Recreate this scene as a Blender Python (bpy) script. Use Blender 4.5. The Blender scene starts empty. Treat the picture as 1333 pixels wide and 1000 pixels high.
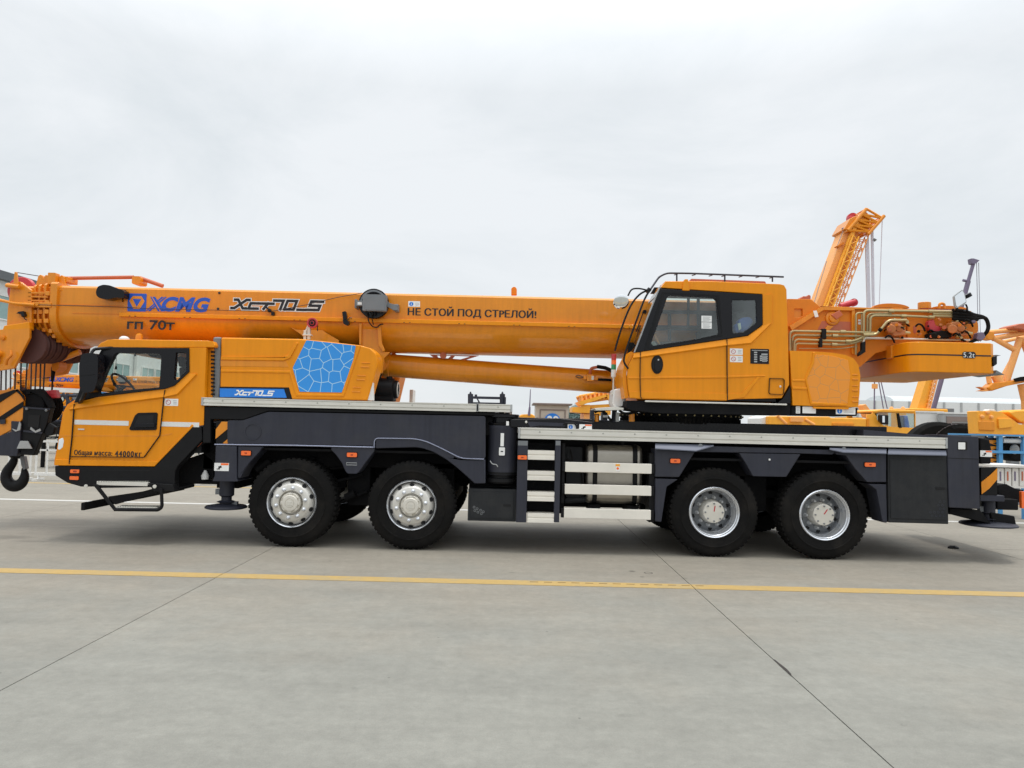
import bpy, bmesh, math, random
from mathutils import Vector, Matrix
from mathutils.geometry import tessellate_polygon
random.seed(7)
R = math.radians
sc = bpy.context.scene
col = sc.collection

# ------------------------------------------------------------------ camera
F, CX, CY, H = 950.0, 666.5, 500.0, 1.665
PITCH, ROLL = math.atan(51 / 950), R(1.35)
fw = Vector((0, math.cos(PITCH), math.sin(PITCH)))
u0 = Vector((0, -math.sin(PITCH), math.cos(PITCH)))
r0 = Vector((1, 0, 0))
up = u0 * math.cos(ROLL) - r0 * math.sin(ROLL)
rt = r0 * math.cos(ROLL) + u0 * math.sin(ROLL)
cam_d = bpy.data.cameras.new('camera')
cam_d.sensor_width = 36
cam_d.lens = 36 * F / 1333
cam_d.clip_start, cam_d.clip_end = 0.1, 2500
cam = bpy.data.objects.new('camera', cam_d)
col.objects.link(cam)
cam.matrix_world = Matrix(((rt.x, up.x, -fw.x, 0), (rt.y, up.y, -fw.y, 0), (rt.z, up.z, -fw.z, H), (0, 0, 0, 1)))
sc.camera = cam

# ------------------------------------------------------------------ world: bright overcast
w = bpy.data.worlds.new('World'); sc.world = w; w.use_nodes = True
nt = w.node_tree; nt.nodes.clear()
N = nt.nodes.new; L = nt.links.new
out = N('ShaderNodeOutputWorld'); bg = N('ShaderNodeBackground'); bg.inputs[1].default_value = 0.1
sky = N('ShaderNodeTexSky'); sky.sky_type = 'NISHITA'; sky.sun_disc = False
SUN_EL, SUN_AZ = R(83), R(110)          # azimuth measured clockwise from +Y
sky.sun_elevation = SUN_EL; sky.sun_rotation = SUN_AZ
tc = N('ShaderNodeTexCoord'); mp = N('ShaderNodeMapping'); mp.inputs['Scale'].default_value = (1.0, 1.0, 2.6)
nz = N('ShaderNodeTexNoise'); nz.inputs['Scale'].default_value = 2.1; nz.inputs['Detail'].default_value = 8; nz.inputs['Roughness'].default_value = 0.6; nz.inputs['Distortion'].default_value = 0.5
cr = N('ShaderNodeValToRGB')
cr.color_ramp.elements[0].position = 0.33; cr.color_ramp.elements[0].color = (7.6, 8.05, 8.35, 1)
cr.color_ramp.elements[1].position = 0.58; cr.color_ramp.elements[1].color = (8.75, 9.05, 9.3, 1)
mx = N('ShaderNodeMix'); mx.data_type = 'RGBA'; mx.inputs[0].default_value = 0.93
L(tc.outputs['Generated'], mp.inputs[0]); L(mp.outputs[0], nz.inputs['Vector']); L(nz.outputs[0], cr.inputs[0])
# an overcast sky is brighter overhead than at the horizon; zenith steepened above the view for top light
sz = N('ShaderNodeSeparateXYZ'); L(tc.outputs['Generated'], sz.inputs[0])
gr = N('ShaderNodeMapRange'); gr.inputs[1].default_value = 0.0; gr.inputs[2].default_value = 1.0; gr.inputs[3].default_value = 1.0; gr.inputs[4].default_value = 1.12
zr_ = N('ShaderNodeMapRange'); zr_.inputs[1].default_value = 0.42; zr_.inputs[2].default_value = 1.0; zr_.inputs[3].default_value = 0.0; zr_.inputs[4].default_value = 1.7; zad = N('ShaderNodeMath'); zad.operation = 'ADD'
cs = N('ShaderNodeVectorMath'); cs.operation = 'SCALE'; L(sz.outputs[2], gr.inputs[0]); L(cr.outputs[0], cs.inputs[0]); L(sz.outputs[2], zr_.inputs[0]); L(gr.outputs[0], zad.inputs[0]); L(zr_.outputs[0], zad.inputs[1]); L(zad.outputs[0], cs.inputs['Scale'])
L(sky.outputs[0], mx.inputs[6]); L(cs.outputs[0], mx.inputs[7]); L(mx.outputs[2], bg.inputs[0]); L(bg.outputs[0], out.inputs[0])
sun_d = bpy.data.lights.new('sun', 'SUN'); sun_d.energy = 1.5; sun_d.angle = R(12); sun_d.color = (1.0, 0.97, 0.92)
sun = bpy.data.objects.new('sun', sun_d); col.objects.link(sun)
sdir = Vector((math.sin(SUN_AZ) * math.cos(SUN_EL), math.cos(SUN_AZ) * math.cos(SUN_EL), math.sin(SUN_EL)))
sun.rotation_euler = sdir.to_track_quat('Z', 'Y').to_euler()
sc.view_settings.view_transform = 'Standard'
sc.view_settings.look = 'None'
sc.view_settings.exposure = 0.0
sc.view_settings.gamma = 1.0
sc.render.engine = 'CYCLES'

# ------------------------------------------------------------------ pixel (1333x1000 photo) -> world on the plane Y
def P(px, py, Y):
    d = fw * F + rt * (px - CX) - up * (py - CY)
    t = Y / d.y
    return (d.x * t, H + d.z * t)
def P3(px, py, Y):
    x, z = P(px, py, Y); return Vector((x, Y, z))
def W(pts, Y):
    return [P(a, b, Y) for a, b in pts]
def G(px, py):
    d = fw * F + rt * (px - CX) - up * (py - CY)
    t = -H / d.z
    return Vector((d.x * t, d.y * t, 0))
def rrect(x0, z0, x1, z1, r=0.0, n=4):
    if r <= 0: return [(x0, z0), (x1, z0), (x1, z1), (x0, z1)]
    o = []
    for cx, cz, a in ((x1 - r, z0 + r, -90), (x1 - r, z1 - r, 0), (x0 + r, z1 - r, 90), (x0 + r, z0 + r, 180)):
        for k in range(n + 1):
            t = R(a + 90 * k / n); o.append((cx + r * math.cos(t), cz + r * math.sin(t)))
    return o
def RW(px0, py0, px1, py1, Y, r=0.0, n=4):
    """a photo rectangle -> upright rectangle in the world plane Y"""
    mx_, my_ = (px0 + px1) / 2, (py0 + py1) / 2
    x0 = P(px0, my_, Y)[0]; x1 = P(px1, my_, Y)[0]; z1 = P(mx_, py0, Y)[1]; z0 = P(mx_, py1, Y)[1]
    return rrect(x0, z0, x1, z1, r, n)
def circ(cx, cz, r, n=24, rz=None):
    return [(cx + r * math.cos(2 * math.pi * k / n), cz + (rz or r) * math.sin(2 * math.pi * k / n)) for k in range(n)]
def roundpoly(pts, r, n=3):
    o = []; m = len(pts)
    for i in range(m):
        p, a, b = Vector(pts[i]), Vector(pts[i - 1]), Vector(pts[(i + 1) % m])
        da, db = (a - p), (b - p); la, lb = da.length, db.length
        rr = min(r, la * .45, lb * .45)
        s, e = p + da.normalized() * rr, p + db.normalized() * rr
        for k in range(n + 1):
            t = k / n; q = s * (1 - t) ** 2 + p * 2 * t * (1 - t) + e * t * t
            o.append((q.x, q.y))
    return o

# ------------------------------------------------------------------ materials
def mat(name, c, rough=.5, metal=0.0, coat=0.0, dirt=0.0, dirt_c=(.25, .22, .18), nscale=6.0, bump=0.0, bscale=120.0, emis=None, spec=.5, var=0.06, streak=0.0):
    m = bpy.data.materials.new(name); m.use_nodes = True
    t = m.node_tree; b = t.nodes['Principled BSDF']; n = t.nodes.new; l = t.links.new
    b.inputs['Metallic'].default_value = metal; b.inputs['Coat Weight'].default_value = coat; b.inputs['Coat Roughness'].default_value = .06
    b.inputs['Specular IOR Level'].default_value = spec
    g = n('ShaderNodeNewGeometry')
    z = n('ShaderNodeTexNoise'); z.inputs['Scale'].default_value = nscale; z.inputs['Detail'].default_value = 5; z.inputs['Roughness'].default_value = .6
    l(g.outputs['Position'], z.inputs['Vector'])
    mr = n('ShaderNodeMapRange'); mr.inputs[1].default_value = .3; mr.inputs[2].default_value = .7
    mr.inputs[3].default_value = 1 - var; mr.inputs[4].default_value = 1 + var
    l(z.outputs[0], mr.inputs[0])
    vm = n('ShaderNodeVectorMath'); vm.operation = 'SCALE'; vm.inputs[0].default_value = c; l(mr.outputs[0], vm.inputs['Scale'])
    last = vm.outputs[0]
    if streak > 0:                                    # run-off streaks and road film, stretched downwards
        ms = n('ShaderNodeMapping'); ms.inputs['Scale'].default_value = (9, 9, .55); l(g.outputs['Position'], ms.inputs[0])
        zs = n('ShaderNodeTexNoise'); zs.inputs['Scale'].default_value = 1.6; zs.inputs['Detail'].default_value = 7; zs.inputs['Roughness'].default_value = .7; l(ms.outputs[0], zs.inputs['Vector'])
        m3 = n('ShaderNodeMapRange'); m3.inputs[1].default_value = .42; m3.inputs[2].default_value = .72; m3.inputs[3].default_value = 1; m3.inputs[4].default_value = 1 - streak; l(zs.outputs[0], m3.inputs[0])
        v3 = n('ShaderNodeVectorMath'); v3.operation = 'SCALE'; l(last, v3.inputs[0]); l(m3.outputs[0], v3.inputs['Scale']); last = v3.outputs[0]
    if dirt > 0:
        z2 = n('ShaderNodeTexNoise'); z2.inputs['Scale'].default_value = 2.3; z2.inputs['Detail'].default_value = 9; z2.inputs['Roughness'].default_value = .72
        l(g.outputs['Position'], z2.inputs['Vector'])
        m2 = n('ShaderNodeMapRange'); m2.inputs[1].default_value = .48; m2.inputs[2].default_value = .75; m2.inputs[3].default_value = 0; m2.inputs[4].default_value = dirt
        l(z2.outputs[0], m2.inputs[0])
        mi = n('ShaderNodeMix'); mi.data_type = 'RGBA'; l(m2.outputs[0], mi.inputs[0]); l(last, mi.inputs[6]); mi.inputs[7].default_value = (*dirt_c, 1)
        last = mi.outputs[2]
    l(last, b.inputs['Base Color'])
    rr_ = n('ShaderNodeMapRange'); rr_.inputs[3].default_value = max(.02, rough - .07); rr_.inputs[4].default_value = min(1, rough + .1)
    l(z.outputs[0], rr_.inputs[0]); l(rr_.outputs[0], b.inputs['Roughness'])
    if bump > 0:
        zb = n('ShaderNodeTexNoise'); zb.inputs['Scale'].default_value = bscale; zb.inputs['Detail'].default_value = 3
        l(g.outputs['Position'], zb.inputs['Vector'])
        bp = n('ShaderNodeBump'); bp.inputs['Strength'].default_value = bump; bp.inputs['Distance'].default_value = .01
        l(zb.outputs[0], bp.inputs['Height']); l(bp.outputs[0], b.inputs['Normal'])
    if emis: b.inputs['Emission Color'].default_value = (*emis[:3], 1); b.inputs['Emission Strength'].default_value = emis[3]
    return m

def glass_mat(name, tint=(.75, .82, .8), extra=.04, rough=0.02):
    m = bpy.data.materials.new(name); m.use_nodes = True
    t = m.node_tree; t.nodes.clear(); n = t.nodes.new; l = t.links.new
    o = n('ShaderNodeOutputMaterial'); tr = n('ShaderNodeBsdfTransparent'); tr.inputs[0].default_value = (*tint, 1)
    gl = n('ShaderNodeBsdfGlossy'); gl.inputs['Roughness'].default_value = rough; gl.inputs[0].default_value = (.95, .97, 1, 1)
    lw = n('ShaderNodeLayerWeight'); lw.inputs[0].default_value = .5
    pw = n('ShaderNodeMath'); pw.operation = 'POWER'; l(lw.outputs['Facing'], pw.inputs[0]); pw.inputs[1].default_value = 5
    fr = n('ShaderNodeMath'); fr.operation = 'MULTIPLY_ADD'; l(pw.outputs[0], fr.inputs[0]); fr.inputs[1].default_value = .7; fr.inputs[2].default_value = .02
    nz_ = n('ShaderNodeTexNoise'); nz_.inputs['Scale'].default_value = 3
    g = n('ShaderNodeNewGeometry'); l(g.outputs['Position'], nz_.inputs['Vector'])
    ad = n('ShaderNodeMath'); ad.operation = 'MULTIPLY_ADD'; ad.inputs[1].default_value = extra * 2; l(nz_.outputs[0], ad.inputs[0]); l(fr.outputs[0], ad.inputs[2])
    mixs = n('ShaderNodeMixShader'); l(ad.outputs[0], mixs.inputs[0]); l(tr.outputs[0], mixs.inputs[1]); l(gl.outputs[0], mixs.inputs[2]); l(mixs.outputs[0], o.inputs[0])
    return m

def cells_mat(name, fill, line, scale, width, rough=.35, seed=0.0, bump=0.0):
    """printed sheet of irregular cells with thin lines"""
    m = bpy.data.materials.new(name); m.use_nodes = True
    t = m.node_tree; b = t.nodes['Principled BSDF']; n = t.nodes.new; l = t.links.new
    g = n('ShaderNodeNewGeometry'); sep = n('ShaderNodeSeparateXYZ'); l(g.outputs['Position'], sep.inputs[0])
    cb = n('ShaderNodeCombineXYZ'); l(sep.outputs[0], cb.inputs[0]); l(sep.outputs[2], cb.inputs[1]); cb.inputs[2].default_value = seed
    v = n('ShaderNodeTexVoronoi'); v.feature = 'DISTANCE_TO_EDGE'; v.voronoi_dimensions = '2D'; v.inputs['Scale'].default_value = scale; v.inputs['Randomness'].default_value = .78
    off = n('ShaderNodeVectorMath'); off.inputs[1].default_value = (seed, seed * .7, 0); l(cb.outputs[0], off.inputs[0]); l(off.outputs[0], v.inputs['Vector'])
    lt = n('ShaderNodeMapRange'); lt.inputs[1].default_value = width * .8; lt.inputs[2].default_value = width * 1.25; l(v.outputs[0], lt.inputs[0])
    mi = n('ShaderNodeMix'); mi.data_type = 'RGBA'; l(lt.outputs[0], mi.inputs[0]); mi.inputs[6].default_value = (*line, 1); mi.inputs[7].default_value = (*fill, 1)
    l(mi.outputs[2], b.inputs['Base Color']); b.inputs['Roughness'].default_value = rough; b.inputs['Coat Weight'].default_value = .4
    return m

M = {}
YC = (.80, .275, .004)
M['yellow'] = mat('yellow_paint', YC, .38, coat=.10, spec=.22, streak=.10, dirt=.12, dirt_c=(.55, .2, .02), nscale=2.5, var=.04)
M['yellow2'] = mat('orange_yellow_paint', (.765, .262, .008), .36, coat=.40, spec=.3, streak=.14, dirt=.22, dirt_c=(.5, .16, .02), nscale=3, var=.05)
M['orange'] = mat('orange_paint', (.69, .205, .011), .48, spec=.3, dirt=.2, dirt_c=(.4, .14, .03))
M['bgyel'] = mat('faded_yellow_paint', (.90, .40, .03), .45, dirt=.2, dirt_c=(.6, .28, .06))
M['bgpink'] = mat('orange_primer_paint', (.88, .39, .11), .5, dirt=.3, dirt_c=(.6, .3, .2))
M['slate'] = mat('slate_blue_paint', (.032, .034, .048), .5, spec=.3, streak=.22, bump=.06, bscale=160, dirt=.32, dirt_c=(.06, .058, .056))
M['slate2'] = mat('dark_box_paint', (.020, .0215, .024), .55, spec=.25, streak=.22, bump=.12, bscale=220, dirt=.4, dirt_c=(.055, .053, .05))
M['black'] = mat('black_plastic', (.007, .007, .008), .5, spec=.2, bump=.05, dirt=.2, dirt_c=(.03, .03, .03))
M['gblack'] = mat('glossy_black', (.005, .005, .007), .25, spec=.28)
M['under'] = mat('underbody_black', (.008, .008, .009), .8, spec=.15, dirt=.4, dirt_c=(.03, .028, .025), bump=.2, bscale=40)
M['rubber'] = mat('tyre_rubber', (.0085, .0082, .0080), .85, bump=.3, bscale=60, dirt=.6, dirt_c=(.030, .026, .022), spec=.12)
M['alu'] = mat('aluminium_rail', (.66, .64, .58), .42, metal=.2, dirt=.10, dirt_c=(.46, .44, .39), nscale=3)
M['alu2'] = mat('dull_aluminium', (.40, .40, .36), .45, metal=.4)  # darker aluminium for rail screws and tread teeth
M['tank'] = mat('brushed_tank_metal', (.40, .37, .32), .30, metal=.85, nscale=9, bump=.1, bscale=300, dirt=.2, dirt_c=(.25, .22, .19))
M['rim'] = mat('silver_rim_paint', (.66, .64, .59), .32, metal=.35, dirt=.15, dirt_c=(.35, .33, .3))
M['rim2'] = mat('bright_rim_steel', (.70, .72, .76), .22, metal=.75, dirt=.2, dirt_c=(.4, .4, .4))
M['hubcap'] = mat('hub_silver', (.66, .63, .56), .4, metal=.2, dirt=.2, dirt_c=(.40, .37, .31))
M['white'] = mat('white_sticker', (.80, .80, .78), .5)
M['whitep'] = mat('white_paint', (.72, .72, .70), .5, dirt=.3, dirt_c=(.5, .48, .44))
M['grey'] = mat('grey_paint', (.17, .18, .19), .45, dirt=.2)
M['lgrey'] = mat('light_grey_paint', (.38, .39, .39), .5, dirt=.2)
M['pole'] = mat('grey_violet_paint', (.16, .13, .20), .5)
M['red'] = mat('red_paint', (.50, .03, .04), .4, dirt=.2)
M['redorange'] = mat('red_oxide_paint', (.50, .12, .05), .5, dirt=.3)
M['blue'] = mat('blue_print', (.012, .19, .66), .35)
M['logo'] = mat('logo_blue', (.016, .085, .50), .4)
M['printk'] = mat('black_print', (.008, .007, .01), .45)
M['brass'] = mat('brass_pipe', (.42, .34, .17), .36, metal=.55, dirt=.3)
M['lens'] = mat('orange_lens', (.95, .16, .02), .25, coat=.5)
M['lensd'] = mat('dark_lens_centre', (.35, .04, .01), .3)
M['green'] = mat('green_lens', (.01, .25, .10), .25, coat=.5)
M['mirror'] = mat('mirror_glass', (.85, .88, .9), .03, metal=1.0, var=.0)
M['headl'] = mat('headlight_lens', (.80, .84, .86), .12, coat=.6)
M['seat'] = mat('seat_fabric', (.03, .03, .035), .8)
M['bluewrap'] = mat('blue_film', (.03, .12, .55), .3, coat=.3)
M['dark'] = mat('dark_recess', (.006, .006, .007), .8)
M['rope'] = mat('steel_rope', (.05, .04, .04), .6)
M['ropel'] = mat('distant_rope', (.30, .30, .34), .6)
M['edge'] = mat('edge_highlight_paint', (.30, .32, .42), .25, metal=.6)  # pale colour stands in for the glint along fender edges
M['edge2'] = mat('fender_top_sky_sheen', (.13, .14, .18), .5, metal=.15, spec=.4)  # lighter colour stands in for sky reflected on the sloping tops
M['gloss'] = mat('piano_black', (.004, .004, .005), .07, coat=1.0, spec=.5)
M['slateg'] = mat('slate_gloss_paint', (.030, .034, .050), .22, coat=.8, spec=.5)
M['alub'] = mat('pale_aluminium', (.78, .74, .66), .5, metal=.05, dirt=.08, dirt_c=(.55, .52, .46), nscale=3)
M['ropew'] = mat('pale_distant_rope', (.62, .60, .66), .6)
M['glass'] = glass_mat('clear_glass', (.95, .98, .97), .004)
M['glassd'] = glass_mat('tinted_glass', (.78, .84, .80), .05, .0)
M['glassw'] = glass_mat('windscreen_glass', (.93, .95, .93), .02)
M['cellb'] = cells_mat('blue_cell_print', (.012, .26, .72), (.42, .66, .80), 6.8, .026, seed=5.3)
M['cello'] = cells_mat('orange_cell_print', (.80, .27, .006), (.50, .23, .06), 7.0, .018, seed=1.1)

# ------------------------------------------------------------------ mesh builder
class MB:
    def __init__(s): s.v = []; s.f = []; s.m = []; s.k = 0; s.st = []
    def mat(s, k): s.k = k; return s
    def add(s, vs, fs):
        s.st.append((len(s.v), len(s.f))); b = len(s.v); s.v += [tuple(v) for v in vs]
        for f in fs: s.f.append(tuple(i + b for i in f)); s.m.append(s.k)
        return s
    def prism(s, pts, y0, y1, holes=()):
        """outline (x, z) with holes, between two Y planes"""
        loops = [list(pts)] + [list(h) for h in holes]
        if not holes:
            n = len(pts)
            tri = None
        allp = [p for lp in loops for p in lp]; n = len(allp)
        tri = tessellate_polygon([[Vector((p[0], p[1], 0)) for p in lp] for lp in loops])
        vs = [(p[0], y0, p[1]) for p in allp] + [(p[0], y1, p[1]) for p in allp]
        fs = []
        if not holes:
            m_ = len(pts); fs += [tuple(range(m_)), tuple(range(2 * m_ - 1, m_ - 1, -1))] if m_ <= 4 else []
        if holes or len(pts) > 4:
            fs += [tuple(t) for t in tri] + [(t[2] + n, t[1] + n, t[0] + n) for t in tri]
        b = 0
        for lp in loops:
            m_ = len(lp)
            for i in range(m_):
                j = (i + 1) % m_; fs.append((b + j, b + i, b + i + n, b + j + n))
            b += m_
        return s.add(vs, fs)
    def pp(s, pts, y0, y1, holes=(), r=0.0):
        p = W(pts, y0)
        if r: p = roundpoly(p, r)
        return s.prism(p, y0, y1, [W(h, y0) for h in holes])
    def rw(s, a, b, c, d, y0, y1, r=0.0): return s.prism(RW(a, b, c, d, y0, r), y0, y1)
    def box(s, x0, x1, y0, y1, z0, z1):
        v = [(x, y, z) for z in (z0, z1) for y in (y0, y1) for x in (x0, x1)]
        return s.add(v, [(0, 2, 3, 1), (4, 5, 7, 6), (0, 1, 5, 4), (2, 6, 7, 3), (0, 4, 6, 2), (1, 3, 7, 5)])
    def loft(s, secs, cap=True, closed=True):
        n = len(secs[0]); vs = [p for q in secs for p in q]; fs = []
        for a in range(len(secs) - 1):
            for i in range(n if closed else n - 1):
                j = (i + 1) % n; fs.append((a * n + i, a * n + j, (a + 1) * n + j, (a + 1) * n + i))
        if cap: fs += [tuple(range(n - 1, -1, -1)), tuple((len(secs) - 1) * n + i for i in range(n))]
        return s.add(vs, fs)
    def cyl(s, p0, p1, r0_, r1_=None, n=16, cap=True):
        p0, p1 = Vector(p0), Vector(p1); r1_ = r0_ if r1_ is None else r1_
        d = (p1 - p0).normalized(); a = d.orthogonal().normalized(); b = d.cross(a)
        ring = lambda c, r: [tuple(c + a * r * math.cos(2 * math.pi * k / n) + b * r * math.sin(2 * math.pi * k / n)) for k in range(n)]
        return s.loft([ring(p0, r0_), ring(p1, r1_)], cap)
    def tube(s, pts, r, n=8, sm=0, cap=True):
        pts = [Vector(p) for p in pts]
        if sm:
            q = []
            for i in range(len(pts) - 1):
                a, b, c, d = pts[max(i - 1, 0)], pts[i], pts[i + 1], pts[min(i + 2, len(pts) - 1)]
                for k in range(sm):
                    t = k / sm
                    q.append(.5 * ((2 * b) + (c - a) * t + (2 * a - 5 * b + 4 * c - d) * t * t + (3 * b - a - 3 * c + d) * t ** 3))
            pts = q + [pts[-1]]
        secs = []; ref = None
        for i, p in enumerate(pts):
            d = (pts[min(i + 1, len(pts) - 1)] - pts[max(i - 1, 0)]).normalized()
            a = (ref - d * ref.dot(d)) if ref else d.orthogonal()
            if a.length < 1e-5: a = d.orthogonal()
            a.normalize(); ref = a; b = d.cross(a)
            secs.append([tuple(p + a * r * math.cos(2 * math.pi * k / n) + b * r * math.sin(2 * math.pi * k / n)) for k in range(n)])
        return s.loft(secs, cap)
    def bends(s, pts, r, rad=.05, n=8, k=4, **kw):
        """pipe with rounded corners"""
        pts = [Vector(p) for p in pts]; q = [pts[0]]
        for i in range(1, len(pts) - 1):
            p, a, b = pts[i], pts[i - 1] - pts[i], pts[i + 1] - pts[i]
            rr = min(rad, a.length * .45, b.length * .45); s0, e0 = p + a.normalized() * rr, p + b.normalized() * rr
            for j in range(k + 1):
                t = j / k; q.append(s0 * (1 - t) ** 2 + p * 2 * t * (1 - t) + e0 * t * t)
        return s.tube(q + [pts[-1]], r, n, **kw)
    def lathe(s, prof, c, n=32, axis='Y', cap=True):
        """prof: (radius, offset along the axis)"""
        secs = []
        for r, o in prof:
            ring = []
            for k in range(n):
                a = 2 * math.pi * k / n; u, v = r * math.cos(a), r * math.sin(a)
                ring.append({'Y': (c[0] + u, c[1] + o, c[2] + v), 'X': (c[0] + o, c[1] + u, c[2] + v), 'Z': (c[0] + u, c[1] + v, c[2] + o)}[axis])
            secs.append(ring)
        return s.loft(secs, cap)
    def bar(s, p0, p1, w_, h_):
        """square bar between two points"""
        p0, p1 = Vector(p0), Vector(p1); d = (p1 - p0).normalized()
        a = d.cross(Vector((0, 0, 1)))
        a = Vector((0, 1, 0)) if a.length < 1e-4 else a.normalized()
        b = d.cross(a)
        q = lambda c: [tuple(c + a * i * w_ / 2 + b * j * h_ / 2) for i, j in ((-1, -1), (1, -1), (1, 1), (-1, 1))]
        return s.loft([q(p0), q(p1)])
    def build(s, name, mats, parent=None, bevel=0.0, seg=2, smooth=35, recalc=True):
        if not isinstance(mats, (list, tuple)): mats = [mats]
        o_ = ORG.get(parent.name, Vector((0, 0, 0))) if parent else Vector((0, 0, 0))
        me = bpy.data.meshes.new(name)
        me.from_pydata([(x - o_.x, y - o_.y, z - o_.z) for x, y, z in s.v], [], s.f)
        for mm in mats: me.materials.append(M[mm] if isinstance(mm, str) else mm)
        if len(mats) > 1: me.polygons.foreach_set('material_index', s.m)
        if recalc:
            b = bmesh.new(); b.from_mesh(me); bmesh.ops.recalc_face_normals(b, faces=b.faces); b.to_mesh(me); b.free()
        me.polygons.foreach_set('use_smooth', [True] * len(me.polygons))
        if hasattr(me, 'set_sharp_from_angle'): me.set_sharp_from_angle(angle=R(smooth))
        me.update()
        o = bpy.data.objects.new(name, me); col.objects.link(o)
        if parent: o.parent = parent; ORG[o.name] = o_
        if bevel > 0:
            md = o.modifiers.new('bevel', 'BEVEL'); md.width = bevel; md.segments = seg; md.limit_method = 'ANGLE'; md.angle_limit = R(32); md.harden_normals = True
        return o
ORG = {}
def each(mb, name, mats, parent, bevel=0.0, seg=2, **kw):
    """every primitive of the builder as a part of its own"""
    st = mb.st + [(len(mb.v), len(mb.f))]; out = []
    for (v0, f0), (v1, f1) in zip(st, st[1:]):
        q = MB(); q.v = mb.v[v0:v1]; q.f = [tuple(i - v0 for i in f) for f in mb.f[f0:f1]]; q.m = [0] * len(q.f)
        out.append(q.build(name, mats, parent, bevel, seg, **kw))
    return out
def empty(name, loc, label=None, cat=None, group=None, parent=None):
    o = bpy.data.objects.new(name, None); col.objects.link(o)
    o.empty_display_size = .2
    if parent:
        po = ORG.get(parent.name, Vector((0, 0, 0))); o.parent = parent; o.location = Vector(loc) - po
    else: o.location = loc
    ORG[o.name] = Vector(loc)
    if label: o['label'] = label
    if cat: o['category'] = cat
    if group: o['group'] = group
    return o
def tag(o, label=None, cat=None, group=None, kind=None):
    if label: o['label'] = label
    if cat: o['category'] = cat
    if group: o['group'] = group
    if kind: o['kind'] = kind
    return o
def copy_tree(o, parent=None, skip=()):
    c = o.copy(); col.objects.link(c)
    if parent: c.parent = parent
    for ch in list(o.children):
        if ch.name.split('.')[0] in skip: continue
        copy_tree(ch, c, skip)
    return c

# ------------------------------------------------------------------ lettering
def text_part(s, px0, px1, pyt, pyb, Y, m, parent, name='lettering', bold=0.0, shear=0.0, offset=0.0, slope=True, deep=.003, spacing=1.0):
    cu = bpy.data.curves.new('t', 'FONT'); cu.body = s; cu.shear = shear; cu.offset = offset; cu.fill_mode = 'BOTH'; cu.space_character = spacing; cu.resolution_u = 4
    ob = bpy.data.objects.new('t', cu); col.objects.link(ob)
    dg = bpy.context.evaluated_depsgraph_get(); me = bpy.data.meshes.new_from_object(ob.evaluated_get(dg))
    bpy.data.objects.remove(ob); bpy.data.curves.remove(cu)
    xs = [v.co.x for v in me.vertices]; ys = [v.co.y for v in me.vertices]
    x0, x1, y0, y1 = min(xs), max(xs), min(ys), max(ys)
    (a, b), (c, d) = P(px0, (pyt + pyb) / 2, Y), P(px1, (pyt + pyb) / 2, Y)
    zt = P((px0 + px1) / 2, pyt, Y)[1]; zb = P((px0 + px1) / 2, pyb, Y)[1]
    o_ = ORG.get(parent.name, Vector((0, 0, 0)))
    for v in me.vertices:
        x = a + (v.co.x - x0) / (x1 - x0) * (c - a); z = zb + (v.co.y - y0) / (y1 - y0) * (zt - zb)
        v.co = Vector((x, Y, z)) - o_
    if bold:
        bm2 = bmesh.new(); bm2.from_mesh(me); g2_ = bmesh.ops.duplicate(bm2, geom=bm2.verts[:] + bm2.edges[:] + bm2.faces[:])
        bmesh.ops.translate(bm2, verts=[e for e in g2_['geom'] if isinstance(e, bmesh.types.BMVert)], vec=(bold, -.0006, 0)); bm2.to_mesh(me); bm2.free()
    me.materials.append(M[m]); me.name = name
    o = bpy.data.objects.new(name, me); col.objects.link(o); o.parent = parent; ORG[o.name] = o_
    return o
def strokes(mb, lines, t, X0, Z0, sx, sz, sh, Y, deep=.002):
    """bar letters: lines are polylines in letter units; t is the bar width"""
    for ln in lines:
        pts = [Vector((X0 + (x + 0) * sx + z * sh, Z0 + z * sz)) for x, z in ln]
        n = len(pts); Lft, Rgt = [], []
        for i, p in enumerate(pts):
            d1 = (p - pts[i - 1]).normalized() if i else None
            d2 = (pts[i + 1] - p).normalized() if i < n - 1 else None
            e = (d1 or d2) if (d1 is None or d2 is None) else (d1 + d2).normalized()
            nn = Vector((-e.y, e.x)); k = 1.0
            if d1 and d2:
                k = 1 / max(.5, nn.dot(Vector((-d1.y, d1.x))))
            q = p.copy()
            if i == 0: q -= d2 * t * .5
            if i == n - 1: q += d1 * t * .5
            Lft.append(q + nn * t * .5 * k); Rgt.append(q - nn * t * .5 * k)
        for i in range(n - 1):
            quad = [Lft[i], Lft[i + 1], Rgt[i + 1], Rgt[i]]
            mb.add([(p.x, Y, p.y) for p in quad] , [(0, 1, 2, 3)])

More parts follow.
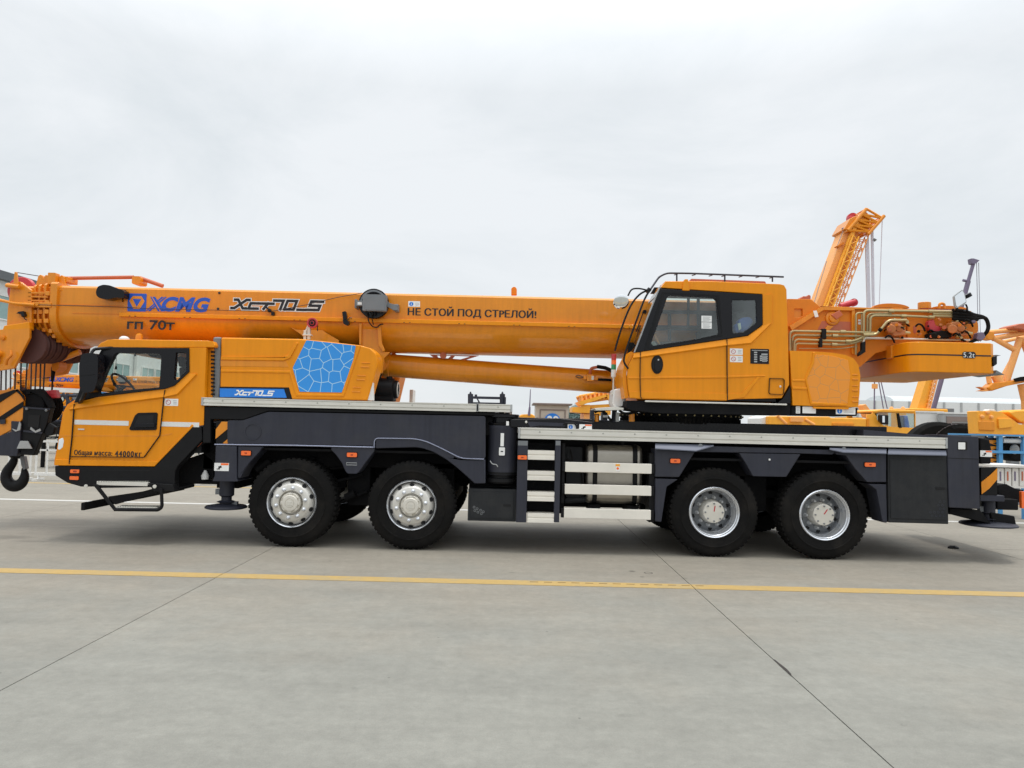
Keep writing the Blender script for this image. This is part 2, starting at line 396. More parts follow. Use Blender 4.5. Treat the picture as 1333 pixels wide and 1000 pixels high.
# ================================================================== THE SETTING
def concrete_mat():
    m = bpy.data.materials.new('yard_concrete'); m.use_nodes = True
    t = m.node_tree; b = t.nodes['Principled BSDF']; n = t.nodes.new; l = t.links.new
    g = n('ShaderNodeNewGeometry'); oi = n('ShaderNodeObjectInfo')
    def noise(sc_, det, ro, vec=None, scl=None):
        z = n('ShaderNodeTexNoise'); z.inputs['Scale'].default_value = sc_; z.inputs['Detail'].default_value = det; z.inputs['Roughness'].default_value = ro
        if scl:
            mpp = n('ShaderNodeMapping'); mpp.inputs['Scale'].default_value = scl; l(g.outputs['Position'], mpp.inputs[0]); l(mpp.outputs[0], z.inputs['Vector'])
        else: l(g.outputs['Position'], z.inputs['Vector'])
        return z.outputs[0]
    def rng(src, a, b_, c, d):
        r = n('ShaderNodeMapRange'); r.inputs[1].default_value = a; r.inputs[2].default_value = b_; r.inputs[3].default_value = c; r.inputs[4].default_value = d; l(src, r.inputs[0]); return r.outputs[0]
    def mul(a, b_):
        q = n('ShaderNodeMath'); q.operation = 'MULTIPLY'; l(a, q.inputs[0]); l(b_, q.inputs[1]); return q.outputs[0]
    big = rng(noise(.45, 8, .7), .3, .7, .90, 1.10)
    streak = rng(noise(1.0, 6, .65, scl=(.5, 2.6, 1)), .35, .75, 1.05, .90)
    fine = rng(noise(14, 8, .8), .3, .7, .89, 1.10)
    grit = rng(noise(120, 4, .7), .3, .7, .88, 1.11)
    slab = rng(oi.outputs['Random'], 0, 1, .975, 1.03)
    pock = rng(noise(9, 4, .6), .66, .78, 1.0, .78)
    vo = n('ShaderNodeTexVoronoi'); vo.inputs['Scale'].default_value = 2.6; l(g.outputs['Position'], vo.inputs['Vector'])
    spk = rng(vo.outputs['Distance'], .018, .034, .55, 1.0)
    mid = rng(noise(5.5, 7, .75), .32, .68, .91, 1.08)
    v = mul(mul(mul(mul(mul(mul(mul(big, streak), fine), grit), slab), pock), spk), mid)
    # oil and tyre stains near the truck's nose
    sp = n('ShaderNodeSeparateXYZ'); l(g.outputs['Position'], sp.inputs[0])
    wob = noise(2.2, 4, .6)
    for cx, cy, rx, ry, st in ((-6.75, 9.75, .50, .20, .22), (-6.15, 9.5, .30, .09, .25), (-7.0, 11.2, 1.1, .45, .16), (-5.6, 10.3, 1.3, .5, .14), (1.43, 8.48, .045, .05, .5), (1.49, 8.18, .035, .035, .45), (.05, 8.25, .05, .03, .3), (1.95, 8.15, .05, .03, .2), (1.5, 5.2, .09, .05, .12), (.7, 4.3, .07, .03, .12), (-1.6, 4.9, .06, .03, .12)):
        def lin(src, c, r):
            a = n('ShaderNodeMath'); a.operation = 'SUBTRACT'; l(src, a.inputs[0]); a.inputs[1].default_value = c
            d = n('ShaderNodeMath'); d.operation = 'DIVIDE'; l(a.outputs[0], d.inputs[0]); d.inputs[1].default_value = r
            e = n('ShaderNodeMath'); e.operation = 'POWER'; l(d.outputs[0], e.inputs[0]); e.inputs[1].default_value = 2; 
            ab = n('ShaderNodeMath'); ab.operation = 'ABSOLUTE'; l(d.outputs[0], ab.inputs[0])
            e2 = n('ShaderNodeMath'); e2.operation = 'MULTIPLY'; l(ab.outputs[0], e2.inputs[0]); l(ab.outputs[0], e2.inputs[1]); return e2.outputs[0]
        s_ = n('ShaderNodeMath'); s_.operation = 'ADD'; l(lin(sp.outputs[0], cx, rx), s_.inputs[0]); l(lin(sp.outputs[1], cy, ry), s_.inputs[1])
        s2 = n('ShaderNodeMath'); s2.operation = 'MULTIPLY_ADD'; l(wob, s2.inputs[0]); s2.inputs[1].default_value = 1.3; l(s_.outputs[0], s2.inputs[2])
        v = mul(v, rng(s2.outputs[0], .75, 1.65, 1 - st, 1.0))
    tint = n('ShaderNodeMix'); tint.data_type = 'RGBA'
    ad = n('ShaderNodeMath'); ad.operation = 'MULTIPLY_ADD'; l(noise(.8, 5, .6), ad.inputs[0]); ad.inputs[1].default_value = 7.5
    yy_ = n('ShaderNodeMath'); yy_.operation = 'MULTIPLY'; l(sp.outputs[1], yy_.inputs[0]); yy_.inputs[1].default_value = -1; l(yy_.outputs[0], ad.inputs[2])
    l(rng(ad.outputs[0], -5.0, -1.2, 0, 1), tint.inputs[0]); tint.inputs[6].default_value = (.243, .221, .182, 1); tint.inputs[7].default_value = (.220, .217, .191, 1)
    vm = n('ShaderNodeVectorMath'); vm.operation = 'SCALE'; l(tint.outputs[2], vm.inputs[0]); l(v, vm.inputs['Scale']); l(vm.outputs[0], b.inputs['Base Color'])
    b.inputs['Roughness'].default_value = .72; b.inputs['Specular IOR Level'].default_value = .35
    bp = n('ShaderNodeBump'); bp.inputs['Strength'].default_value = .25; bp.inputs['Distance'].default_value = .004; l(noise(60, 5, .7), bp.inputs['Height']); l(bp.outputs[0], b.inputs['Normal'])
    return m
M['concrete'] = concrete_mat()
M['joint'] = mat('dark_joint', (.035, .03, .026), .9, var=.3)
M['lineY'] = mat('road_line_yellow', (.42, .285, .10), .65, dirt=.95, dirt_c=(.31, .262, .165), nscale=18, var=.08)
M['lineW'] = mat('road_line_white', (.50, .49, .46), .6, dirt=.35, dirt_c=(.50, .48, .43), nscale=18)

g = MB().box(-900, 900, -30, 1500, -.60, -.031).build('ground', 'concrete'); tag(g, kind='structure')
# slabs of the yard, 4.95 m by 5 m with open joints
SLX, SLY, X0J, Y0J, GAP = 4.95, 10.0, -3.01, 0.72, .008
proto = None
for j in range(-1, 4):
    for i in range(-8, 9):
        cx, cy = X0J + (i + .5) * SLX, Y0J + (j + .5) * SLY
        if proto is None:
            mb = MB().box(-SLX / 2 + GAP / 2, SLX / 2 - GAP / 2, -SLY / 2 + GAP / 2, SLY / 2 - GAP / 2, -.03, 0)
            proto = mb.build('concrete_slab', 'concrete'); o = proto
        else:
            o = proto.copy(); col.objects.link(o)
        o.parent = g; o.location = (cx, cy, 0); o['kind'] = 'structure'
jb = MB().box(-45, 45, -9, 40.5, -.0309, -.027).build('slab_joint_bed', 'joint', g); jb['kind'] = 'structure'
# chipped joint
p = G(1020, 868)
mb = MB(); pts = [(-.012, -.30), (.018, -.22), (.030, -.08), (.022, .05), (.012, .20), (-.004, .22), (-.010, 0)]
jx = X0J + SLX
mb.add([(jx + a * .6, p.y + b * .7, .0035) for a, b in pts], [tuple(range(7))])
tag(mb.build('joint_crack', 'joint'), kind='structure')

def line_strip(name, y0, y1, x0, x1, m, z=.004):
    k = math.floor((x0 - X0J) / SLX); mb = MB()
    x = x0
    while x < x1:
        e = min(x1, X0J + (math.floor((x - X0J + 1e-4) / SLX) + 1) * SLX)
        mb.box(x + GAP / 2, e - GAP / 2, y0, y1, .0005, z); x = e
    return tag(mb.build(name, m), kind='structure')
line_strip('yellow_line', 7.63, 7.84, -14, 14, 'lineY')
mb = MB(); x = G(690, 758).x                                  # short saw marks along the line
while x < G(905, 762).x: mb.box(x, x + .085, 7.765, 7.785, .0041, .0052); x += .145
M['sawmark'] = mat('saw_mark', (.16, .10, .03), .8); tag(mb.build('saw_mark_row', 'sawmark'), kind='structure')
x_, y_ = G(844, 746).x, G(844, 746).y
tag(MB().lathe([(.05, 0), (.05, .001), (.042, .001), (.042, 0)], (x_, y_, .0006), 20, 'Z', cap=False).build('stain_ring', 'joint'), kind='structure')
line_strip('white_line', 13.85, 14.02, -20, 22, 'lineW')
line_strip('yellow_line', 17.2, 17.35, -30, 30, 'lineY')
line_strip('white_line', 20.1, 20.3, -38, 38, 'lineW')
# stone chip lying by the rear box
p = G(1241, 714)
mb = MB(); rnd = random.Random(4)
mb.loft([[(p.x + .085 * a * math.cos(t) , p.y + .05 * a * math.sin(t), h + .008 * math.sin(3 * t)) for t in [k * math.pi / 4 for k in range(8)]] for a, h in ((1, 0.0), (.95, .02), (.5, .035))])
tag(mb.build('rubber_scrap', 'black'), 'small black scrap of rubber lying on the concrete near the rear jack foot', 'debris')

# ------------------------------------------------------------------ left factory hall, its long wall runs away from us
hall = empty('factory_hall', (-42, 80, 0), 'long white factory hall with bands of green windows and dark roof edge', 'building')
XW, ZH = -36.7, 11.0
wb = MB(); wb.box(XW - 30, XW, 44, 112, 0, ZH)
M['hallw'] = mat('white_wall_panels', (.70, .71, .70), .6, dirt=.2, dirt_c=(.55, .55, .52))
M['hallglass'] = mat('green_window_glass', (.20, .33, .32), .15, coat=.4, dirt=.3, dirt_c=(.35, .45, .42), nscale=1.5)
M['roofg'] = mat('dark_roof_edge', (.09, .10, .11), .5)
wb.build('wall', 'hallw', hall)
MB().box(XW - 30.4, XW + .5, 43.5, 112.5, ZH, ZH + .6).build('roof', 'roofg', hall)
MB().box(XW + .002, XW + .05, 44, 112, 0, .8).build('plinth', 'lgrey', hall)
winp = {}
for zb, zt in ((4.9, 6.4), (8.2, 10.0)):
    y = 46.0; k = 0
    while y < 110:
        if zb not in winp:
            fm = MB(); fm.prism([(0, 0), (1, 0), (1, 1), (0, 1)], 0, 1)
            fm = MB(); hh = zt - zb
            # window in local coordinates: long in Y, height in Z
            for a, b_, c, d in ((0, 2.5, 0, .09), (0, 2.5, hh - .09, hh), (0, .09, .09, hh - .09), (2.41, 2.5, .09, hh - .09), (1.2, 1.28, .09, hh - .09)):
                fm.box(0, .10, a, b_, c, d)
            wo = fm.build('window', 'whitep'); po = MB().box(.01, .05, .09, 2.41, .09, hh - .09).build('pane', 'hallglass', wo)
            wo.parent = hall; winp[zb] = wo; w_ = wo
        else:
            w_ = copy_tree(winp[zb], hall)
        w_.location = Vector((XW + .003, y, zb)) - Vector((-42, 80, 0))
        y += 2.75; k += 1
        if k % 4 == 0: y += 2.0
mb = MB()
for y in (45, 57.5, 70.6, 83.7, 96.8, 110): mb.box(XW + .1, XW + .35, y - .12, y + .12, 0, ZH)
mb.build('downpipe', 'whitep', hall)

# right far factory: pale long hall with a low curved roof light
fh = empty('distant_hall', (60, 150, 0), 'pale grey distant hall with a long rounded roof vent, behind the right trucks', 'building')
def XZ(px, py, Y): return P(px, py, Y)
YB = 120
xa = P(1105, 530, YB)[0]; xb = P(1420, 530, YB)[0]; zt = P(1200, 523, YB)[1]
MB().box(xa, xb, YB, YB + 40, 0, zt).build('wall', 'hallw', fh)
M['roofp'] = mat('pale_roof_sheet', (.52, .55, .56), .5, dirt=.3, dirt_c=(.4, .42, .43))
xc = P(1167, 520, YB)[0]
zr = P(1200, 516, YB)[1]
mb = MB(); n = 10
secs = []
for x in (xc, xb):
    secs.append([(x, YB + 6 + 5 * math.cos(a), zt + (zr - zt) * 1.25 * math.sin(a)) for a in [math.pi * k / n for k in range(n + 1)]])
mb.loft(secs); mb.build('roof', 'roofp', fh)
mb = MB()
for k in range(14):
    x = xa + (xb - xa) * (k + .5) / 14; mb.box(x - .15, x + .15, YB - .12, YB + .0, 0, zt)
mb.build('wall_rib', 'lgrey', fh)

# ------------------------------------------------------------------ white road barriers on the left
def barrier(x, y, n, label):
    t = empty('road_barrier', (x, y, 0), label, 'barrier', 'white barriers behind the truck nose')
    Lb = 1.9
    mb = MB(); mb.box(x, x + Lb, y - .02, y + .02, .93, .98).box(x, x + Lb, y - .02, y + .02, .12, .17)
    mb.box(x, x + Lb, y - .015, y + .015, .72, .76)
    mb.build('rail', 'whitep', t)
    for k in range(n):
        xx = x + .03 + (Lb - .06) * k / (n - 1)
        MB().box(xx - .018, xx + .018, y - .015, y + .015, .17, .93).build('bar', 'whitep' if k % 2 else 'whitep', t)
    for xx in (x + .1, x + Lb - .1):
        MB().box(xx - .03, xx + .03, y - .2, y + .2, .0, .05).box(xx - .02, xx + .02, y - .02, y + .02, .05, .12).build('foot', 'whitep', t)
yb = 17.9
x_first = P(-60, 600, yb)[0]
labs = ['white tubular barrier at the left edge of the yard, below the hook', 'white tubular barrier between the hook and the truck nose', 'white tubular barrier partly hidden behind the truck nose',
        'white tubular barrier hidden mostly by the cab step']
for k in range(4): barrier(x_first + k * 1.98, yb, 8, labs[k])
# low white container wall behind the barriers
# ------------------------------------------------------------------ kiosk with the number 29
yk = 24.0
x0, z1 = P(700, 527, yk); x1 = P(740.5, 527, yk)[0]
xl = P(697.5, 540, yk)[0]
kk = empty('yard_kiosk', ((xl + x1) / 2, yk, 0), 'beige metal booth with a round blue number sign behind the truck deck', 'kiosk')
M['beige'] = mat('beige_metal', (.50, .44, .37), .5, dirt=.25, dirt_c=(.36, .31, .25))
M['beiged'] = mat('brown_roof_metal', (.22, .17, .15), .5)
MB().box(xl, x1, yk, yk + 1.4, 0, z1).build('wall', 'beige', kk, bevel=.01)
MB().box(xl - .10, x1 + .10, yk - .12, yk + 1.5, z1, z1 + .06).build('roof', 'beiged', kk, bevel=.01)
zc = P(719, 546, yk)[1]; xc_ = P(719, 546, yk)[0]
fr = MB(); fr.prism(rrect(xl + .12, .3, x1 - .1, z1 - .14), yk - .02, yk - .002, [rrect(xl + .16, .34, x1 - .14, z1 - .18)]); fr.build('panel_frame', 'beiged', kk)
zc = P(719, 549, yk)[1]
MB().prism(circ(xc_, zc, .275, 40), yk - .035, yk - .02).build('sign_disc', 'blue', kk)
text_part('29', 712.2, 727.2, 541.5, 553.5, yk - .04, 'white', kk, offset=.03)
MB().cyl((xl + .06, yk - .03, zc), (xl + .06, yk - .03, zc + .12), .02).build('latch', 'beiged', kk)

# trees far behind
def tree(x, y, h, seed, label):
    rn = random.Random(seed)
    t = empty('distant_tree', (x, y, 0), label, 'tree', 'far trees beyond the yard')
    MB().cyl((x, y, 0), (x, y, h * .6), .22, .10, 8).build('trunk', 'treebark', t)
    mb = MB()
    cl = [(rn.gauss(0, h * .16), rn.gauss(0, h * .16), h * (.42 + .5 * rn.random())) for _ in range(16)]
    for _ in range(2600):
        c = rn.choice(cl); r = h * .13
        px_, py_, pz = (x + c[0] + rn.gauss(0, r * .6), y + c[1] + rn.gauss(0, r * .6), c[2] + rn.gauss(0, r * .5))
        s_ = .10 + .12 * rn.random(); a = Vector((rn.uniform(-1, 1), rn.uniform(-1, 1), rn.uniform(-1, 1))).normalized() * s_; b = a.orthogonal().normalized() * s_ * .6
        q = Vector((px_, py_, pz)); mb.add([q - a, q + b, q + a, q - b], [(0, 1, 2, 3)])
    mb.build('crown', 'leaf', t, recalc=False)
M['treebark'] = mat('bark', (.08, .06, .045), .9)
M['leaf'] = mat('far_leaves', (.13, .20, .19), .7, var=.4, nscale=1.2)
for k, (px, h, lab) in enumerate(((744, 5.0, 'pale distant tree right of the beige booth'), (753, 5.6, 'tallest pale distant tree left of the lattice boom'), (762, 4.8, 'pale distant tree just behind the lattice boom'))):
    tree(P(px, 550, 130)[0], 130 + k, h * .93, k + 3, lab)

# ================================================================== THE CRANE (main subject)
YN = 9.5                                   # near side plane of the carrier
truck = empty('mobile_crane', (0, 10.9, 0), 'yellow and dark grey four axle mobile crane parked side on across the whole yard', 'mobile crane')
def part(mb, name, mats, parent=truck, bevel=0.0, seg=2, label=None, **kw):
    o = mb.build(name, mats, parent, bevel, seg, **kw)
    if label: o['label'] = label
    return o
def sub(name, Y=10.9, x=0, z=1.0): return empty(name, (x, Y, z), parent=truck)

# ---------------------------------------------------------------- wheels
def tyre_mb(c, r=.575, wd=.34):
    mb = MB()
    prof = [(.318, .03), (.335, .008), (.37, 0.0), (.43, -.012), (.435, -.020), (.445, -.020), (.45, -.013), (.50, -.006), (.535, .006), (r - .018, .030), (r - .014, .05), (r - .014, wd - .05), (r - .018, wd - .03), (.53, wd - .005), (.43, wd + .01), (.335, wd - .01), (.318, wd - .03)]
    mb.lathe(prof, c, 64, cap=False)
    nb = 52
    for row in range(2):                     # shoulder blocks, staggered
        for k in range(nb):
            a = 2 * math.pi * (k + .5 * row) / nb; da = 2 * math.pi / nb * .31
            y0, y1 = (c[1] + .022, c[1] + .135) if row == 0 else (c[1] + wd - .135, c[1] + wd - .022)
            vs = []
            for (rr_, yy) in ((r - .045, y0), (r - .002, y0 + (.012 if row == 0 else 0)), (r - .002, y1 - (0 if row == 0 else .012)), (r - .045, y1)):
                for s_ in (-1, 1):
                    t = a + s_ * da; vs.append((c[0] + rr_ * math.cos(t), yy, c[2] + rr_ * math.sin(t)))
            mb.add(vs, [(0, 1, 3, 2), (2, 3, 5, 4), (4, 5, 7, 6), (0, 2, 4, 6), (1, 7, 5, 3)])
    for row in range(2):
        for k in range(40):
            a = 2 * math.pi * (k + .5 * row) / 40; da = 2 * math.pi / 40 * .33
            y0, y1 = (c[1] + .145, c[1] + .165) if row == 0 else (c[1] + .175, c[1] + .195)
            vs = []
            for rr_ in (r - .03, r - .004):
                for s_ in (-1, 1):
                    for yy in (y0, y1):
                        t = a + s_ * da; vs.append((c[0] + rr_ * math.cos(t), yy, c[2] + rr_ * math.sin(t)))
            mb.add(vs, [(4, 5, 7, 6), (0, 1, 5, 4), (2, 6, 7, 3), (0, 4, 6, 2), (1, 3, 7, 5)])
    return mb
def wheel(px, py, kind, side=1):
    x, z = P(px, py, YN + .02); z = .572
    c = (x, YN + .012, z)
    wl = tyre_mb(c).build('wheel', 'rubber', truck, smooth=40)
    ORG[wl.name] = ORG[truck.name]
    if kind == 'front':
        part(MB().lathe([(.330, .035), (.325, .006), (.316, -.004), (.306, .004), (.300, .03), (.296, .07), (.292, .12), (.2, .14)], c, 56, cap=False), 'rim', 'rim2', wl)
        part(MB().lathe([(.290, .085), (.286, .055), (.262, .010), (.240, -.018), (.228, -.026), (.160, -.028), (.150, -.012), (.150, .03), (.01, .03)], c, 56), 'wheel_disc', 'rim', wl)
        hb = MB()
        for k in range(10):
            a = 2 * math.pi * (k + .5) / 10; m_ = Vector((math.cos(a), -.75, math.sin(a))).normalized()
            q = Vector((c[0] + .266 * math.cos(a), c[1] + .015, c[2] + .266 * math.sin(a)))
            hb.cyl(q - m_ * .03, q + m_ * .004, .031, n=14)
        each(hb, 'vent_hole', 'dark', wl)
        for k in range(10):
            a = 2 * math.pi * k / 10 + .2; q = (c[0] + .190 * math.cos(a), c[2] + .190 * math.sin(a))
            part(MB().lathe([(.026, -.026), (.025, -.036), (.019, -.040), (.018, -.062), (.011, -.068)], (q[0], c[1], q[1]), 10), 'wheel_nut', 'rim2', wl)
        part(MB().lathe([(.132, .03), (.132, -.035), (.126, -.05), (.122, -.052), (.118, -.046), (.108, -.046), (.102, -.072), (.095, -.078), (.060, -.080), (.056, -.074), (.052, -.080), (.01, -.081)], c, 40), 'hub_cap', 'hubcap', wl)
        ob_ = MB()
        for k in range(8):
            a = 2 * math.pi * k / 8
            ob_.prism([(c[0] + r_ * math.cos(a + d_), c[2] + r_ * math.sin(a + d_)) for r_, d_ in ((.104, -.22), (.124, -.16), (.124, .16), (.104, .22))], c[1] - .066, c[1] - .045)
        part(ob_, 'hub_ring', 'hubcap', wl, bevel=.002)
        part(MB().box(c[0] - .028, c[0] + .028, c[1] - .084, c[1] - .080, c[2] + .016, c[2] + .024).box(c[0] - .028, c[0] + .028, c[1] - .084, c[1] - .080, c[2] - .024, c[2] - .016).bar((c[0] - .02, c[1] - .082, c[2] - .018), (c[0] + .02, c[1] - .082, c[2] + .018), .004, .009), 'hub_emblem', 'alu', wl)
    else:
        part(MB().lathe([(.334, .035), (.330, .004), (.320, -.006), (.308, .002), (.302, .022), (.292, .030), (.288, .075), (.280, .085), (.276, .135), (.264, .150), (.262, .235)], c, 64, cap=False), 'rim', 'rim2', wl)
        part(MB().lathe([(.264, .235), (.250, .225), (.215, .205), (.14, .200), (.10, .25)], c, 48), 'wheel_disc', 'grey', wl)
        hb = MB()
        for k in range(10):
            a = 2 * math.pi * (k + .5) / 10
            hb.lathe([(.025, .25), (.025, .208)], (c[0] + .232 * math.cos(a), c[1], c[2] + .232 * math.sin(a)), 14)
        each(hb, 'vent_hole', 'dark', wl)
        for k in range(10):
            a = 2 * math.pi * k / 10 + .12; q = (c[0] + .182 * math.cos(a), c[2] + .182 * math.sin(a))
            part(MB().lathe([(.026, .200), (.026, .180), (.016, .172), (.016, .125), (.010, .12)], (q[0], c[1], q[1]), 8), 'wheel_nut', 'lgrey', wl)
        part(MB().lathe([(.158, .21), (.150, .13), (.138, .09), (.138, .038), (.130, .028), (.02, .026)], c, 40), 'hub_drum', 'hubcap', wl)
        hn = MB()
        for k in range(8):
            a = 2 * math.pi * k / 8; hn.lathe([(.011, .028), (.011, .014), (.006, .012)], (c[0] + .112 * math.cos(a), c[1], c[2] + .112 * math.sin(a)), 8)
        part(hn, 'hub_bolt', 'grey', wl)
        a = R(80 if px < 1000 else 55)
        part(MB().bar((c[0], c[1] + .024, c[2] + .01), (c[0] + .075 * math.cos(a), c[1] + .024, c[2] + .01 + .075 * math.sin(a)), .004, .012), 'paint_mark', 'red', wl)
    return wl
near = [wheel(379.5, 655, 'front'), wheel(535.5, 660, 'front'), wheel(930, 668, 'rear'), wheel(1073.5, 671, 'rear')]
for o in near:                                # far side wheels, turned round
    c_ = copy_tree(o, truck); c_.rotation_euler = (0, 0, math.pi)
    mx_ = sum(v.co.x for v in o.data.vertices) / len(o.data.vertices)
    c_.location = (2 * mx_, 0, 0)

# ---------------------------------------------------------------- frame, axles, underbody
xL, xR = P(262, 600, YN)[0], P(1290, 600, YN)[0]
cr_ = MB()
cr_.box(-4.1, 6.0, 10.35, 10.55, .88, 1.5).box(-4.1, 6.0, 11.25, 11.45, .88, 1.5).box(-4.1, 6.0, 10.55, 11.25, 1.3, 1.5)
for x in (-3.4, -2.0, -.7, .3, 1.4, 2.1, 3.3, 4.7): cr_.box(x - .1, x + .1, 10.55, 11.25, .75, 1.45)
part(cr_, 'chassis_frame', 'under', bevel=.01)
for o in near:
    mx_ = sum(v.co.x for v in o.data.vertices) / len(o.data.vertices)
    a = MB(); a.cyl((mx_, 9.75, .572), (mx_, 12.05, .572), .13, n=14); a.lathe([(.10, -.32), (.26, -.22), (.30, 0), (.26, .22), (.10, .32)], (mx_, 10.9, .60), 18)
    for y in (10.2, 11.6): a.box(mx_ - .55, mx_ + .55, y - .05, y + .05, .72, .82); a.cyl((mx_ - .3, y, .6), (mx_ - .3, y, 1.2), .06, n=10)
    part(a, 'axle', 'under')
ub = MB()                                     # tanks, boxes and lines under the deck that close the view, set low to block light below
ub.box(-3.9, 5.9, 9.95, 10.05, 1.02, 1.52).box(-3.9, 5.9, 11.75, 11.85, 1.02, 1.52)
ub.box(-1.45, -.75, 9.95, 11.9, .55, 1.1).box(-.55, .35, 9.95, 12.1, .50, 1.3).box(.4, 1.7, 10.25, 12.1, .52, 1.2).box(-3.6, 1.9, 10.0, 12.1, 1.2, 1.45).box(-2.2, -1.9, 10.0, 11.8, .5, 1.2).box(2.0, 2.3, 10.1, 12.0, .5, 1.3).box(3.2, 3.5, 10.0, 11.9, .55, 1.2)
ub.box(-3.95, -3.65, 9.9, 11.9, .7, 1.45).box(4.85, 6.1, 9.7, 12.1, .60, 1.5)
ub.cyl((-3.3, 10.0, .95), (-2.2, 10.0, 1.05), .05).cyl((-2.7, 9.95, 1.15), (-2.7, 9.95, .85), .08)
part(ub, 'underbody', 'under', bevel=.01)
lk = MB()                                     # steering links and chambers seen between the front wheels
for a, b in (((433, 628), (472, 618)), ((440, 655), (478, 640)), ((430, 610), (475, 606))):
    lk.cyl(P3(*a, 9.95), P3(*b, 9.95), .022, n=8)
lk.cyl(P3(450, 648, 9.9), P3(462, 642, 9.9), .055, n=12).cyl(P3(334, 612, 9.8), P3(352, 600, 9.8), .05, n=12)
each(lk, 'steering_link', 'under', truck)
# inner wheel arches
for a, b in ((333, 440), (480, 607), (868, 985), (1008, 1135)):
    x0, x1 = P(a, 600, 9.75)[0], P(b, 600, 9.75)[0]
    part(MB().box(x0, x1, 9.56, 10.0, 1.24, 1.27).box(x0, x1, 11.8, 12.25, 1.24, 1.27), 'wheel_arch', 'under')
# deck
dk = MB(); z0d = P(450, 523, YN)[1]
XF0, XF1 = P(266, 523, YN)[0], P(664, 532, YN)[0]
dk.box(XF0 + .01, XF1 - .3, YN + .06, 10.22, z0d - .06, z0d - .008).box(XF0 + .01, XF1 - .3, 11.6, 12.2, z0d - .06, z0d - .008)
XR0, XR1 = P(674.5, 565, YN)[0], P(1232, 577, YN)[0]; zr1 = P(950, 563.3, YN)[1]; zr0 = P(950, 577.3, YN)[1]
dk.box(XR0, XR1 + .4, YN + .06, 12.2, zr1 - .08, zr1 - .010)
part(dk, 'deck', 'alu', bevel=.004)
part(MB().box(-3.9, -.2, 10.24, 11.58, 1.56, 1.66), 'bounce_cover', 'lgrey', bevel=.01)  # pale cover added to bounce light up onto the boom belly
each(MB().box(-3.6, -.1, 9.62, 9.9, 1.5, z0d - .07).box(-3.6, -.1, 11.9, 12.15, 1.5, z0d - .07), 'deck_support', 'under', truck)
# carrier top frame seen above the rear rail
tf = MB()
tf.box(P(664, 550, 9.75)[0], P(770, 550, 9.75)[0], 9.62, 9.80, P(700, 557, 9.7)[1], P(700, 544, 9.7)[1])
tf.box(P(768, 550, 10.2)[0], P(1150, 550, 10.2)[0], 10.1, 11.7, zr1 - .02, P(950, 551, 10.15)[1])
part(tf, 'top_frame', 'gblack', bevel=.01)
# rear sloping deck cover
zA = P(1105, 559, 10.1)[1]
part(MB().add([(P(1115, 559, 10.1)[0], 9.9, zA), (P(1115, 559, 10.1)[0], 11.9, zA), (P(1235, 572, YN)[0], 12.1, zr1 + .01), (P(1235, 572, YN)[0], 9.62, zr1 + .01), (P(1115, 559, 10.1)[0], 9.9, zr1 - .01), (P(1115, 559, 10.1)[0], 11.9, zr1 - .01), (P(1235, 572, YN)[0], 12.1, zr1 - .02), (P(1235, 572, YN)[0], 9.62, zr1 - .02)],
     [(0, 1, 2, 3), (4, 7, 6, 5), (0, 3, 7, 4), (1, 5, 6, 2), (0, 4, 5, 1), (3, 2, 6, 7)]), 'deck_cover', 'slate')
def rail(x0, x1, z0, z1, name='deck_rail', y=YN - .03):
    h = z1 - z0
    pr = [(0, 0), (0, .22), (.012, .26), (.012, .34), (0, .38), (0, .74), (.010, .78), (.010, .84), (0, .88), (0, 1), (.09, 1), (.09, 0)]
    secs = [[(x, y + a, z0 + b * h) for a, b in pr] for x in (x0, x1)]
    r_ = part(MB().loft(secs), name, 'alu', smooth=20)
    x = x0 + .25; sb = MB()
    while x < x1 - .1:
        sb.lathe([(.011, -.0035), (.008, -.006), (.001, -.007)], (x, y, z0 + .66 * h), 8); x += .41
    each(sb, 'rail_screw', 'alu2', r_)
    MBc = MB(); MBc.box(x0 - .03, x0 - .002, y - .002, y + .088, z0, z1).box(x1 + .002, x1 + .03, y - .002, y + .088, z0, z1)
    each(MBc, 'rail_end_cap', 'lgrey', r_, bevel=.004)
    return r_
zf1 = P(450, 521.8, YN)[1]; zf0 = P(450, 532.2, YN)[1]
rail(XF0, P(620, 531, YN)[0], zf0, zf1); rail(P(620, 531, YN)[0] + .035, XF1, zf0 + .005, zf1 + .002)
rail(XR0 + .03, XR1 - .03, zr0, zr1)
rail(XF0, XF1, zf0, zf1, y=12.25); rail(XR0, XR1, zr0, zr1, y=12.25)

# ---------------------------------------------------------------- skirts and fenders
def skirt(pts, name, m='slate', y0=YN, d=.05, bev=.012, r=0.0, holes=(), parent=truck, label=None):
    return part(MB().pp(pts, y0, y0 + d, holes, r), name, m, parent, bevel=bev, label=label)
skirt([(264, 529), (664, 538), (663, 541.5), (349, 535.5), (316, 547), (282, 546), (274, 546), (274, 577), (264, 577)], 'side_trim', 'black', y0=YN + .012, d=.12)
skirt([(296, 547.2), (316, 547.4), (349, 536.2), (632, 541.8), (632, 597), (600, 597), (584, 588), (563, 579), (551, 573.5), (539, 571.3), (492, 570.3), (488, 573), (487.5, 580.5), (296, 577.5)], 'side_panel', 'slate', d=.06, r=.03)
rr_ = MB().lathe([(.11, -.004), (.11, -.008), (.095, -.008), (.095, -.003)], (P(329, 562, YN)[0], YN, P(329, 562, YN)[1]), 28, cap=False)
part(rr_, 'round_emboss', 'slate')
part(MB().pp([(281, 548), (299, 548), (299, 578), (281, 577.6)], YN + .02, YN + .06), 'chevron_panel', 'black', bevel=.004)
each(MB().pp([(288.5, 549), (298, 549), (298, 557), (280.5, 571.5), (281, 559)], YN + .012, YN + .018).pp([(297, 571), (297, 577.6), (289.5, 577.4)], YN + .012, YN + .018), 'chevron_stripe', 'yellow2', truck)
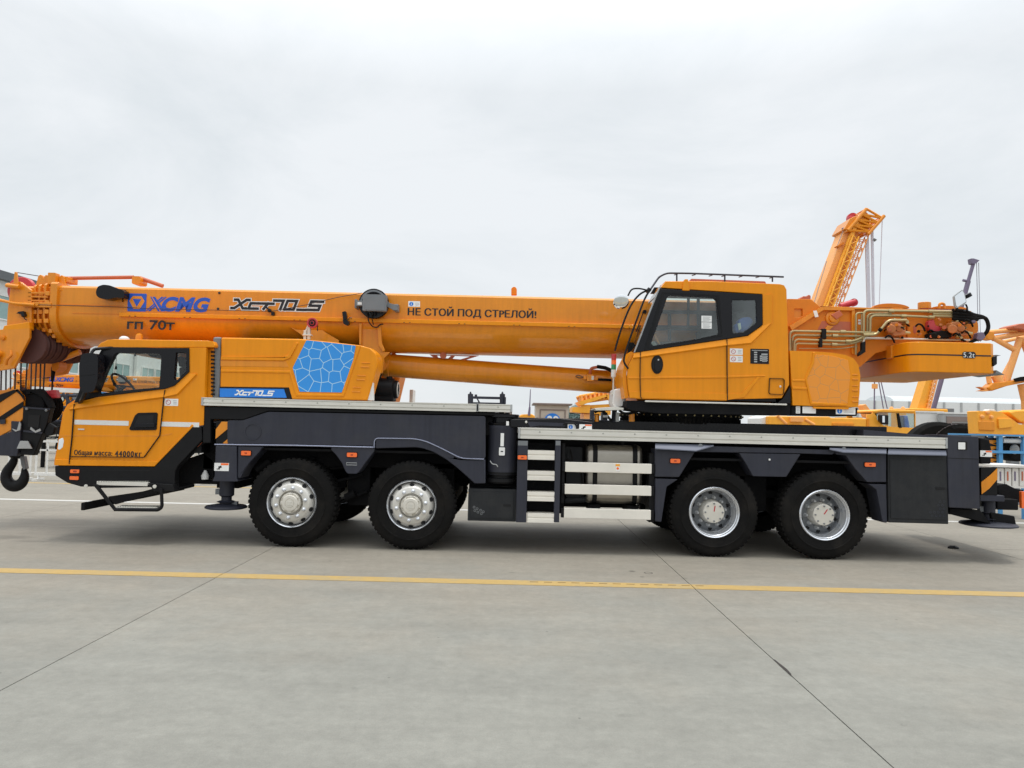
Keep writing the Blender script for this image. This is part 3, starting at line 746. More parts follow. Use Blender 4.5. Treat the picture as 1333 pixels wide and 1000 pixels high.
# long fender edge line, painted pale as a highlight
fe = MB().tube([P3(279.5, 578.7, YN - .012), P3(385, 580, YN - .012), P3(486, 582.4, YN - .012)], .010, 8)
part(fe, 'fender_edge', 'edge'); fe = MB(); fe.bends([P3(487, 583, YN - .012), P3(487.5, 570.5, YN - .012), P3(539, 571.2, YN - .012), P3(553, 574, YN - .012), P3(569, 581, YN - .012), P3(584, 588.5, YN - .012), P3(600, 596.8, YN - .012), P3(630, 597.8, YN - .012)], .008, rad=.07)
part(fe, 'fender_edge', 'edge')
skirt([(280.5, 580.5), (308, 581), (308, 622), (309.5, 627), (276, 626.5), (279, 620)], 'outrigger_box', 'slate', y0=YN - .02, d=.55)
skirt([(309.5, 581), (342.5, 581.5), (338, 588), (326, 601), (318, 612), (313, 622.5), (309, 622.5)], 'front_fender', 'slate', d=.3)
skirt([(430.6, 582.5), (488, 583.6), (487, 588), (477, 601), (467, 615), (464.5, 616.8), (452, 616.5), (449, 613), (445, 603), (437, 592), (431, 586)], 'middle_fender', 'slate', d=.3)
part(MB().tube([P3(451, 602.5, YN - .003), P3(464.5, 602.8, YN - .003), P3(464.5, 605.6, YN - .003), P3(451, 605.3, YN - .003), P3(451, 602.5, YN - .003)], .004, 5), 'fender_slot', 'lgrey')
skirt([(488.5, 573.5), (492, 571.3), (539, 572.2), (553, 575), (569, 582), (584, 589.5), (600, 597.8), (632, 598.8), (632, 629.5), (618, 629.8), (604, 617), (593, 607.5), (582, 599), (563, 588), (551, 584), (541, 582.5), (488.5, 584)], 'rear_front_fender', 'slate', y0=YN - .004, d=.42)
def slope_top(front, back, name='fender_top', parent=truck, y0=YN - .065, dy=.06):
    """sheet-metal top that slopes up and inward from its front edge"""
    n = len(front); mb = MB(); vs = []
    for dz in (0, -.012):
        for a, b in front: q = P3(a, b, y0); vs.append((q.x, q.y, q.z + dz))
        for a, b in back: q = P3(a, b, y0 + dy); vs.append((q.x, q.y, q.z + dz))
    fs = []
    for i in range(n - 1):
        fs += [(i, i + 1, n + i + 1, n + i), (2 * n + i, 3 * n + i, 3 * n + i + 1, 2 * n + i + 1), (i, 2 * n + i, 2 * n + i + 1, i + 1), (n + i, n + i + 1, 3 * n + i + 1, 3 * n + i)]
    fs += [(0, n, 3 * n, 2 * n), (n - 1, 3 * n - 1, 4 * n - 1, 2 * n - 1)]
    mb.add(vs, fs); return part(mb, name, 'edge2', parent)
# far side skirts
fs_ = MB()
for a, b, c, d in ((-3.9, -3.5, .85, 1.75), (-2.5, -1.9, 1.2, 1.75), (-.7, -.1, .9, 1.75), (1.9, 2.3, .6, 1.5), (3.0, 3.7, 1.1, 1.5), (4.7, 6.0, .55, 1.5), (-4, 0, 1.55, 1.74), (1.9, 6, 1.3, 1.5)):
    fs_.box(a, b, 12.14, 12.28, c, d)
part(fs_, 'far_skirt', 'slate', bevel=.01)
def orange_light(a, b, c, d, Y=YN, parent=truck, led=True):
    o = part(MB().prism(RW(a, b, c, d, Y, .012), Y - .022, Y), 'marker_light', 'lens', parent, bevel=.004)
    mxx, mzz = (a + c) / 2, (b + d) / 2
    if led: part(MB().prism(RW(mxx - 1.6, mzz - .9, mxx + 1.6, mzz + .9, Y, .004), Y - .0235, Y - .0225), 'light_centre', 'lensd', o)
    part(MB().prism(RW(a - .8, b - .8, c + .8, d + .8, Y, .014), Y - .008, Y - .001), 'light_base', 'black', o)
orange_light(314.6, 587, 327, 592.8); orange_light(452, 589.4, 465, 595); orange_light(872.3, 597.3, 885, 602.8); orange_light(1125, 602.3, 1139, 607.6)

def sticker(a, b, c, d, Y, parent, kind='plain', name='warning_sticker'):
    o = part(MB().prism(RW(a, b, c, d, Y, .004), Y - .0015, Y - .0002), name, 'white', parent)
    def q(m, *r, rr=0.0): part(MB().prism(RW(*r, Y, rr), Y - .0025, Y - .0018), 'sticker_print', m, o)
    w_, h_ = c - a, d - b
    if kind == 'warn':
        q('lens', a + w_ * .45, b + .4, c - .4, b + h_ * .28); q('printk', a + w_ * .28, b + h_ * .4, a + w_ * .38, d - h_ * .18); q('printk', a + w_ * .38, b + h_ * .35, a + w_ * .5, b + h_ * .62); q('printk', a + w_ * .16, d - h_ * .3, a + w_ * .36, d - h_ * .2)
    if kind == 'ban':
        cx_, cz_ = P(a + h_ * .55, (b + d) / 2, Y); r_ = h_ * .36 * Y / F
        part(MB().prism(circ(cx_, cz_, r_, 18), Y - .0028, Y - .0018, [circ(cx_, cz_, r_ * .78, 18)]), 'ban_ring', 'red', o)
        part(MB().bar((cx_ - r_ * .6, Y - .0025, cz_ + r_ * .6), (cx_ + r_ * .6, Y - .0025, cz_ - r_ * .6), r_ * .18, .001), 'ban_bar', 'red', o)
        for k in range(3): q('lgrey', a + h_ * 1.25, b + h_ * (.25 + .22 * k), c - w_ * .1, b + h_ * (.33 + .22 * k))
    if kind == 'info':
        cx_, cz_ = P(a + h_ * .55, (b + d) / 2, Y); r_ = h_ * .38 * Y / F
        part(MB().prism(circ(cx_, cz_, r_, 18), Y - .0028, Y - .0018), 'info_disc', 'blue', o)
        part(MB().box(cx_ - r_ * .14, cx_ + r_ * .14, Y - .0034, Y - .003, cz_ - r_ * .6, cz_ + r_ * .2).box(cx_ - r_ * .14, cx_ + r_ * .14, Y - .0034, Y - .003, cz_ + r_ * .35, cz_ + r_ * .6), 'info_mark', 'white', o)
        if w_ > h_ * 1.5:
            for k in range(3): q('lgrey', a + h_ * 1.25, b + h_ * (.3 + .2 * k), c - w_ * .1, b + h_ * (.36 + .2 * k))
    if kind == 'text':
        for k in range(4): q('lgrey', a + w_ * .15, b + h_ * (.18 + .2 * k), c - w_ * (.12 + .1 * (k % 2)), b + h_ * (.26 + .2 * k))
    return o
sticker(279, 602.8, 298, 613.2, YN - .022, truck, 'warn')

# swing outrigger pivot
cxo, _ = P(653.5, 590, YN); zt_, zb_ = P(653, 541, YN)[1], P(653, 631, YN)[1]
pv = (cxo, YN + .205, 0)
part(MB().lathe([(.195, zb_ + .12), (.195, zt_ - .18), (.2, zt_ - .17), (.2, zt_ - .13), (.1, zt_ - .12)], pv, 40, 'Z'), 'outrigger_pivot', 'slate')
part(MB().lathe([(.12, zb_), (.19, zb_ + .01), (.205, zb_ + .03), (.205, zb_ + .07), (.17, zb_ + .08), (.17, zb_ + .12), (.205, zb_ + .13), (.205, zb_ + .155), (.19, zb_ + .16)], pv, 40, 'Z'), 'pivot_collar', 'black')
part(MB().lathe([(.19, zt_ - .125), (.205, zt_ - .12), (.21, zt_ - .10), (.16, zt_ - .09), (.16, zt_ - .03), (.215, zt_ - .02), (.215, zt_ + .015), (.20, zt_ + .02), (.02, zt_ + .022)], pv, 40, 'Z'), 'pivot_collar', 'gblack')
each(MB().lathe([(.03, 0), (.03, .02), (.02, .025)], (cxo + .06, YN + .1, zt_ + .02), 10, 'Z').lathe([(.03, 0), (.03, .02), (.02, .025)], (cxo - .08, YN + .12, zt_ + .02), 10, 'Z'), 'pivot_bolt', 'grey', truck)
part(MB().prism(RW(651.6, 564, 656, 581, YN, .003), YN - .008, YN + .01), 'label_strip', 'white')
part(MB().prism(RW(649.6, 582.5, 657.2, 593, YN, .01), YN - .008, YN + .01), 'label_plate', 'white')
part(MB().prism(RW(651.8, 587, 655, 588.5, YN), YN - .010, YN - .009), 'label_print', 'printk')
part(MB().prism(RW(659, 548.5, 662.5, 554, YN, .003), YN - .03, YN - .0), 'label_tab', 'white')
part(MB().tube([P3(638, 600, YN - .01), P3(641, 604, YN - .01), P3(646, 605, YN - .01), P3(648, 608, YN - .01)], .006, 6, sm=3), 'loose_hook', 'lgrey')
# outrigger arm above the rail and its lug
part(MB().pp([(664, 546), (728, 544.5), (772, 549.5), (772, 557.5), (664, 556.5)], YN + .02, YN + .10), 'outrigger_arm', 'gblack', bevel=.012)
part(MB().pp([(686, 549), (735, 551), (735, 555.5), (703, 554), (690, 556)], YN + .012, YN + .02), 'arm_rib', 'slate', bevel=.003)
part(MB().lathe([(.016, 0), (.016, -.015), (.01, -.02)], (P(685, 549.5, YN)[0], YN + .02, P(685, 549.5, YN)[1]), 10), 'arm_pin', 'alu')
sticker(739, 552.2, 751, 559.4, YN + .02, truck, 'info'); sticker(754, 552.5, 770.5, 559.8, YN + .02, truck, 'warn')
part(MB().bends([P3(733, 553, YN), P3(736, 551, YN), P3(748, 551, YN), P3(751, 555, YN), P3(751, 559, YN)], .012), 'arm_handle', 'black')

# tool box under the pivot
tb = part(MB().prism(RW(609, 637, 672, 679, YN, .01), YN + .03, YN + .75), 'tool_box', 'slate2', bevel=.008)
part(MB().prism(RW(613, 641, 668, 675, YN, .01), YN + .018, YN + .029), 'box_door', 'slate2', tb, bevel=.004)
part(MB().prism(RW(655, 656.5, 665, 659.6, YN, .006), YN + .012, YN + .017), 'door_catch', 'dark', tb, bevel=.002)
hx = MB()
for k, (a, b) in enumerate(((617, 660.5), (621, 662.5), (625.5, 664.5), (629, 666.5), (618, 665), (622, 667), (626.5, 669))):
    x, z = P(a, b, YN); hx.prism(circ(x, z, .017, 6), YN + .014, YN + .0175, [circ(x, z, .011, 6)])
part(hx, 'hexagon_emboss', 'grey', tb)

# ladder
ld = empty('ladder', (0, YN, 1), parent=truck)
def upright(a, b, y0=YN - .04, y1=YN + .05):
    x0, x1 = P(a, 625, YN)[0], P(b, 625, YN)[0]; z1, z0 = P(a, 573.5, YN)[1], P(a, 679.5, YN)[1]
    part(MB().box(x0, x1, y0, y1, z0, z1), 'ladder_side', 'slate', ld, bevel=.006)
    part(MB().box(x0 + .004, x1 - .004, y0 - .004, y0 - .0005, z1 - .062, z1 - .004), 'side_cap', 'grey', ld)
upright(672.8, 686.2); upright(721.8, 728.8)
for k in range(4):
    yy = (586.5, 613.2, 640.2, 668)[k]
    x0, x1 = P(686.4, yy + 6, YN)[0], P(721.6, yy + 6, YN)[0]; z1, z0 = P(704, yy, YN)[1], P(704, yy + 12, YN)[1]
    pr = [(0, 0), (0, .4), (.008, .44), (.008, .56), (0, .6), (0, 1), (.18, 1), (.18, 0)]
    part(MB().loft([[(x, YN - .035 + a, z0 + b * (z1 - z0)) for a, b in pr] for x in (x0, x1)]), 'ladder_tread', 'alub', ld, smooth=20)
orange_light(674, 592.8, 686, 598.2, YN - .04)
# side guard bars
for yy, xa_, xb_ in ((602.3, 735.6, 848), (631, 735, 847.6), (662.3, 734, 847)):
    x0, x1 = P(xa_, yy + 8, YN)[0], P(xb_, yy + 8, YN)[0]; z1, z0 = P(790, yy + .4, YN)[1], P(790, yy + 13.2, YN)[1]
    gb = part(MB().box(x0, x1, YN - .02, YN + .05, z0, z1), 'guard_bar', 'alub', bevel=.006)
    each(MB().box(x0 - .038, x0 - .002, YN - .016, YN + .046, z0 + .005, z1 - .005).box(x1 + .002, x1 + .038, YN - .016, YN + .046, z0 + .005, z1 - .005), 'bar_end', 'black', gb, bevel=.004)
part(MB().prism(RW(801, 604.2, 806.6, 607, YN), YN - .0225, YN - .0205), 'bar_sticker', 'bgyel'); part(MB().prism(RW(801.4, 607.2, 806.2, 613.4, YN), YN - .0225, YN - .0205), 'bar_sticker', 'white')
part(MB().prism(circ(*P(803.8, 609.8, YN), .017, 12), YN - .0235, YN - .0228), 'sticker_print', 'lens')
# brackets behind guards
each(MB().rw(731, 577, 735, 655, YN + .06, YN + .12).rw(845, 590, 852.5, 680, YN + .06, YN + .3).rw(728, 577, 740, 640, YN + .5, YN + .9), 'guard_bracket', 'black', truck, bevel=.005)
part(MB().rw(686, 577, 735, 668, YN + .22, YN + .6), 'ladder_back_box', 'under')
# fuel tank
tkY = YN + .20
fx0, fx1 = P(763.6, 618, tkY)[0], P(836.6, 618, tkY)[0]; fz1, fz0 = P(800, 579.5, tkY)[1], P(800, 657, tkY)[1]
pr = roundpoly([(tkY, fz0), (tkY, fz1), (tkY + .62, fz1), (tkY + .62, fz0)], .13, 6)
def tsec(x, k): 
    cy_, cz_ = tkY + .31, (fz0 + fz1) / 2
    return [(x, cy_ + (a - cy_) * k, cz_ + (b - cz_) * k) for a, b in pr]
ft = part(MB().loft([tsec(fx0, .90), tsec(fx0 + .012, .97), tsec(fx0 + .05, 1), tsec(fx1 - .05, 1), tsec(fx1 - .012, .97), tsec(fx1, .90)]), 'fuel_tank', 'tank', smooth=50)
for a, b in ((771.5, 777.6), (823.6, 829.6)):
    x0, x1 = P(a, 618, tkY)[0], P(b, 618, tkY)[0]; pr2 = roundpoly([(tkY - .008, fz0 - .008), (tkY - .008, fz1 + .008), (tkY + .63, fz1 + .008), (tkY + .63, fz0 - .008)], .135, 6)
    part(MB().loft([[(x, p_, q_) for p_, q_ in pr2] for x in (x0, x1)]), 'tank_strap', 'black', ft)
part(MB().box(fx0 + .05, fx0 + .19, tkY, tkY + .55, fz0 - .10, fz0 - .01).box(fx1 - .19, fx1 - .05, tkY, tkY + .55, fz0 - .10, fz0 - .01), 'tank_foot', 'under', ft)
part(MB().lathe([(.05, 0), (.05, .05), (.04, .06)], (fx0 + .5, tkY + .2, fz1), 14, 'Z'), 'tank_cap', 'black', ft)
# clutter left of the tank
cl = MB(); cl.rw(733, 582, 758, 606, YN + .35, YN + .8, .02).rw(737, 610, 760, 648, YN + .3, YN + .8, .03)
cl.cyl(P3(739, 596, 9.75), P3(739, 590, 9.75), .012); cl.cyl(P3(735, 652, 9.8), P3(762, 650, 9.8), .04)
part(cl, 'battery_case', 'slate2', bevel=.01)
part(MB().tube([P3(737, 598, 9.7), P3(748, 604, 9.68), P3(756, 612, 9.7), P3(758, 640, 9.7)], .012, 6, sm=4).tube([P3(742, 585, 9.7), P3(745, 600, 9.68), P3(741, 612, 9.7)], .01, 6, sm=4), 'air_hose', 'rubber')

# rear fenders
skirt([(852.6, 584), (905, 588), (900, 596), (884, 621.5), (852.6, 621)], 'fender_panel', 'slate', d=.30)
slope_top([(853, 583.6), (906, 586.6), (917, 583.5), (929, 580)], [(853, 577.5), (906, 578.8), (917, 579), (929, 579.4)])
skirt([(906, 580), (1090, 586), (1084, 592), (1043, 590.6), (905, 588.6), (906, 587)], 'fender_top', 'slate', y0=YN + .008, d=.3, bev=.01)
skirt([(962, 590), (1042.6, 591.4), (1034, 605), (1024, 621), (980, 620), (971, 604)], 'middle_fender', 'slate', y0=YN + .004, d=.3)
part(MB().lathe([(.014, -.004), (.011, -.010), (.002, -.011)], (P(1001.7, 598.5, YN)[0], YN + .004, P(1001.7, 598.5, YN)[1]), 12), 'fender_screw', 'white')
skirt([(853, 623), (883, 624), (868, 634), (861, 680), (852.6, 679)], 'mud_flap', 'slate', y0=YN + .01, d=.3)
skirt([(1088, 587.5), (1154, 590.5), (1154, 628), (1129, 628), (1112, 609), (1101, 593), (1088, 591.5)], 'fender_panel', 'slate', d=.3)
slope_top([(1080, 584.6), (1098, 588.4), (1154, 590)], [(1080, 583), (1098, 583.2), (1154, 584.4)])
skirt([(1130, 630), (1154, 630.6), (1155, 681), (1149, 680), (1141, 638)], 'mud_flap', 'slate', y0=YN + .01, d=.3)
for a, b in ((911.5, 580.4), (1098, 584.6)):
    part(MB().lathe([(.03, -.004), (.02, -.012), (.002, -.014)], (P(a, b, YN)[0], YN - .012, P(a, b, YN)[1]), 14), 'fender_screw', 'grey')
# rear locker
rl = part(MB().pp([(1155.8, 591), (1232.5, 592.6), (1235, 682.5), (1157, 680.3)], YN - .01, YN + .75), 'rear_locker', 'slate2', bevel=.010)
slope_top([(1155.8, 590.6), (1232.3, 592.4)], [(1156.5, 584.2), (1231.5, 586.4)], 'locker_top', rl)
part(MB().pp([(1158.5, 597.5), (1231, 599.2), (1232.5, 677.3), (1159.5, 675)], YN - .018, YN - .0105), 'box_door', 'slate2', rl, bevel=.004)
part(MB().prism(RW(1217, 634, 1229.5, 637.4, YN, .008), YN - .024, YN - .019), 'door_catch', 'dark', rl, bevel=.003)
hx = MB()
for r_ in range(5):
    for c_ in range(4 - (r_ < 3) * 2):
        x, z = P(1228 - c_ * 5.2 - (r_ % 2) * 2.4, 653 + r_ * 4.6, YN); hx.prism(circ(x, z, .016, 6), YN - .0195, YN - .0185, [circ(x, z, .011, 6)])
part(hx, 'hexagon_emboss', 'slate', rl)
ro = part(MB().pp([(1232.5, 566), (1274, 568.4), (1276, 663), (1235.5, 661)], YN - .02, YN + .5), 'rear_outrigger_box', 'slate', bevel=.012)
part(MB().prism(RW(1246.5, 574.6, 1259, 586, YN - .02, .012), YN - .024, YN - .0205), 'light_recess', 'dark', ro)
part(MB().prism(RW(1247, 576, 1256, 585, YN - .02, .006), YN - .03, YN - .0245), 'reflector', 'white', ro)
part(MB().pp([(1234, 596), (1275, 597.4), (1275, 598.2), (1234, 596.8)], YN - .0225, YN - .0205), 'panel_seam', 'dark', ro)
part(MB().pp([(1237, 662.5), (1276, 664.5), (1290, 682), (1278, 679), (1236, 668)], YN + .1, YN + .5), 'outrigger_foot_guard', 'under', ro, bevel=.008)
part(MB().pp([(1276, 570), (1288, 572), (1290.5, 584), (1290, 604), (1276.5, 604)], YN + .05, YN + .6), 'rear_bracket', 'under', bevel=.015)
sticker(1276, 586.6, 1291.4, 594.8, YN + .048, truck, 'warn')
cpn = part(MB().pp([(1277, 609), (1298, 608), (1298.5, 645), (1277, 645)], YN + .10, YN + .16), 'chevron_panel', 'black', bevel=.004)
part(MB().pp([(1298.2, 610), (1298.4, 624), (1288, 636), (1278, 643.5), (1277.5, 628), (1290, 618)], YN + .09, YN + .098), 'chevron_stripe', 'yellow2', cpn)
part(MB().pp([(1298, 632), (1310, 630), (1322, 636), (1333, 638), (1333, 655), (1300, 650)], YN + .5, YN + 2.3).rw(1298, 650, 1326, 664, YN + .3, YN + 2.5).pp([(1290, 667), (1321, 672), (1324, 686), (1292, 680)], YN + .2, YN + .3), 'rear_bumper', 'under', bevel=.012)
tl = part(MB().rw(1330, 640, 1338, 662, YN + .35, YN + .4), 'tail_lamp', 'lens', bevel=.005)

# outrigger jacks
def jack(px, ptop, pfoot, hw, Y, wd=.095):
    x, zt__ = P(px, ptop, Y); zf = P(px, pfoot, Y)[1]; r_ = hw * Y / F
    j = part(MB().lathe([(wd * .98, zt__), (wd, zf + .14), (wd * .7, zf + .12), (wd * .7, zf + .05)], (x, Y, 0), 20, 'Z'), 'jack_leg', 'slate')
    part(MB().lathe([(wd * .9, zf + .07), (wd * 1.3, zf + .055), (wd * .9, zf + .04), (wd * .9, zf + .03), (r_ * .95, zf + .004), (r_, zf - .01), (r_, zf - .025), (r_ * .9, zf - .034)], (x, Y, 0), 36, 'Z'), 'jack_foot', 'slate', j)
    part(MB().box(x - wd * 1.5, x - wd * .9, Y - .03, Y + .03, zf + .15, zf + .22).box(x + wd * .8, x + wd * 1.6, Y - .03, Y + .03, zf + .02, zf + .06), 'jack_lug', 'grey', j)
jack(296, 625, 657, 0.1, 9.8) if False else None
jack(296, 625, 658.5, 26, 9.8); jack(1286, 652, 681, 33, 9.8, .085)
part(MB().rw(1276, 645, 1308, 653, YN + .1, YN + .5), 'jack_crossbar', 'slate', bevel=.01)
# frame in front of the first wheel (seen under the cab)
fg = MB(); fg.pp([(227, 603), (265, 590), (278, 600), (278, 622), (262, 628), (228, 634)], YN + .35, YN + 2.2)
fg.cyl(P3(233, 606, YN + .1), P3(272, 568, YN + .1), .03); fg.cyl(P3(252, 627, 9.9), P3(300, 628, 9.9), .03); fg.box(P(262, 600, 9.8)[0], P(285, 600, 9.8)[0], 9.85, 11.8, .95, 1.5)
part(fg, 'front_underframe', 'under', bevel=.01)
part(MB().lathe([(.045, 0), (.05, .05), (.03, .09), (.015, .12)], (P(267, 622, 9.8)[0], 9.8, P(267, 624, 9.8)[1]), 12, 'Z'), 'washer_bottle', 'white')
part(MB().bar(P3(231, 606, YN + .06), P3(262, 575, YN + .06), .02, .03), 'cab_strut', 'redorange')

# ---------------------------------------------------------------- carrier cab
YF = 12.15
cab = empty('carrier_cab', (-5, 10.8, 1.0), parent=truck)
win = [(142, 451.8), (246, 453.6), (246.3, 484), (227, 502), (215, 506), (127.6, 516.5), (96, 524.3), (103, 510), (116, 483), (128, 462), (133, 453.5)]
body = [(140, 443.5), (270, 444), (268, 500), (265, 553), (249, 555), (200.8, 607.4), (71, 606), (71.5, 600), (74.5, 586), (77.5, 567), (80, 552), (82.5, 538), (87, 530), (95, 525)]
side_y = [(133, 453), (246.6, 453), (246.8, 484.2), (227.3, 502.4), (215, 506.5), (127.6, 517), (95, 525), (87, 530), (82.5, 538), (80, 552), (77.5, 567), (74.5, 586), (71.5, 600), (71, 606), (200.8, 607.4), (249, 555), (265, 553.5), (266.5, 500), (268.5, 452.5)]
part(MB().pp(side_y, YN, YN + .07), 'cab_side', 'yellow', cab, bevel=.012, seg=3)

def facet(top, bot, d, Y, parent, m='yellow', name='shoulder_crease', ret=2.0):
    """pressed panel: slopes outward from its top line to its bottom line, then returns to the door skin"""
    n = len(top); vs = [tuple(P3(a, b, Y) - Vector((0, .0005, 0))) for a, b in top] + [(P(a, b, Y)[0], Y - d, P(a, b, Y)[1]) for a, b in bot] + [tuple(P3(a, b + ret, Y) - Vector((0, .0003, 0))) for a, b in bot]
    fs = []
    for i in range(n - 1): fs += [(i, i + 1, n + i + 1, n + i), (n + i, n + i + 1, 2 * n + i + 1, 2 * n + i)]
    fs += [(0, n, 2 * n), (n - 1, 3 * n - 1, 2 * n - 1)]
    return part(MB().add(vs, fs), name, m, parent, recalc=False, smooth=10)
# raised shoulder crease panels (real relief on the door skin)
facet([(98, 526.2), (128, 518.6), (215, 508.2), (228, 503.6), (247.3, 486)], [(91, 533), (128, 527.8), (215, 516.6), (231.5, 513), (256.5, 487)], .024, YN, cab)
part(MB().pp([(72.5, 598), (205, 600.5), (250, 552), (252, 554.5), (200.8, 607.4), (71, 606)], YN - .012, YN), 'lower_crease', 'yellow', cab, bevel=.011)
part(MB().pp([(78, 566.5), (208, 567), (224, 564), (224, 565.4), (208.5, 568.4), (77.8, 568)], YN - .002, YN), 'swage_line', 'yellow2', cab)
DGAP = .0235
# door gaps
def seam(pts, name='door_gap', w_=.007, Y=YN, m='dark', parent=cab):
    mb = MB()
    q = [P3(a, b, Y - .0025) for a, b in pts]
    for i in range(len(q) - 1):
        a, b = q[i], q[i + 1]; n_ = Vector((-(b - a).z, 0, (b - a).x)).normalized() * w_ / 2
        mb.prism([((a + n_).x, (a + n_).z), ((b + n_).x, (b + n_).z), ((b - n_).x, (b - n_).z), ((a - n_).x, (a - n_).z)], Y - DGAP, Y + .001)
    # a thin dark strip lying in the joint
    return part(mb, name, m, parent)
seam([(97.3, 526), (96, 545), (94.2, 571), (91.6, 594), (91, 604)]); seam([(93, 594.2), (188, 595.3), (208.5, 567), (211.3, 541), (213.5, 520), (215.2, 508)])
# black window surround with openings, glass, quarter glass
g1 = [(152, 459.5), (207, 461), (209.8, 463.5), (208.5, 488), (207, 504.3), (160, 508.5), (128.5, 512.5), (127.5, 509.5), (139, 481), (149, 461.8)]
g2 = [(229, 459.2), (241, 459.4), (242.3, 461), (242.2, 483), (231, 494.6), (227, 495), (226.2, 492)]
part(MB().pp(win, YN - .016, YN + .06, [g1, g2]), 'window_frame', 'gblack', cab, bevel=.004)
part(MB().prism(W(g1, YN), YN + .010, YN + .015), 'window', 'glass', cab); part(MB().prism(W(g2, YN), YN + .010, YN + .015), 'quarter_window', 'glass', cab)
# far side
wf = [(x, z) for x, z in W([(128, 458), (243, 458), (243, 492), (213, 506), (124, 514)], YN)]
sideF = [(x, z) for x, z in W(side_y[6:] + [(133, 453)], YN)]
part(MB().prism([*W([(133, 453), (268.5, 452.5), (266.5, 500), (265, 553.5), (249, 555), (200.8, 607.4), (71, 606), (77.5, 567), (87, 530)], YN)], YF - .06, YF, [wf]), 'far_side', 'yellow', cab, bevel=.01)
part(MB().prism(wf, YF - .03, YF - .025), 'far_window', 'glass', cab)
# roof
roof = [(125.5, 453), (131, 446.5), (139.8, 442.4), (150, 441.6), (270, 443.4), (277.5, 444.5), (279.6, 449.4), (279, 452.2)]
part(MB().pp(roof, YN + .004, YF), 'roof', 'yellow', cab, bevel=.03, seg=3)
# front skin and windscreen
def band(pts, t, Y0, Y1, name, m, bev=.0, parent=cab):
    w_ = [Vector(p) for p in W(pts, YN)]; q = []
    for i, p in enumerate(w_):
        d = (w_[min(i + 1, len(w_) - 1)] - w_[max(i - 1, 0)]).normalized(); q.append(p + Vector((d.y, -d.x)) * -t)
    return part(MB().prism([tuple(p) for p in w_] + [tuple(p) for p in reversed(q)], Y0, Y1), name, m, parent, bevel=bev)
band([(95, 525), (87, 530), (82.5, 538), (77.5, 567), (74.5, 586), (71.5, 600), (71, 606)], -.05, YN + .07, YF - .06, 'front_panel', 'yellow')
band([(131, 454), (116, 483), (103, 510), (96, 524)], -.02, YN + .07, YF - .06, 'windscreen', 'glassw')
# rear wall, floor, dash, seat
part(MB().pp([(262, 453), (278.5, 453), (277, 500), (274, 545), (262, 550)], YN + .10, YF - .1), 'rear_wall', 'yellow', cab, bevel=.02)
part(MB().pp([(277.5, 438.8), (287.5, 438.8), (286.5, 500), (285, 518), (276.5, 518)], YN + .12, 11.9), 'air_intake', 'grey', cab, bevel=.02)
iv = MB()
for k in range(12): iv.rw(274.5, 457 + 5 * k, 278.2, 459.3 + 5 * k, YN + .08, YN + .12)
part(iv, 'intake_louvre', 'black', cab)
part(MB().pp([(85, 575), (262, 575), (262, 590), (85, 590)], YN + .07, YF - .06), 'floor', 'black', cab)
part(MB().pp([(98, 522), (140, 512), (150, 516), (146, 532), (108, 575), (90, 575)], YN + .08, YF - .08), 'dashboard', 'black', cab, bevel=.03)
for y in (9.85, 11.2):
    s_ = MB(); s_.pp([(232, 478), (240, 478), (248, 530), (236, 534)], y, y + .5).pp([(190, 530), (246, 528), (246, 540), (190, 542)], y, y + .5)
    part(s_, 'seat', 'seat', cab, bevel=.03)
    part(MB().pp([(229.5, 464), (238.5, 464), (240, 477), (232, 478)], y + .1, y + .4), 'head_rest', 'seat', cab, bevel=.03)
stw = MB(); c0, c1 = P3(162, 503, 10.1), Vector((.75, 0, .62)).normalized()
e1 = Vector((0, 1, 0)); e2 = c1.cross(e1)
stw.tube([c0 + e1 * .22 * math.cos(2 * math.pi * k / 24) + e2 * .22 * math.sin(2 * math.pi * k / 24) for k in range(25)], .016, 8, cap=False)
stw.cyl(c0 + e1 * .2, c0 - e1 * .2, .012).cyl(c0, c0 - c1 * .35 , .03)
part(stw, 'steering_wheel', 'black', cab)
part(MB().pp([(190, 459.8), (206.5, 461.2), (206.5, 464.8), (196, 464.6)], 9.9, 10.5).cyl(P3(176, 459, 10.2), P3(176, 464, 10.2), .012), 'sun_visor', 'black', cab, bevel=.01)
part(MB().bends([P3(139, 484, YN + .12), P3(131, 486, YN + .12), P3(134, 493, YN + .12), P3(129.5, 505, YN + .12)], .022), 'grab_handle', 'black', cab)
part(MB().cyl(P3(151.5, 459, 11.2), P3(151, 478, 11.2), .004).lathe([(.02, 0), (.012, .05)], (*P3(151, 480, 11.2)[:2], P3(151, 481, 11.2)[2]), 8, 'Z'), 'hanging_tassel', 'black', cab)
# bumper / lower skirt
bl = [(71, 606.5), (200.8, 608), (249.5, 555.6), (262, 555.5), (263, 573), (247, 590), (232, 606), (228, 614), (227, 634), (105, 633.7), (87, 628.6), (71.5, 619)]
bp_ = part(MB().pp(bl, YN - .004, YN + .12), 'bumper', 'black', cab, bevel=.012)
part(MB().pp([(113, 612), (225, 614.5), (224, 630), (118, 629.5)], YN + .0, YN + .0) if False else MB().pp([(114, 611.5), (196, 612.3), (196, 613.2), (114, 612.4)], YN - .0075, YN - .005), 'bumper_groove', 'dark', bp_)
part(MB().prism(W([(71.5, 606.5), (110, 607), (110, 633.5), (87, 628), (71.5, 618)], YN), YN + .12, YF), 'bumper_front', 'black', cab, bevel=.02)
for a, b in ((92.2, 611.2), (91.4, 620)):
    o = part(MB().prism(RW(a, b, a + 11.6, b + 4.7, YN, .012), YN - .016, YN - .004), 'marker_light', 'lens', cab, bevel=.003)
    if b < 615: part(MB().prism(RW(a + 4, b + 1.4, a + 8.5, b + 3.3, YN, .004), YN - .018, YN - .0165), 'light_centre', 'lensd', o)
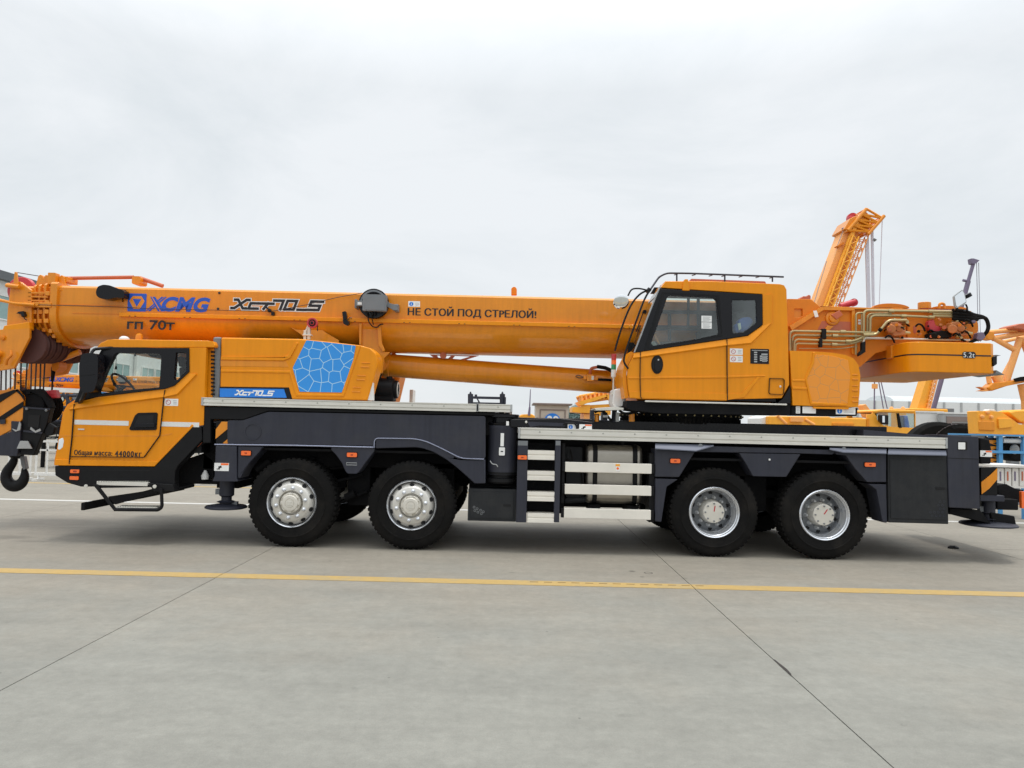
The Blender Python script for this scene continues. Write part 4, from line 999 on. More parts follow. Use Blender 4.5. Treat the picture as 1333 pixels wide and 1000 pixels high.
# bumper bar across the front
xb_ = P(105, 660, YN)[0]; zb0, zb1 = P(105, 664.5, YN)[1], P(105, 654.5, YN)[1]
part(MB().box(xb_, xb_ + .05, YN, 12.4, zb0, zb1), 'under_run_bar', 'under', cab, bevel=.01)
# head light on the corner
hl = MB().pp([(76, 572), (82, 569.5), (83.2, 574), (82, 582), (77.5, 586), (74.5, 585.5)], YN - .004, YN + .25)
part(hl, 'headlight', 'headl', cab, bevel=.012)
# door handle
dh = part(MB().pp([(179.5, 537.6), (203.5, 537), (205, 538.5), (203.6, 558.7), (202, 560), (170, 560.3), (168, 558.6), (175.5, 541)], YN - .012, YN + .0, r=.015), 'door_handle', 'black', cab, bevel=.005)
part(MB().pp([(180.5, 541), (200, 540.5), (199, 556), (174, 556.5)], YN - .014, YN - .0125), 'handle_recess', 'dark', dh)
part(MB().pp([(176, 551.5), (201, 551), (201, 556.5), (173.5, 557)], YN - .030, YN - .0145), 'handle_grip', 'gblack', dh, bevel=.005)
part(MB().rw(101.5, 558, 109.5, 559.8, YN - .008, YN - .001), 'name_badge', 'alu', cab)
# white reflective strip
for a, b in ((97, 167.5), (209.5, 259.5)):
    z1, z0 = P((a + b) / 2, 547.3 + ((a + b) / 2 - 130) * .022, YN)[1], P((a + b) / 2, 553.4 + ((a + b) / 2 - 130) * .022, YN)[1]
    part(MB().box(P(a, 550, YN)[0], P(b, 550, YN)[0], YN - .0022, YN - .0005, z0, z1), 'reflective_strip', 'whitep', cab)
text_part('Общая масса:', 96.3, 145.6, 586.2, 594.2, YN - .003, 'printk', cab, bold=.006, spacing=1.12)
text_part('44000кг', 149.5, 183.5, 587.4, 594.8, YN - .003, 'printk', cab, bold=.007, spacing=1.25)
sticker(214.2, 519.2, 232, 528.4, YN - .0, cab, 'ban')
# roof beacon, dome
part(MB().lathe([(.05, 0), (.05, .035), (.042, .075), (.02, .092), (.001, .094)], (P(181, 440, 10.2)[0], 10.2, P(181, 441, 10.2)[1] - .02), 18, 'Z'), 'roof_beacon', 'yellow2', cab)
part(MB().lathe([(.07, 0), (.065, .03), (.04, .055), (.001, .062)], (P(162, 440, 10.0)[0], 10.0, P(162, 441.5, 10.0)[1] - .02), 18, 'Z'), 'roof_dome', 'whitep', cab)
# mirror
Ym = YN - .22
mr_ = part(MB().pp([(106, 461), (118, 459.3), (125, 460.5), (127.5, 466), (127, 495), (122, 510), (109, 512), (103.4, 505), (102.8, 476)], Ym, Ym + .16, r=.03), 'mirror', 'gblack', cab, bevel=.03, seg=3)
part(MB().pp([(104.5, 489), (124, 487), (123.5, 488.2), (104.5, 490.2)], Ym - .002, Ym + .02), 'mirror_seam', 'black', mr_)
part(MB().bends([P3(118, 462, Ym + .08), P3(122, 454.5, YN - .1), P3(146, 453, YN), P3(150, 455, YN + .03)], .02).bends([P3(112, 508, Ym + .08), P3(108, 518, YN - .1), P3(104, 524, YN + .02)], .028), 'mirror_arm', 'gblack', cab)
part(MB().pp([(104, 505), (126, 497), (131, 514), (98, 524)], YN - .03, YN - .017), 'pillar_foot', 'black', cab, bevel=.004)
# steps
stp = empty('cab_step', (-4.6, YN, .8), parent=truck)
part(MB().rw(125.6, 627.4, 192, 632.4, YN - .07, YN + .12), 'step_tread', 'alu', stp, bevel=.004)
tt = MB()
for k in range(20): a = 128 + k * 3.2; tt.rw(a, 626.7, a + 1.5, 627.8, YN - .07, YN + .05)
part(tt, 'tread_tooth', 'alu2', stp)
part(MB().pp([(120, 630.5), (126, 630.5), (152, 664.5), (147.5, 664.5)], YN - .09, YN - .06).pp([(125, 632.6), (197, 631.5), (197, 634.4), (127, 635.5)], YN - .06, YN - .03)
     .pp([(140, 646.6), (185, 640), (207, 634), (207, 641), (150, 657)], YN + .1, YN + .13), 'step_frame', 'black', stp, bevel=.004)
part(MB().bends([P3(210, 636, YN - .08), P3(211, 660, YN - .08), P3(206, 664, YN - .08), P3(149, 663.4, YN - .08)], .022, rad=.06), 'step_rail', 'black', stp)
part(MB().rw(151, 659.9, 204, 663.4, YN - .07, YN + .10), 'step_tread', 'alu', stp, bevel=.003)
tt = MB()
for k in range(16): a = 153 + k * 3.2; tt.rw(a, 659.2, a + 1.5, 660.3, YN - .07, YN + .05)
part(tt, 'tread_tooth', 'alu2', stp)
part(MB().lathe([(.022, -.10), (.022, -.112), (.006, -.114)], (P(118, 632, YN)[0], YN, P(118, 632, YN)[1]), 12).lathe([(.024, -.10), (.024, -.112), (.006, -.114)], (P(206.5, 632.5, YN)[0], YN, P(206.5, 632.5, YN)[1]), 12), 'step_bolt', 'alu', stp)
part(MB().pp([(193, 629), (225, 631), (227, 640), (200, 640)], YN - .07, YN + .1).cyl(P3(215, 640, 9.6), P3(252, 631, 9.9), .03), 'step_bracket', 'black', stp, bevel=.006)

# ---------------------------------------------------------------- engine hoods
HY0, HY1 = YN + .10, 9.98
hood = part(MB().pp([(287.7, 439.2), (392, 441.2), (430, 445), (469, 449.6), (483, 453.5), (489.5, 460), (491.3, 468), (490.8, 478), (485, 498), (478.3, 521.5), (285.7, 518.5)], HY0, HY1), 'engine_hood', 'yellow', bevel=.05, seg=4)
ORG[hood.name] = ORG[truck.name]
hb_ = HY0
part(MB().pp([(287.2, 464), (366, 465.2), (374, 462.5), (385, 446), (388, 446.4), (377.5, 466), (369, 469.5), (287, 468.5)], hb_ - .016, hb_ + .01), 'hood_crease', 'yellow', hood, bevel=.012)
part(MB().pp([(287, 481), (378, 482.5), (381.5, 492), (389, 512), (444, 513), (466, 449.6), (469.5, 450), (447.5, 516.5), (385, 515.5), (376.5, 486), (287, 484.5)], hb_ - .012, hb_ + .01), 'hood_crease', 'yellow', hood, bevel=.010)
part(MB().pp([(287, 469), (372, 470.5), (376, 478), (287, 476.8)], hb_ - .004, hb_ + .004), 'hood_recess', 'yellow2', hood, bevel=.003)
part(MB().pp([(399, 442.9), (430, 446.2), (463, 450), (458, 478), (444.8, 511), (390, 510), (381, 479)], hb_ - .006, hb_ + .01, r=.01), 'cell_decal', 'cellb', hood)
part(MB().pp([(285.8, 503.4), (376, 504.5), (380.3, 519.5), (285.6, 518.6)], hb_ - .005, hb_ + .01), 'name_plate', 'gblack', hood)
part(MB().pp([(286, 505.6), (369.5, 506.6), (373.2, 518), (286, 517)], hb_ - .0075, hb_ - .0055), 'plate_print', 'blue', hood)
for (a, b) in ((470.5, 472), (465, 488.5), (459, 504)):
    v_ = MB()
    v_.pp([(a, b), (a + 11, b + .3), (a + 11, b + 1.2), (a, b + .8)], hb_ - .010, hb_ + .005).pp([(a - 1, b + 5), (a + 10, b + 5.4), (a + 10, b + 7), (a - 1, b + 6.4)], hb_ - .010, hb_ + .005)
    part(v_, 'hood_louvre', 'yellow2', hood, bevel=.004)
# far hood, seen under the boom
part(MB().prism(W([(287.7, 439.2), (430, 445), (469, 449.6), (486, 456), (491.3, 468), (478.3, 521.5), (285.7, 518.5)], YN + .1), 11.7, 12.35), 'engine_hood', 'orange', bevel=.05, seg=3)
part(MB().prism(W([(287.7, 445), (440, 449), (460, 470), (455, 521), (285.7, 518.5)], YN + .1), 10.0, 11.7), 'engine_cover', 'under')
part(MB().pp([(479, 500), (485.5, 498), (486, 521.5), (478.5, 521.3)], HY0 + .02, HY0 + .1), 'hood_bracket', 'whitep', bevel=.004)
# air filter drum
yv = 10.45; a0, a1 = P3(486, 506, yv), P3(515, 507, yv)
part(MB().lathe([(.02, 0), (.155, .0), (.16, .02), (.16, .27), (.13, .29), (.13, .33), (.12, .33), (.1, .31), (.02, .31)], (a0.x, yv + .12, a0.z), 32, 'X'), 'air_filter', 'black')
part(MB().lathe([(.11, .335), (.10, .345), (.085, .345), (.085, .335)], (a0.x, yv + .12, a0.z), 32, 'X', cap=False), 'filter_ring', 'alu')
part(MB().rw(486, 500, 512, 522, yv, yv + .3).cyl(P3(491, 487, yv + .1), P3(491, 499, yv + .1), .05).cyl(P3(507, 490, yv + .1), P3(507, 498, yv + .1), .045), 'filter_box', 'black', bevel=.02)
part(MB().rw(533, 507, 537.5, 526, 11.9, 12.2), 'marker_post', 'whitep', bevel=.01)
# red warning bell on its bracket
part(MB().rw(395, 430, 398.6, 442, 9.85, 9.9).rw(400, 426, 403.6, 442, 9.85, 9.9).rw(394, 435, 405, 437, 9.83, 9.92).cyl(P3(397, 434, 9.86), P3(403, 420, 9.86), .012), 'bell_bracket', 'alu', bevel=.003)
bx = P3(406.5, 420.6, 9.8)
bl_ = part(MB().lathe([(.03, .16), (.055, .1), (.072, .02), (.072, -.01), (.058, -.012), (.045, .0)], bx, 26, cap=False), 'warning_bell', 'red')
part(MB().lathe([(.058, -.002), (.001, -.002)], bx, 22, cap=False), 'bell_mouth', 'dark', bl_); part(MB().lathe([(.03, -.01), (.028, -.02), (.001, -.022)], bx, 18), 'bell_core', 'red', bl_)
part(MB().lathe([(.022, -.022), (.018, -.03), (.001, -.031)], bx, 14), 'bell_centre', 'gblack', bl_)
part(MB().tube([P3(414, 424, 9.8), P3(413, 428, 9.8), P3(413.5, 431, 9.8)], .007, 6), 'bell_cable', 'black')

# ---------------------------------------------------------------- boom
BY0, BC, BY1 = 10.35, 10.95, 11.55
zT = P(600, 383.8, BY0)[1]; zM = zT - .43; zB = P(600, 459, 10.75)[1] - .015
def bsec(x, s_=1.0, top=None, g=0.0):
    """U-shaped cross section: flat upper sides, rounded belly"""
    hw = .60 * s_ + g; t = (top if top is not None else zT) + g; pts = []
    mid = zM; depth = (zM - zB) * s_ + g
    pts += [(x, BC - hw + .03, t), (x, BC - hw, t - .03)]
    for k in range(15):
        a = math.pi * k / 14; pts.append((x, BC - hw * math.cos(a), mid - depth * math.sin(a)))
    pts += [(x, BC + hw, t - .03), (x, BC + hw - .03, t)]
    return pts
XB0, XB1 = P(72, 400, BY0)[0], P(1056, 400, BY0)[0]
boom = empty('boom', (0, BC, 3), parent=truck)
part(MB().loft([bsec(XB0), bsec(XB1)]), 'boom_section', 'yellow2', boom, smooth=30)
# ledge along the side
part(MB().box(P(157, 410, BY0)[0], P(1010, 430, BY0)[0], BY0 - .045, BY0 + .02, zT - .435, zT - .375), 'boom_ledge', 'yellow', boom, bevel=.008)
lb = MB(); x = P(170, 410, BY0)[0]
while x < P(990, 430, BY0)[0]:
    for d in (0, .08): lb.box(x + d, x + d + .022, BY0 - .049, BY0 - .046, zT - .428, zT - .420)
    x += .78
each(lb, 'ledge_bolt', 'printk', boom)
part(MB().box(XB0 + .05, P(160, 405, BY0)[0], BY0 - .008, BY0, P(120, 398, BY0)[1] - .0, P(120, 398, BY0)[1] + .008).box(XB0 + .25, P(155, 405, BY0)[0], BY0 - .006, BY0, zT - .40, zT - .393), 'boom_weld', 'orange', boom)
# thick collar at the end of the base section and nested section collars
def collar(px, s_, thick, g, name='section_collar', m='yellow2', top=None):
    x = P(px, 400, BY0)[0]; o_ = bsec(x, s_, top, g); i_ = bsec(x, s_, top, -.03)
    mb = MB(); a = o_; b = [(x + thick, y, z) for _, y, z in o_]
    mb.loft([a, b]); return part(mb, name, m, boom, bevel=.006, seg=1)
secs_ = [(66.5, 1.0, .10, .045), (56, .96, .035, .03), (46.5, .92, .035, .02), (38.5, .88, .035, .015)]
for k, (px, s_, th, g) in enumerate(secs_):
    collar(px, s_, th, g, 'base_collar' if k == 0 else 'section_collar')
    xk = P(px, 400, BY0)[0]
    # finger lugs on top
    lug = MB(); w_ = .065
    lug.prism([(xk - .02, zT - .02), (xk + .11, zT - .02), (xk + .085, zT + .14), (xk + .06, zT + .17), (xk + .03, zT + .17), (xk + .01, zT + .14)], BY0 + .12, BY0 + .20)
    part(lug, 'guide_lug', 'yellow2', boom, bevel=.015)
    # pads round the belly
    pd = MB()
    for j in range(3, 12):
        a = math.pi * j / 14 * .9; hw = .60 * s_ + g; dp = (zM - zB) * s_ + g
        y, z = BC - hw * math.cos(a), zM - dp * math.sin(a)
        pd.box(xk - .05, xk, y - .02, y + .06, z - .01, z + .05)
    for j in range(4):
        pd.box(xk - .06, xk, BC - .6 * s_ - g - .01, BC - .6 * s_ + .05, zT - .16 - .13 * j, zT - .10 - .13 * j)
    each(pd, 'wear_pad', 'yellow2' if k % 2 == 0 else 'orange', boom, bevel=.006)
for (pa, pb, s_) in ((66, 55, .93), (56, 45, .89), (46.5, 37, .85), (38.5, 10, .82)):
    part(MB().loft([bsec(P(pb, 400, BY0)[0], s_), bsec(P(pa, 400, BY0)[0] + .02, s_)]), 'boom_section', 'orange' if s_ != .82 else 'yellow2', boom, smooth=30)
hr = MB()
for k in range(4):
    zz = P(50, 385 + 3 * k, BY0)[1] if False else zT - .12 - .055 * k
    hr.box(P(38, 380, BY0)[0], P(64, 380, BY0)[0], BY0 - .02, BY0 - .0, zz - .010, zz + .010)
part(hr, 'hose_clamp', 'yellow2', boom)
part(MB().rw(30, 393.5, 66, 400, BY0 - .06, BY0).lathe([(.03, -.07), (.03, -.08)], (P(52, 397, BY0)[0], BY0, P(52, 397, BY0)[1]), 12).lathe([(.03, -.07), (.03, -.08)], (P(42, 396, BY0)[0], BY0, P(42, 396, BY0)[1]), 12), 'slide_block', 'yellow2', boom, bevel=.008)
# boom head
hd = BY0 - .02
part(MB().pp([(14, 368), (26, 366.5), (33, 372), (41, 378), (41, 430), (8, 430), (10, 400)], hd, hd + .06), 'head_cheek', 'yellow2', boom, bevel=.01)
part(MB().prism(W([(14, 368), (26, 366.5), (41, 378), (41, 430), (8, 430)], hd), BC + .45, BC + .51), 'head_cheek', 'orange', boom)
part(MB().pp([(5, 424), (37.5, 419), (38.5, 428.5), (3, 430.2)], hd - .09, hd + .01), 'head_shoulder', 'yellow', boom, bevel=.01)
ckp = [(2, 429), (38.3, 427.5), (38.3, 439.5), (18, 479.5), (-4, 483), (-40, 487), (-34, 450), (-10, 430)]
part(MB().pp(ckp, hd - .09, hd - .04), 'sheave_cheek', 'yellow2', boom, bevel=.012)
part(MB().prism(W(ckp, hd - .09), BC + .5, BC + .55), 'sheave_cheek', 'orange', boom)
part(MB().prism(W([(0, 432), (34, 432), (40, 444), (32, 455), (20, 470), (-30, 470)], hd), hd + .1, hd + .4), 'head_core', 'orange', boom)
part(MB().lathe([(.035, -.10), (.035, -.12), (.02, -.125)], (P(10, 441, hd)[0], hd - .0, P(10, 441, hd)[1]), 12), 'cheek_bolt', 'orange', boom)
for (a, b) in ((5, 462), (2, 470)):
    part(MB().lathe([(.05, -.09), (.05, -.15), (.03, -.16)], (P(a, b, hd)[0], hd, P(a, b, hd)[1]), 14), 'sheave_pin', 'yellow2' if b < 465 else 'redorange', boom)
part(MB().bends([P3(14, 457, hd - .15), P3(15, 463, hd - .17), P3(9, 468, hd - .17), P3(8, 475, hd - .15)], .018), 'pin_keeper', 'orange', boom)
part(MB().lathe([(.06, -.04), (.19, -.04), (.20, -.03), (.175, 0), (.20, .03), (.19, .04), (.06, .04)], (P(29, 378.5, BC - .3)[0], BC - .3, P(29, 378.5, BC - .3)[1]), 36), 'top_sheave', 'red', boom, smooth=20)
part(MB().pp([(18.5, 354), (21.5, 354), (23.5, 372), (16.5, 374)], hd - .03, hd + .0).cyl(P3(8, 371.5, hd - .05), P3(25, 373.5, hd - .05), .03).cyl(P3(11, 371, hd - .05), P3(12, 371, hd + .4), .03), 'sheave_guard', 'yellow2', boom, bevel=.008)
part(MB().tube([P3(-6, 389.5, hd - .06), P3(3, 391.5, hd - .06), P3(18, 395, hd - .06), P3(45, 397, hd - .06)], .022, 8), 'head_pipe', 'yellow2', boom)
part(MB().pp([(21, 408), (24, 405.6), (30, 405), (32, 411), (28, 412.6), (27, 409)], hd - .06, hd - .0).tube([P3(30, 411, hd - .04), P3(32, 415, hd - .04), P3(35, 417, hd - .02)], .007, 6), 'head_camera', 'gblack', boom, bevel=.006)
part(MB().cyl(P3(20, 354.5, BY0 + .3), P3(66, 362, BY0 + .5), .006), 'guy_wire', 'rope', boom)
# rear bracket beneath head
part(MB().pp([(66, 459), (73, 456), (76, 462), (77, 478), (72, 484), (67, 482)], BC - .1, BC + .1), 'jib_lug', 'orange', boom, bevel=.01)
part(MB().cyl(P3(78, 468, 10.9), P3(104, 458, 10.9), .045, n=12), 'jib_arm', 'yellow2', boom)
# sheave cluster under the head, ropes, small overhoist weight
M['sheave'] = mat('dark_sheave', (.085, .028, .022), .6, dirt=.4, dirt_c=(.03, .02, .02))
sh = MB()
for k in range(8):
    y = BY0 + .10 + k * .11; x, z = P(30, 450, y); x = P(30, 450, BY0)[0] + .02 + k * .02; sh.lathe([(.08, -.045), (.25, -.045), (.26, -.03), (.23, 0), (.26, .03), (.25, .045), (.08, .045)], (x + .02, y, z), 30)
each(sh, 'head_sheave', 'sheave', boom, smooth=20)
# rods on the top
each(MB().cyl(P3(84, 362.5, BC - .3), P3(174, 361, BC - .3), .028, n=10).cyl(P3(182, 362, BC - .3), P3(212, 372.5, BC - .3), .030, n=10), 'top_rod', 'redorange', boom)
each(MB().rw(171.5, 359.5, 183, 370, BC - .4, BC - .2, .03).rw(76, 360, 88, 367, BC - .45, BC - .2, .01).rw(62, 355, 72, 370, BC - .55, BC - .45, .01), 'rod_mount', 'yellow2', boom, bevel=.015)
part(MB().pp([(665.5, 384), (665.5, 375.5), (668, 373.3), (671, 373.5), (672.8, 376), (672.8, 384)], BC - .2, BC - .12), 'top_stop', 'orange', boom, bevel=.01)
# side lamp
part(MB().pp([(124.5, 380), (127, 373), (134, 370.5), (143, 371.5), (150, 374.5), (161.5, 378), (161.5, 388), (150, 387.5), (141, 389.8), (130, 388.6), (125.5, 385)], BY0 - .16, BY0 - .02, r=.03), 'side_lamp', 'gblack', boom, bevel=.03, seg=3)
part(MB().tube([P3(158, 388, BY0 - .03), P3(160, 391, BY0 - .02), P3(159.5, 393, BY0 - .01)], .008, 6).rw(158, 377.5, 162.3, 389, BY0 - .04, BY0), 'lamp_mount', 'black', boom)
for a, b in ((285.7, 381.5), (284, 402.2)):
    part(MB().lathe([(.017, 0), (.017, -.012), (.01, -.016)], (P(a, b, BY0)[0], BY0, P(a, b, BY0)[1]), 12), 'boom_bolt', 'printk', boom)
part(MB().lathe([(.006, 0), (.006, -.03)], (P(79.5, 377.7, BY0)[0], BY0, P(79.5, 377.7, BY0)[1]), 8), 'boom_bolt', 'yellow2', boom)
# cable reel
rx, rz = P(488.5, 397, BY0); rl_ = empty('cable_reel', (rx, BY0 - .1, rz), parent=truck)
part(MB().lathe([(.03, -.03), (.17, -.03), (.205, -.05), (.210, -.055), (.210, -.065), (.19, -.065), (.185, -.12), (.21, -.125), (.21, -.135), (.205, -.14), (.15, -.14), (.14, -.13), (.03, -.13)], (rx, BY0, rz), 40), 'reel_drum', 'gblack', rl_)
part(MB().prism([(rx + .19 * math.cos(t), rz + .19 * math.sin(t)) for t in [math.pi * k / 16 for k in range(17)]] + [(rx + .165 * math.cos(t), rz + .165 * math.sin(t)) for t in [math.pi * (16 - k) / 16 for k in range(17)]], BY0 - .145, BY0 - .141), 'drum_rim', 'grey', rl_)
part(MB().prism(RW(473, 384.2, 503.5, 405.5, BY0 - .2, .015), BY0 - .25, BY0 - .145), 'reel_box', 'grey', rl_, bevel=.012)
part(MB().prism(RW(475.5, 386.2, 501, 403.6, BY0 - .25, .01), BY0 - .256, BY0 - .2505), 'box_lid', 'grey', rl_, bevel=.003)
part(MB().rw(463, 391.5, 474, 398.5, BY0 - .2, BY0 - .12).rw(461.5, 389.5, 464.5, 401, BY0 - .16, BY0).pp([(502, 391), (508, 395), (517.5, 397), (517.5, 404), (512, 404), (502, 398)], BY0 - .16, BY0 - .12).rw(513.5, 396, 518.5, 405.5, BY0 - .12, BY0), 'reel_arm', 'grey', rl_, bevel=.006)
part(MB().prism(RW(465.5, 393.5, 471, 396.8, BY0 - .2), BY0 - .202, BY0 - .2005), 'reel_label', 'white', rl_)
part(MB().tube([P3(478, 406, BY0 - .18), P3(480, 418, BY0 - .16), P3(485, 425, BY0 - .12), P3(491, 426, BY0 - .08), P3(495, 422.5, BY0 - .06), P3(499, 422, BY0 - .05)], .009, 6, sm=4).tube([P3(484, 406, BY0 - .18), P3(484.5, 415, BY0 - .16), P3(486, 423, BY0 - .12)], .008, 6, sm=4)
     .cyl(P3(477.5, 404, BY0 - .19), P3(477.5, 410, BY0 - .19), .015).cyl(P3(485, 404, BY0 - .19), P3(485, 410, BY0 - .19), .012).cyl(P3(488, 404, BY0 - .19), P3(488, 410, BY0 - .19), .012), 'reel_cable', 'black', rl_)
part(MB().tube([P3(471, 381.5, BY0 - .08), P3(440, 387, BY0 - .05), P3(400, 396.5, BY0 - .03), P3(356, 405, BY0 - .03), P3(353, 405.5, BY0 - .03)], .0045, 6).tube([P3(352, 405.3, BY0 - .03), P3(200, 402, BY0 - .03), P3(162, 400, BY0 - .03), P3(72, 397.5, BY0 - .06), P3(30, 396, BY0 - .08)], .0045, 6), 'sensor_cable', 'rope', boom)
part(MB().lathe([(.027, -.02), (.027, -.05), (.015, -.055)], (P(352, 405, BY0)[0], BY0, P(352, 405, BY0)[1]), 12).cyl(P3(352, 405, BY0 - .03), P3(347, 400.5, BY0 - .03), .012).rw(353, 406, 356.5, 410.5, BY0 - .05, BY0), 'cable_guide', 'gblack', boom)
# lamp near the reel
part(MB().pp([(445.3, 406), (450, 405), (451.5, 412), (450, 416.5), (446.5, 416)], BY0 - .12, BY0 - .06, r=.01).pp([(446, 416), (451, 415.5), (455, 421), (452, 424), (447, 421.5)], BY0 - .12, BY0 - .06, r=.01).tube([P3(452, 417, BY0 - .08), P3(455, 413.5, BY0 - .06), P3(458, 414, BY0 - .05)], .006, 6), 'boom_lamp', 'gblack', boom, bevel=.008)
# cylinder bracket and gusset plates
part(MB().prism(W([(466, 421), (495, 422), (496.5, 448), (500, 458), (507, 458), (499, 466), (497, 486), (488, 486), (470, 452), (467, 449)], BY0 - .02), BY0 + .02, BY0 + .08) , 'cylinder_bracket', 'yellow2', boom, bevel=.008)
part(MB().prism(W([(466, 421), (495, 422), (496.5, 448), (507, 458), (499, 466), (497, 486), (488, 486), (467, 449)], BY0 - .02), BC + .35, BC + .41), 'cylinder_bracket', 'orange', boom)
each(MB().pp([(467.5, 421), (471, 421), (470, 449), (467.5, 449)], BY0 - .03, BY0 + .02).pp([(491, 424), (495.6, 424), (497, 446), (501, 456), (498, 458), (493, 450)], BY0 - .03, BY0 + .02), 'bracket_rib', 'yellow2', boom, bevel=.006)
part(MB().pp([(377, 425.5), (386, 429.3), (419.5, 430), (427, 435), (441, 443), (441, 447), (400, 445), (392, 436)], BY0 - .015, BY0 + .03), 'gusset_plate', 'yellow2', boom, bevel=.005)
part(MB().prism(W([(556, 459), (622, 460.5), (600, 467.5), (566, 466.5)], 10.6), 10.9, 10.94, [W([(566, 460.3), (585, 460.6), (580, 465.3), (569, 465)], 10.6), W([(590, 460.8), (611, 461.6), (597, 465.8), (586, 465.4)], 10.6)]).cyl(P3(577, 463, 10.8), P3(577, 463, 11.1), .05), 'jib_support', 'redorange', boom, bevel=.004)
# prints on the boom
Yp = BY0 - .004
lg = MB().prism(RW(166.5, 382.3, 190.6, 405.6, BY0, .012), Yp - .001, Yp + .002); lgo = part(lg, 'logo_plate', 'logo', boom)
lx, lz = P(178.5, 394, BY0)
tri = lambda r_, f_=1: [(lx - r_ * .87, lz + r_ * .5), (lx, lz - r_), (lx + r_ * .87, lz + r_ * .5)]
hexo = [(lx - .060, lz + .092), (lx + .060, lz + .092), (lx + .108, lz + .02), (lx + .045, lz - .092), (lx - .045, lz - .092), (lx - .108, lz + .02)]
part(MB().prism(hexo, Yp - .0025, Yp - .0015), 'logo_hexagon', 'yellow2', lgo)
part(MB().prism([(lx - .062, lz + .050), (lx + .062, lz + .050), (lx, lz - .062)], Yp - .004, Yp - .003), 'logo_triangle', 'logo', lgo)
part(MB().bar((lx - .078, Yp - .0035, lz + .068), (lx + .078, Yp - .0035, lz + .068), .001, .012).bar((lx - .082, Yp - .0035, lz + .062), (lx - .006, Yp - .0035, lz - .075), .001, .012).bar((lx + .082, Yp - .0035, lz + .062), (lx + .006, Yp - .0035, lz - .075), .001, .012), 'logo_line', 'yellow2', lgo)
text_part('CMG', 210.5, 273.6, 386.8, 406.3, Yp, 'logo', boom, shear=.28, offset=.045, spacing=1.02)
xl_ = MB()
def slant(p): return [(x, Yp, z) for x, z in W(p, Yp)]
xl_.add(slant([(195.5, 386.3), (202, 386.5), (214.5, 405.5), (205.5, 405.4)]), [(0, 1, 2, 3)])
xl_.add(slant([(214.5, 386.6), (217.2, 386.7), (195.5, 405.2), (192.2, 405.1)]), [(0, 1, 2, 3)])
xl_.add(slant([(210, 386.5), (213.2, 386.6), (191, 405.1), (190.2, 404)]), [(0, 1, 2, 3)])
each(xl_, 'lettering', 'logo', boom, recalc=False)
part(MB().bar(P3(197.7, 386.3, Yp - .002), P3(209, 405.5, Yp - .002), .001, .010), 'lettering', 'yellow2', boom)
text_part('гп 70т', 165.3, 227.5, 416.8, 429.4, Yp - .004 , 'printk', boom, offset=.022)
text_part('НЕ СТОЙ ПОД СТPЕЛОЙ!', 530.6, 697.5, 400.0, 414.3, Yp, 'printk', boom, bold=.009)
sticker(531.5, 392.2, 546.8, 399.4, BY0, boom, 'info')
# XCT70_S in bar letters with a pale outline
GL = {'X': ([[(0, 1), (.25, 1), (.85, 0), (1.1, 0)], [(1.12, 1), (.9, 1), (.2, 0), (-.02, 0)]], 1.15), 'c': ([[(.75, .62), (.06, .62), (.06, .0), (.75, 0)]], .85), 't': ([[(0, .62), (.9, .62)], [(.48, .62), (.30, 0)]], .8),
      '7': ([[(0, 1), (.72, 1), (.72, .0)]], .95), '0': ([[(0, 0), (0, 1), (.72, 1), (.72, 0), (0, 0)]], .95), '_': ([[(0, -.02), (.55, -.02)]], .75), 'S': ([[(.9, 1), (0, 1), (0, .5), (.8, .5), (.8, 0), (-.1, 0)]], 1.0)}
def model_name(px0, px1, pyt, pyb, Y, parent, cm, om=None):
    x0, x1 = P(px0, (pyt + pyb) / 2, Y)[0], P(px1, (pyt + pyb) / 2, Y)[0]; z1, z0 = P((px0 + px1) / 2, pyt, Y)[1], P((px0 + px1) / 2, pyb, Y)[1]
    h = z1 - z0; t = h * .21; tot = sum(GL[c][1] for c in 'Xct70_S'); sx = (x1 - x0 - h * .3) / tot
    for layer, tt_, yy, m in (((0, t * 1.9, Y, om),) if om else ()) + ((1, t * 1.15, Y - .0015, cm),):
        mb = MB(); x = x0 + .02
        for c in 'Xct70_S':
            ls, adv = GL[c]
            strokes(mb, ls, tt_, x, z0 + t * .5, sx * .92, h - t, h * .28, yy); x += adv * sx
        part(mb, 'lettering', m, parent, recalc=False)
model_name(300, 422, 390.0, 404.0, Yp, boom, 'printk', 'whitep')
model_name(304.5, 356, 508.2, 515.2, HY0 - .009, hood, 'white')

# ---------------------------------------------------------------- lift cylinder
LY = BC
c0, c1 = P3(503, 475.5, LY), P3(802, 498, LY)
dv = (c1 - c0).normalized()
cy_ = part(MB().cyl(c0, c1, .172, .172, n=40), 'lift_cylinder', 'yellow2', smooth=40)
part(MB().cyl(c0 - dv * .02, c0 + dv * .06, .19, n=40).cyl(c0 - dv * .06, c0 - dv * .02, .155, n=40), 'cylinder_gland', 'yellow2', cy_, bevel=.008)
part(MB().cyl(c0 - dv * .14, c0 - dv * .05, .12, n=30).cyl(P3(497, 477, LY - .35), P3(497, 477, LY + .35), .07, n=20), 'cylinder_rod_eye', 'orange', cy_, bevel=.008)
hb = MB()
for k in range(12):
    a = 2 * math.pi * k / 12; e1 = Vector((0, 1, 0)); e2 = dv.cross(e1)
    q = c0 - dv * .06 + (e1 * math.cos(a) + e2 * math.sin(a)) * .172; hb.cyl(q, q - dv * .02, .012, n=6)
part(hb, 'gland_bolt', 'brass', cy_)
part(MB().bends([P3(794, 481.5, LY - .22), P3(780, 477.5, LY - .22), P3(769, 479.5, LY - .22), P3(768, 487, LY - .2)], .022, rad=.08), 'cylinder_pipe', 'redorange', cy_)
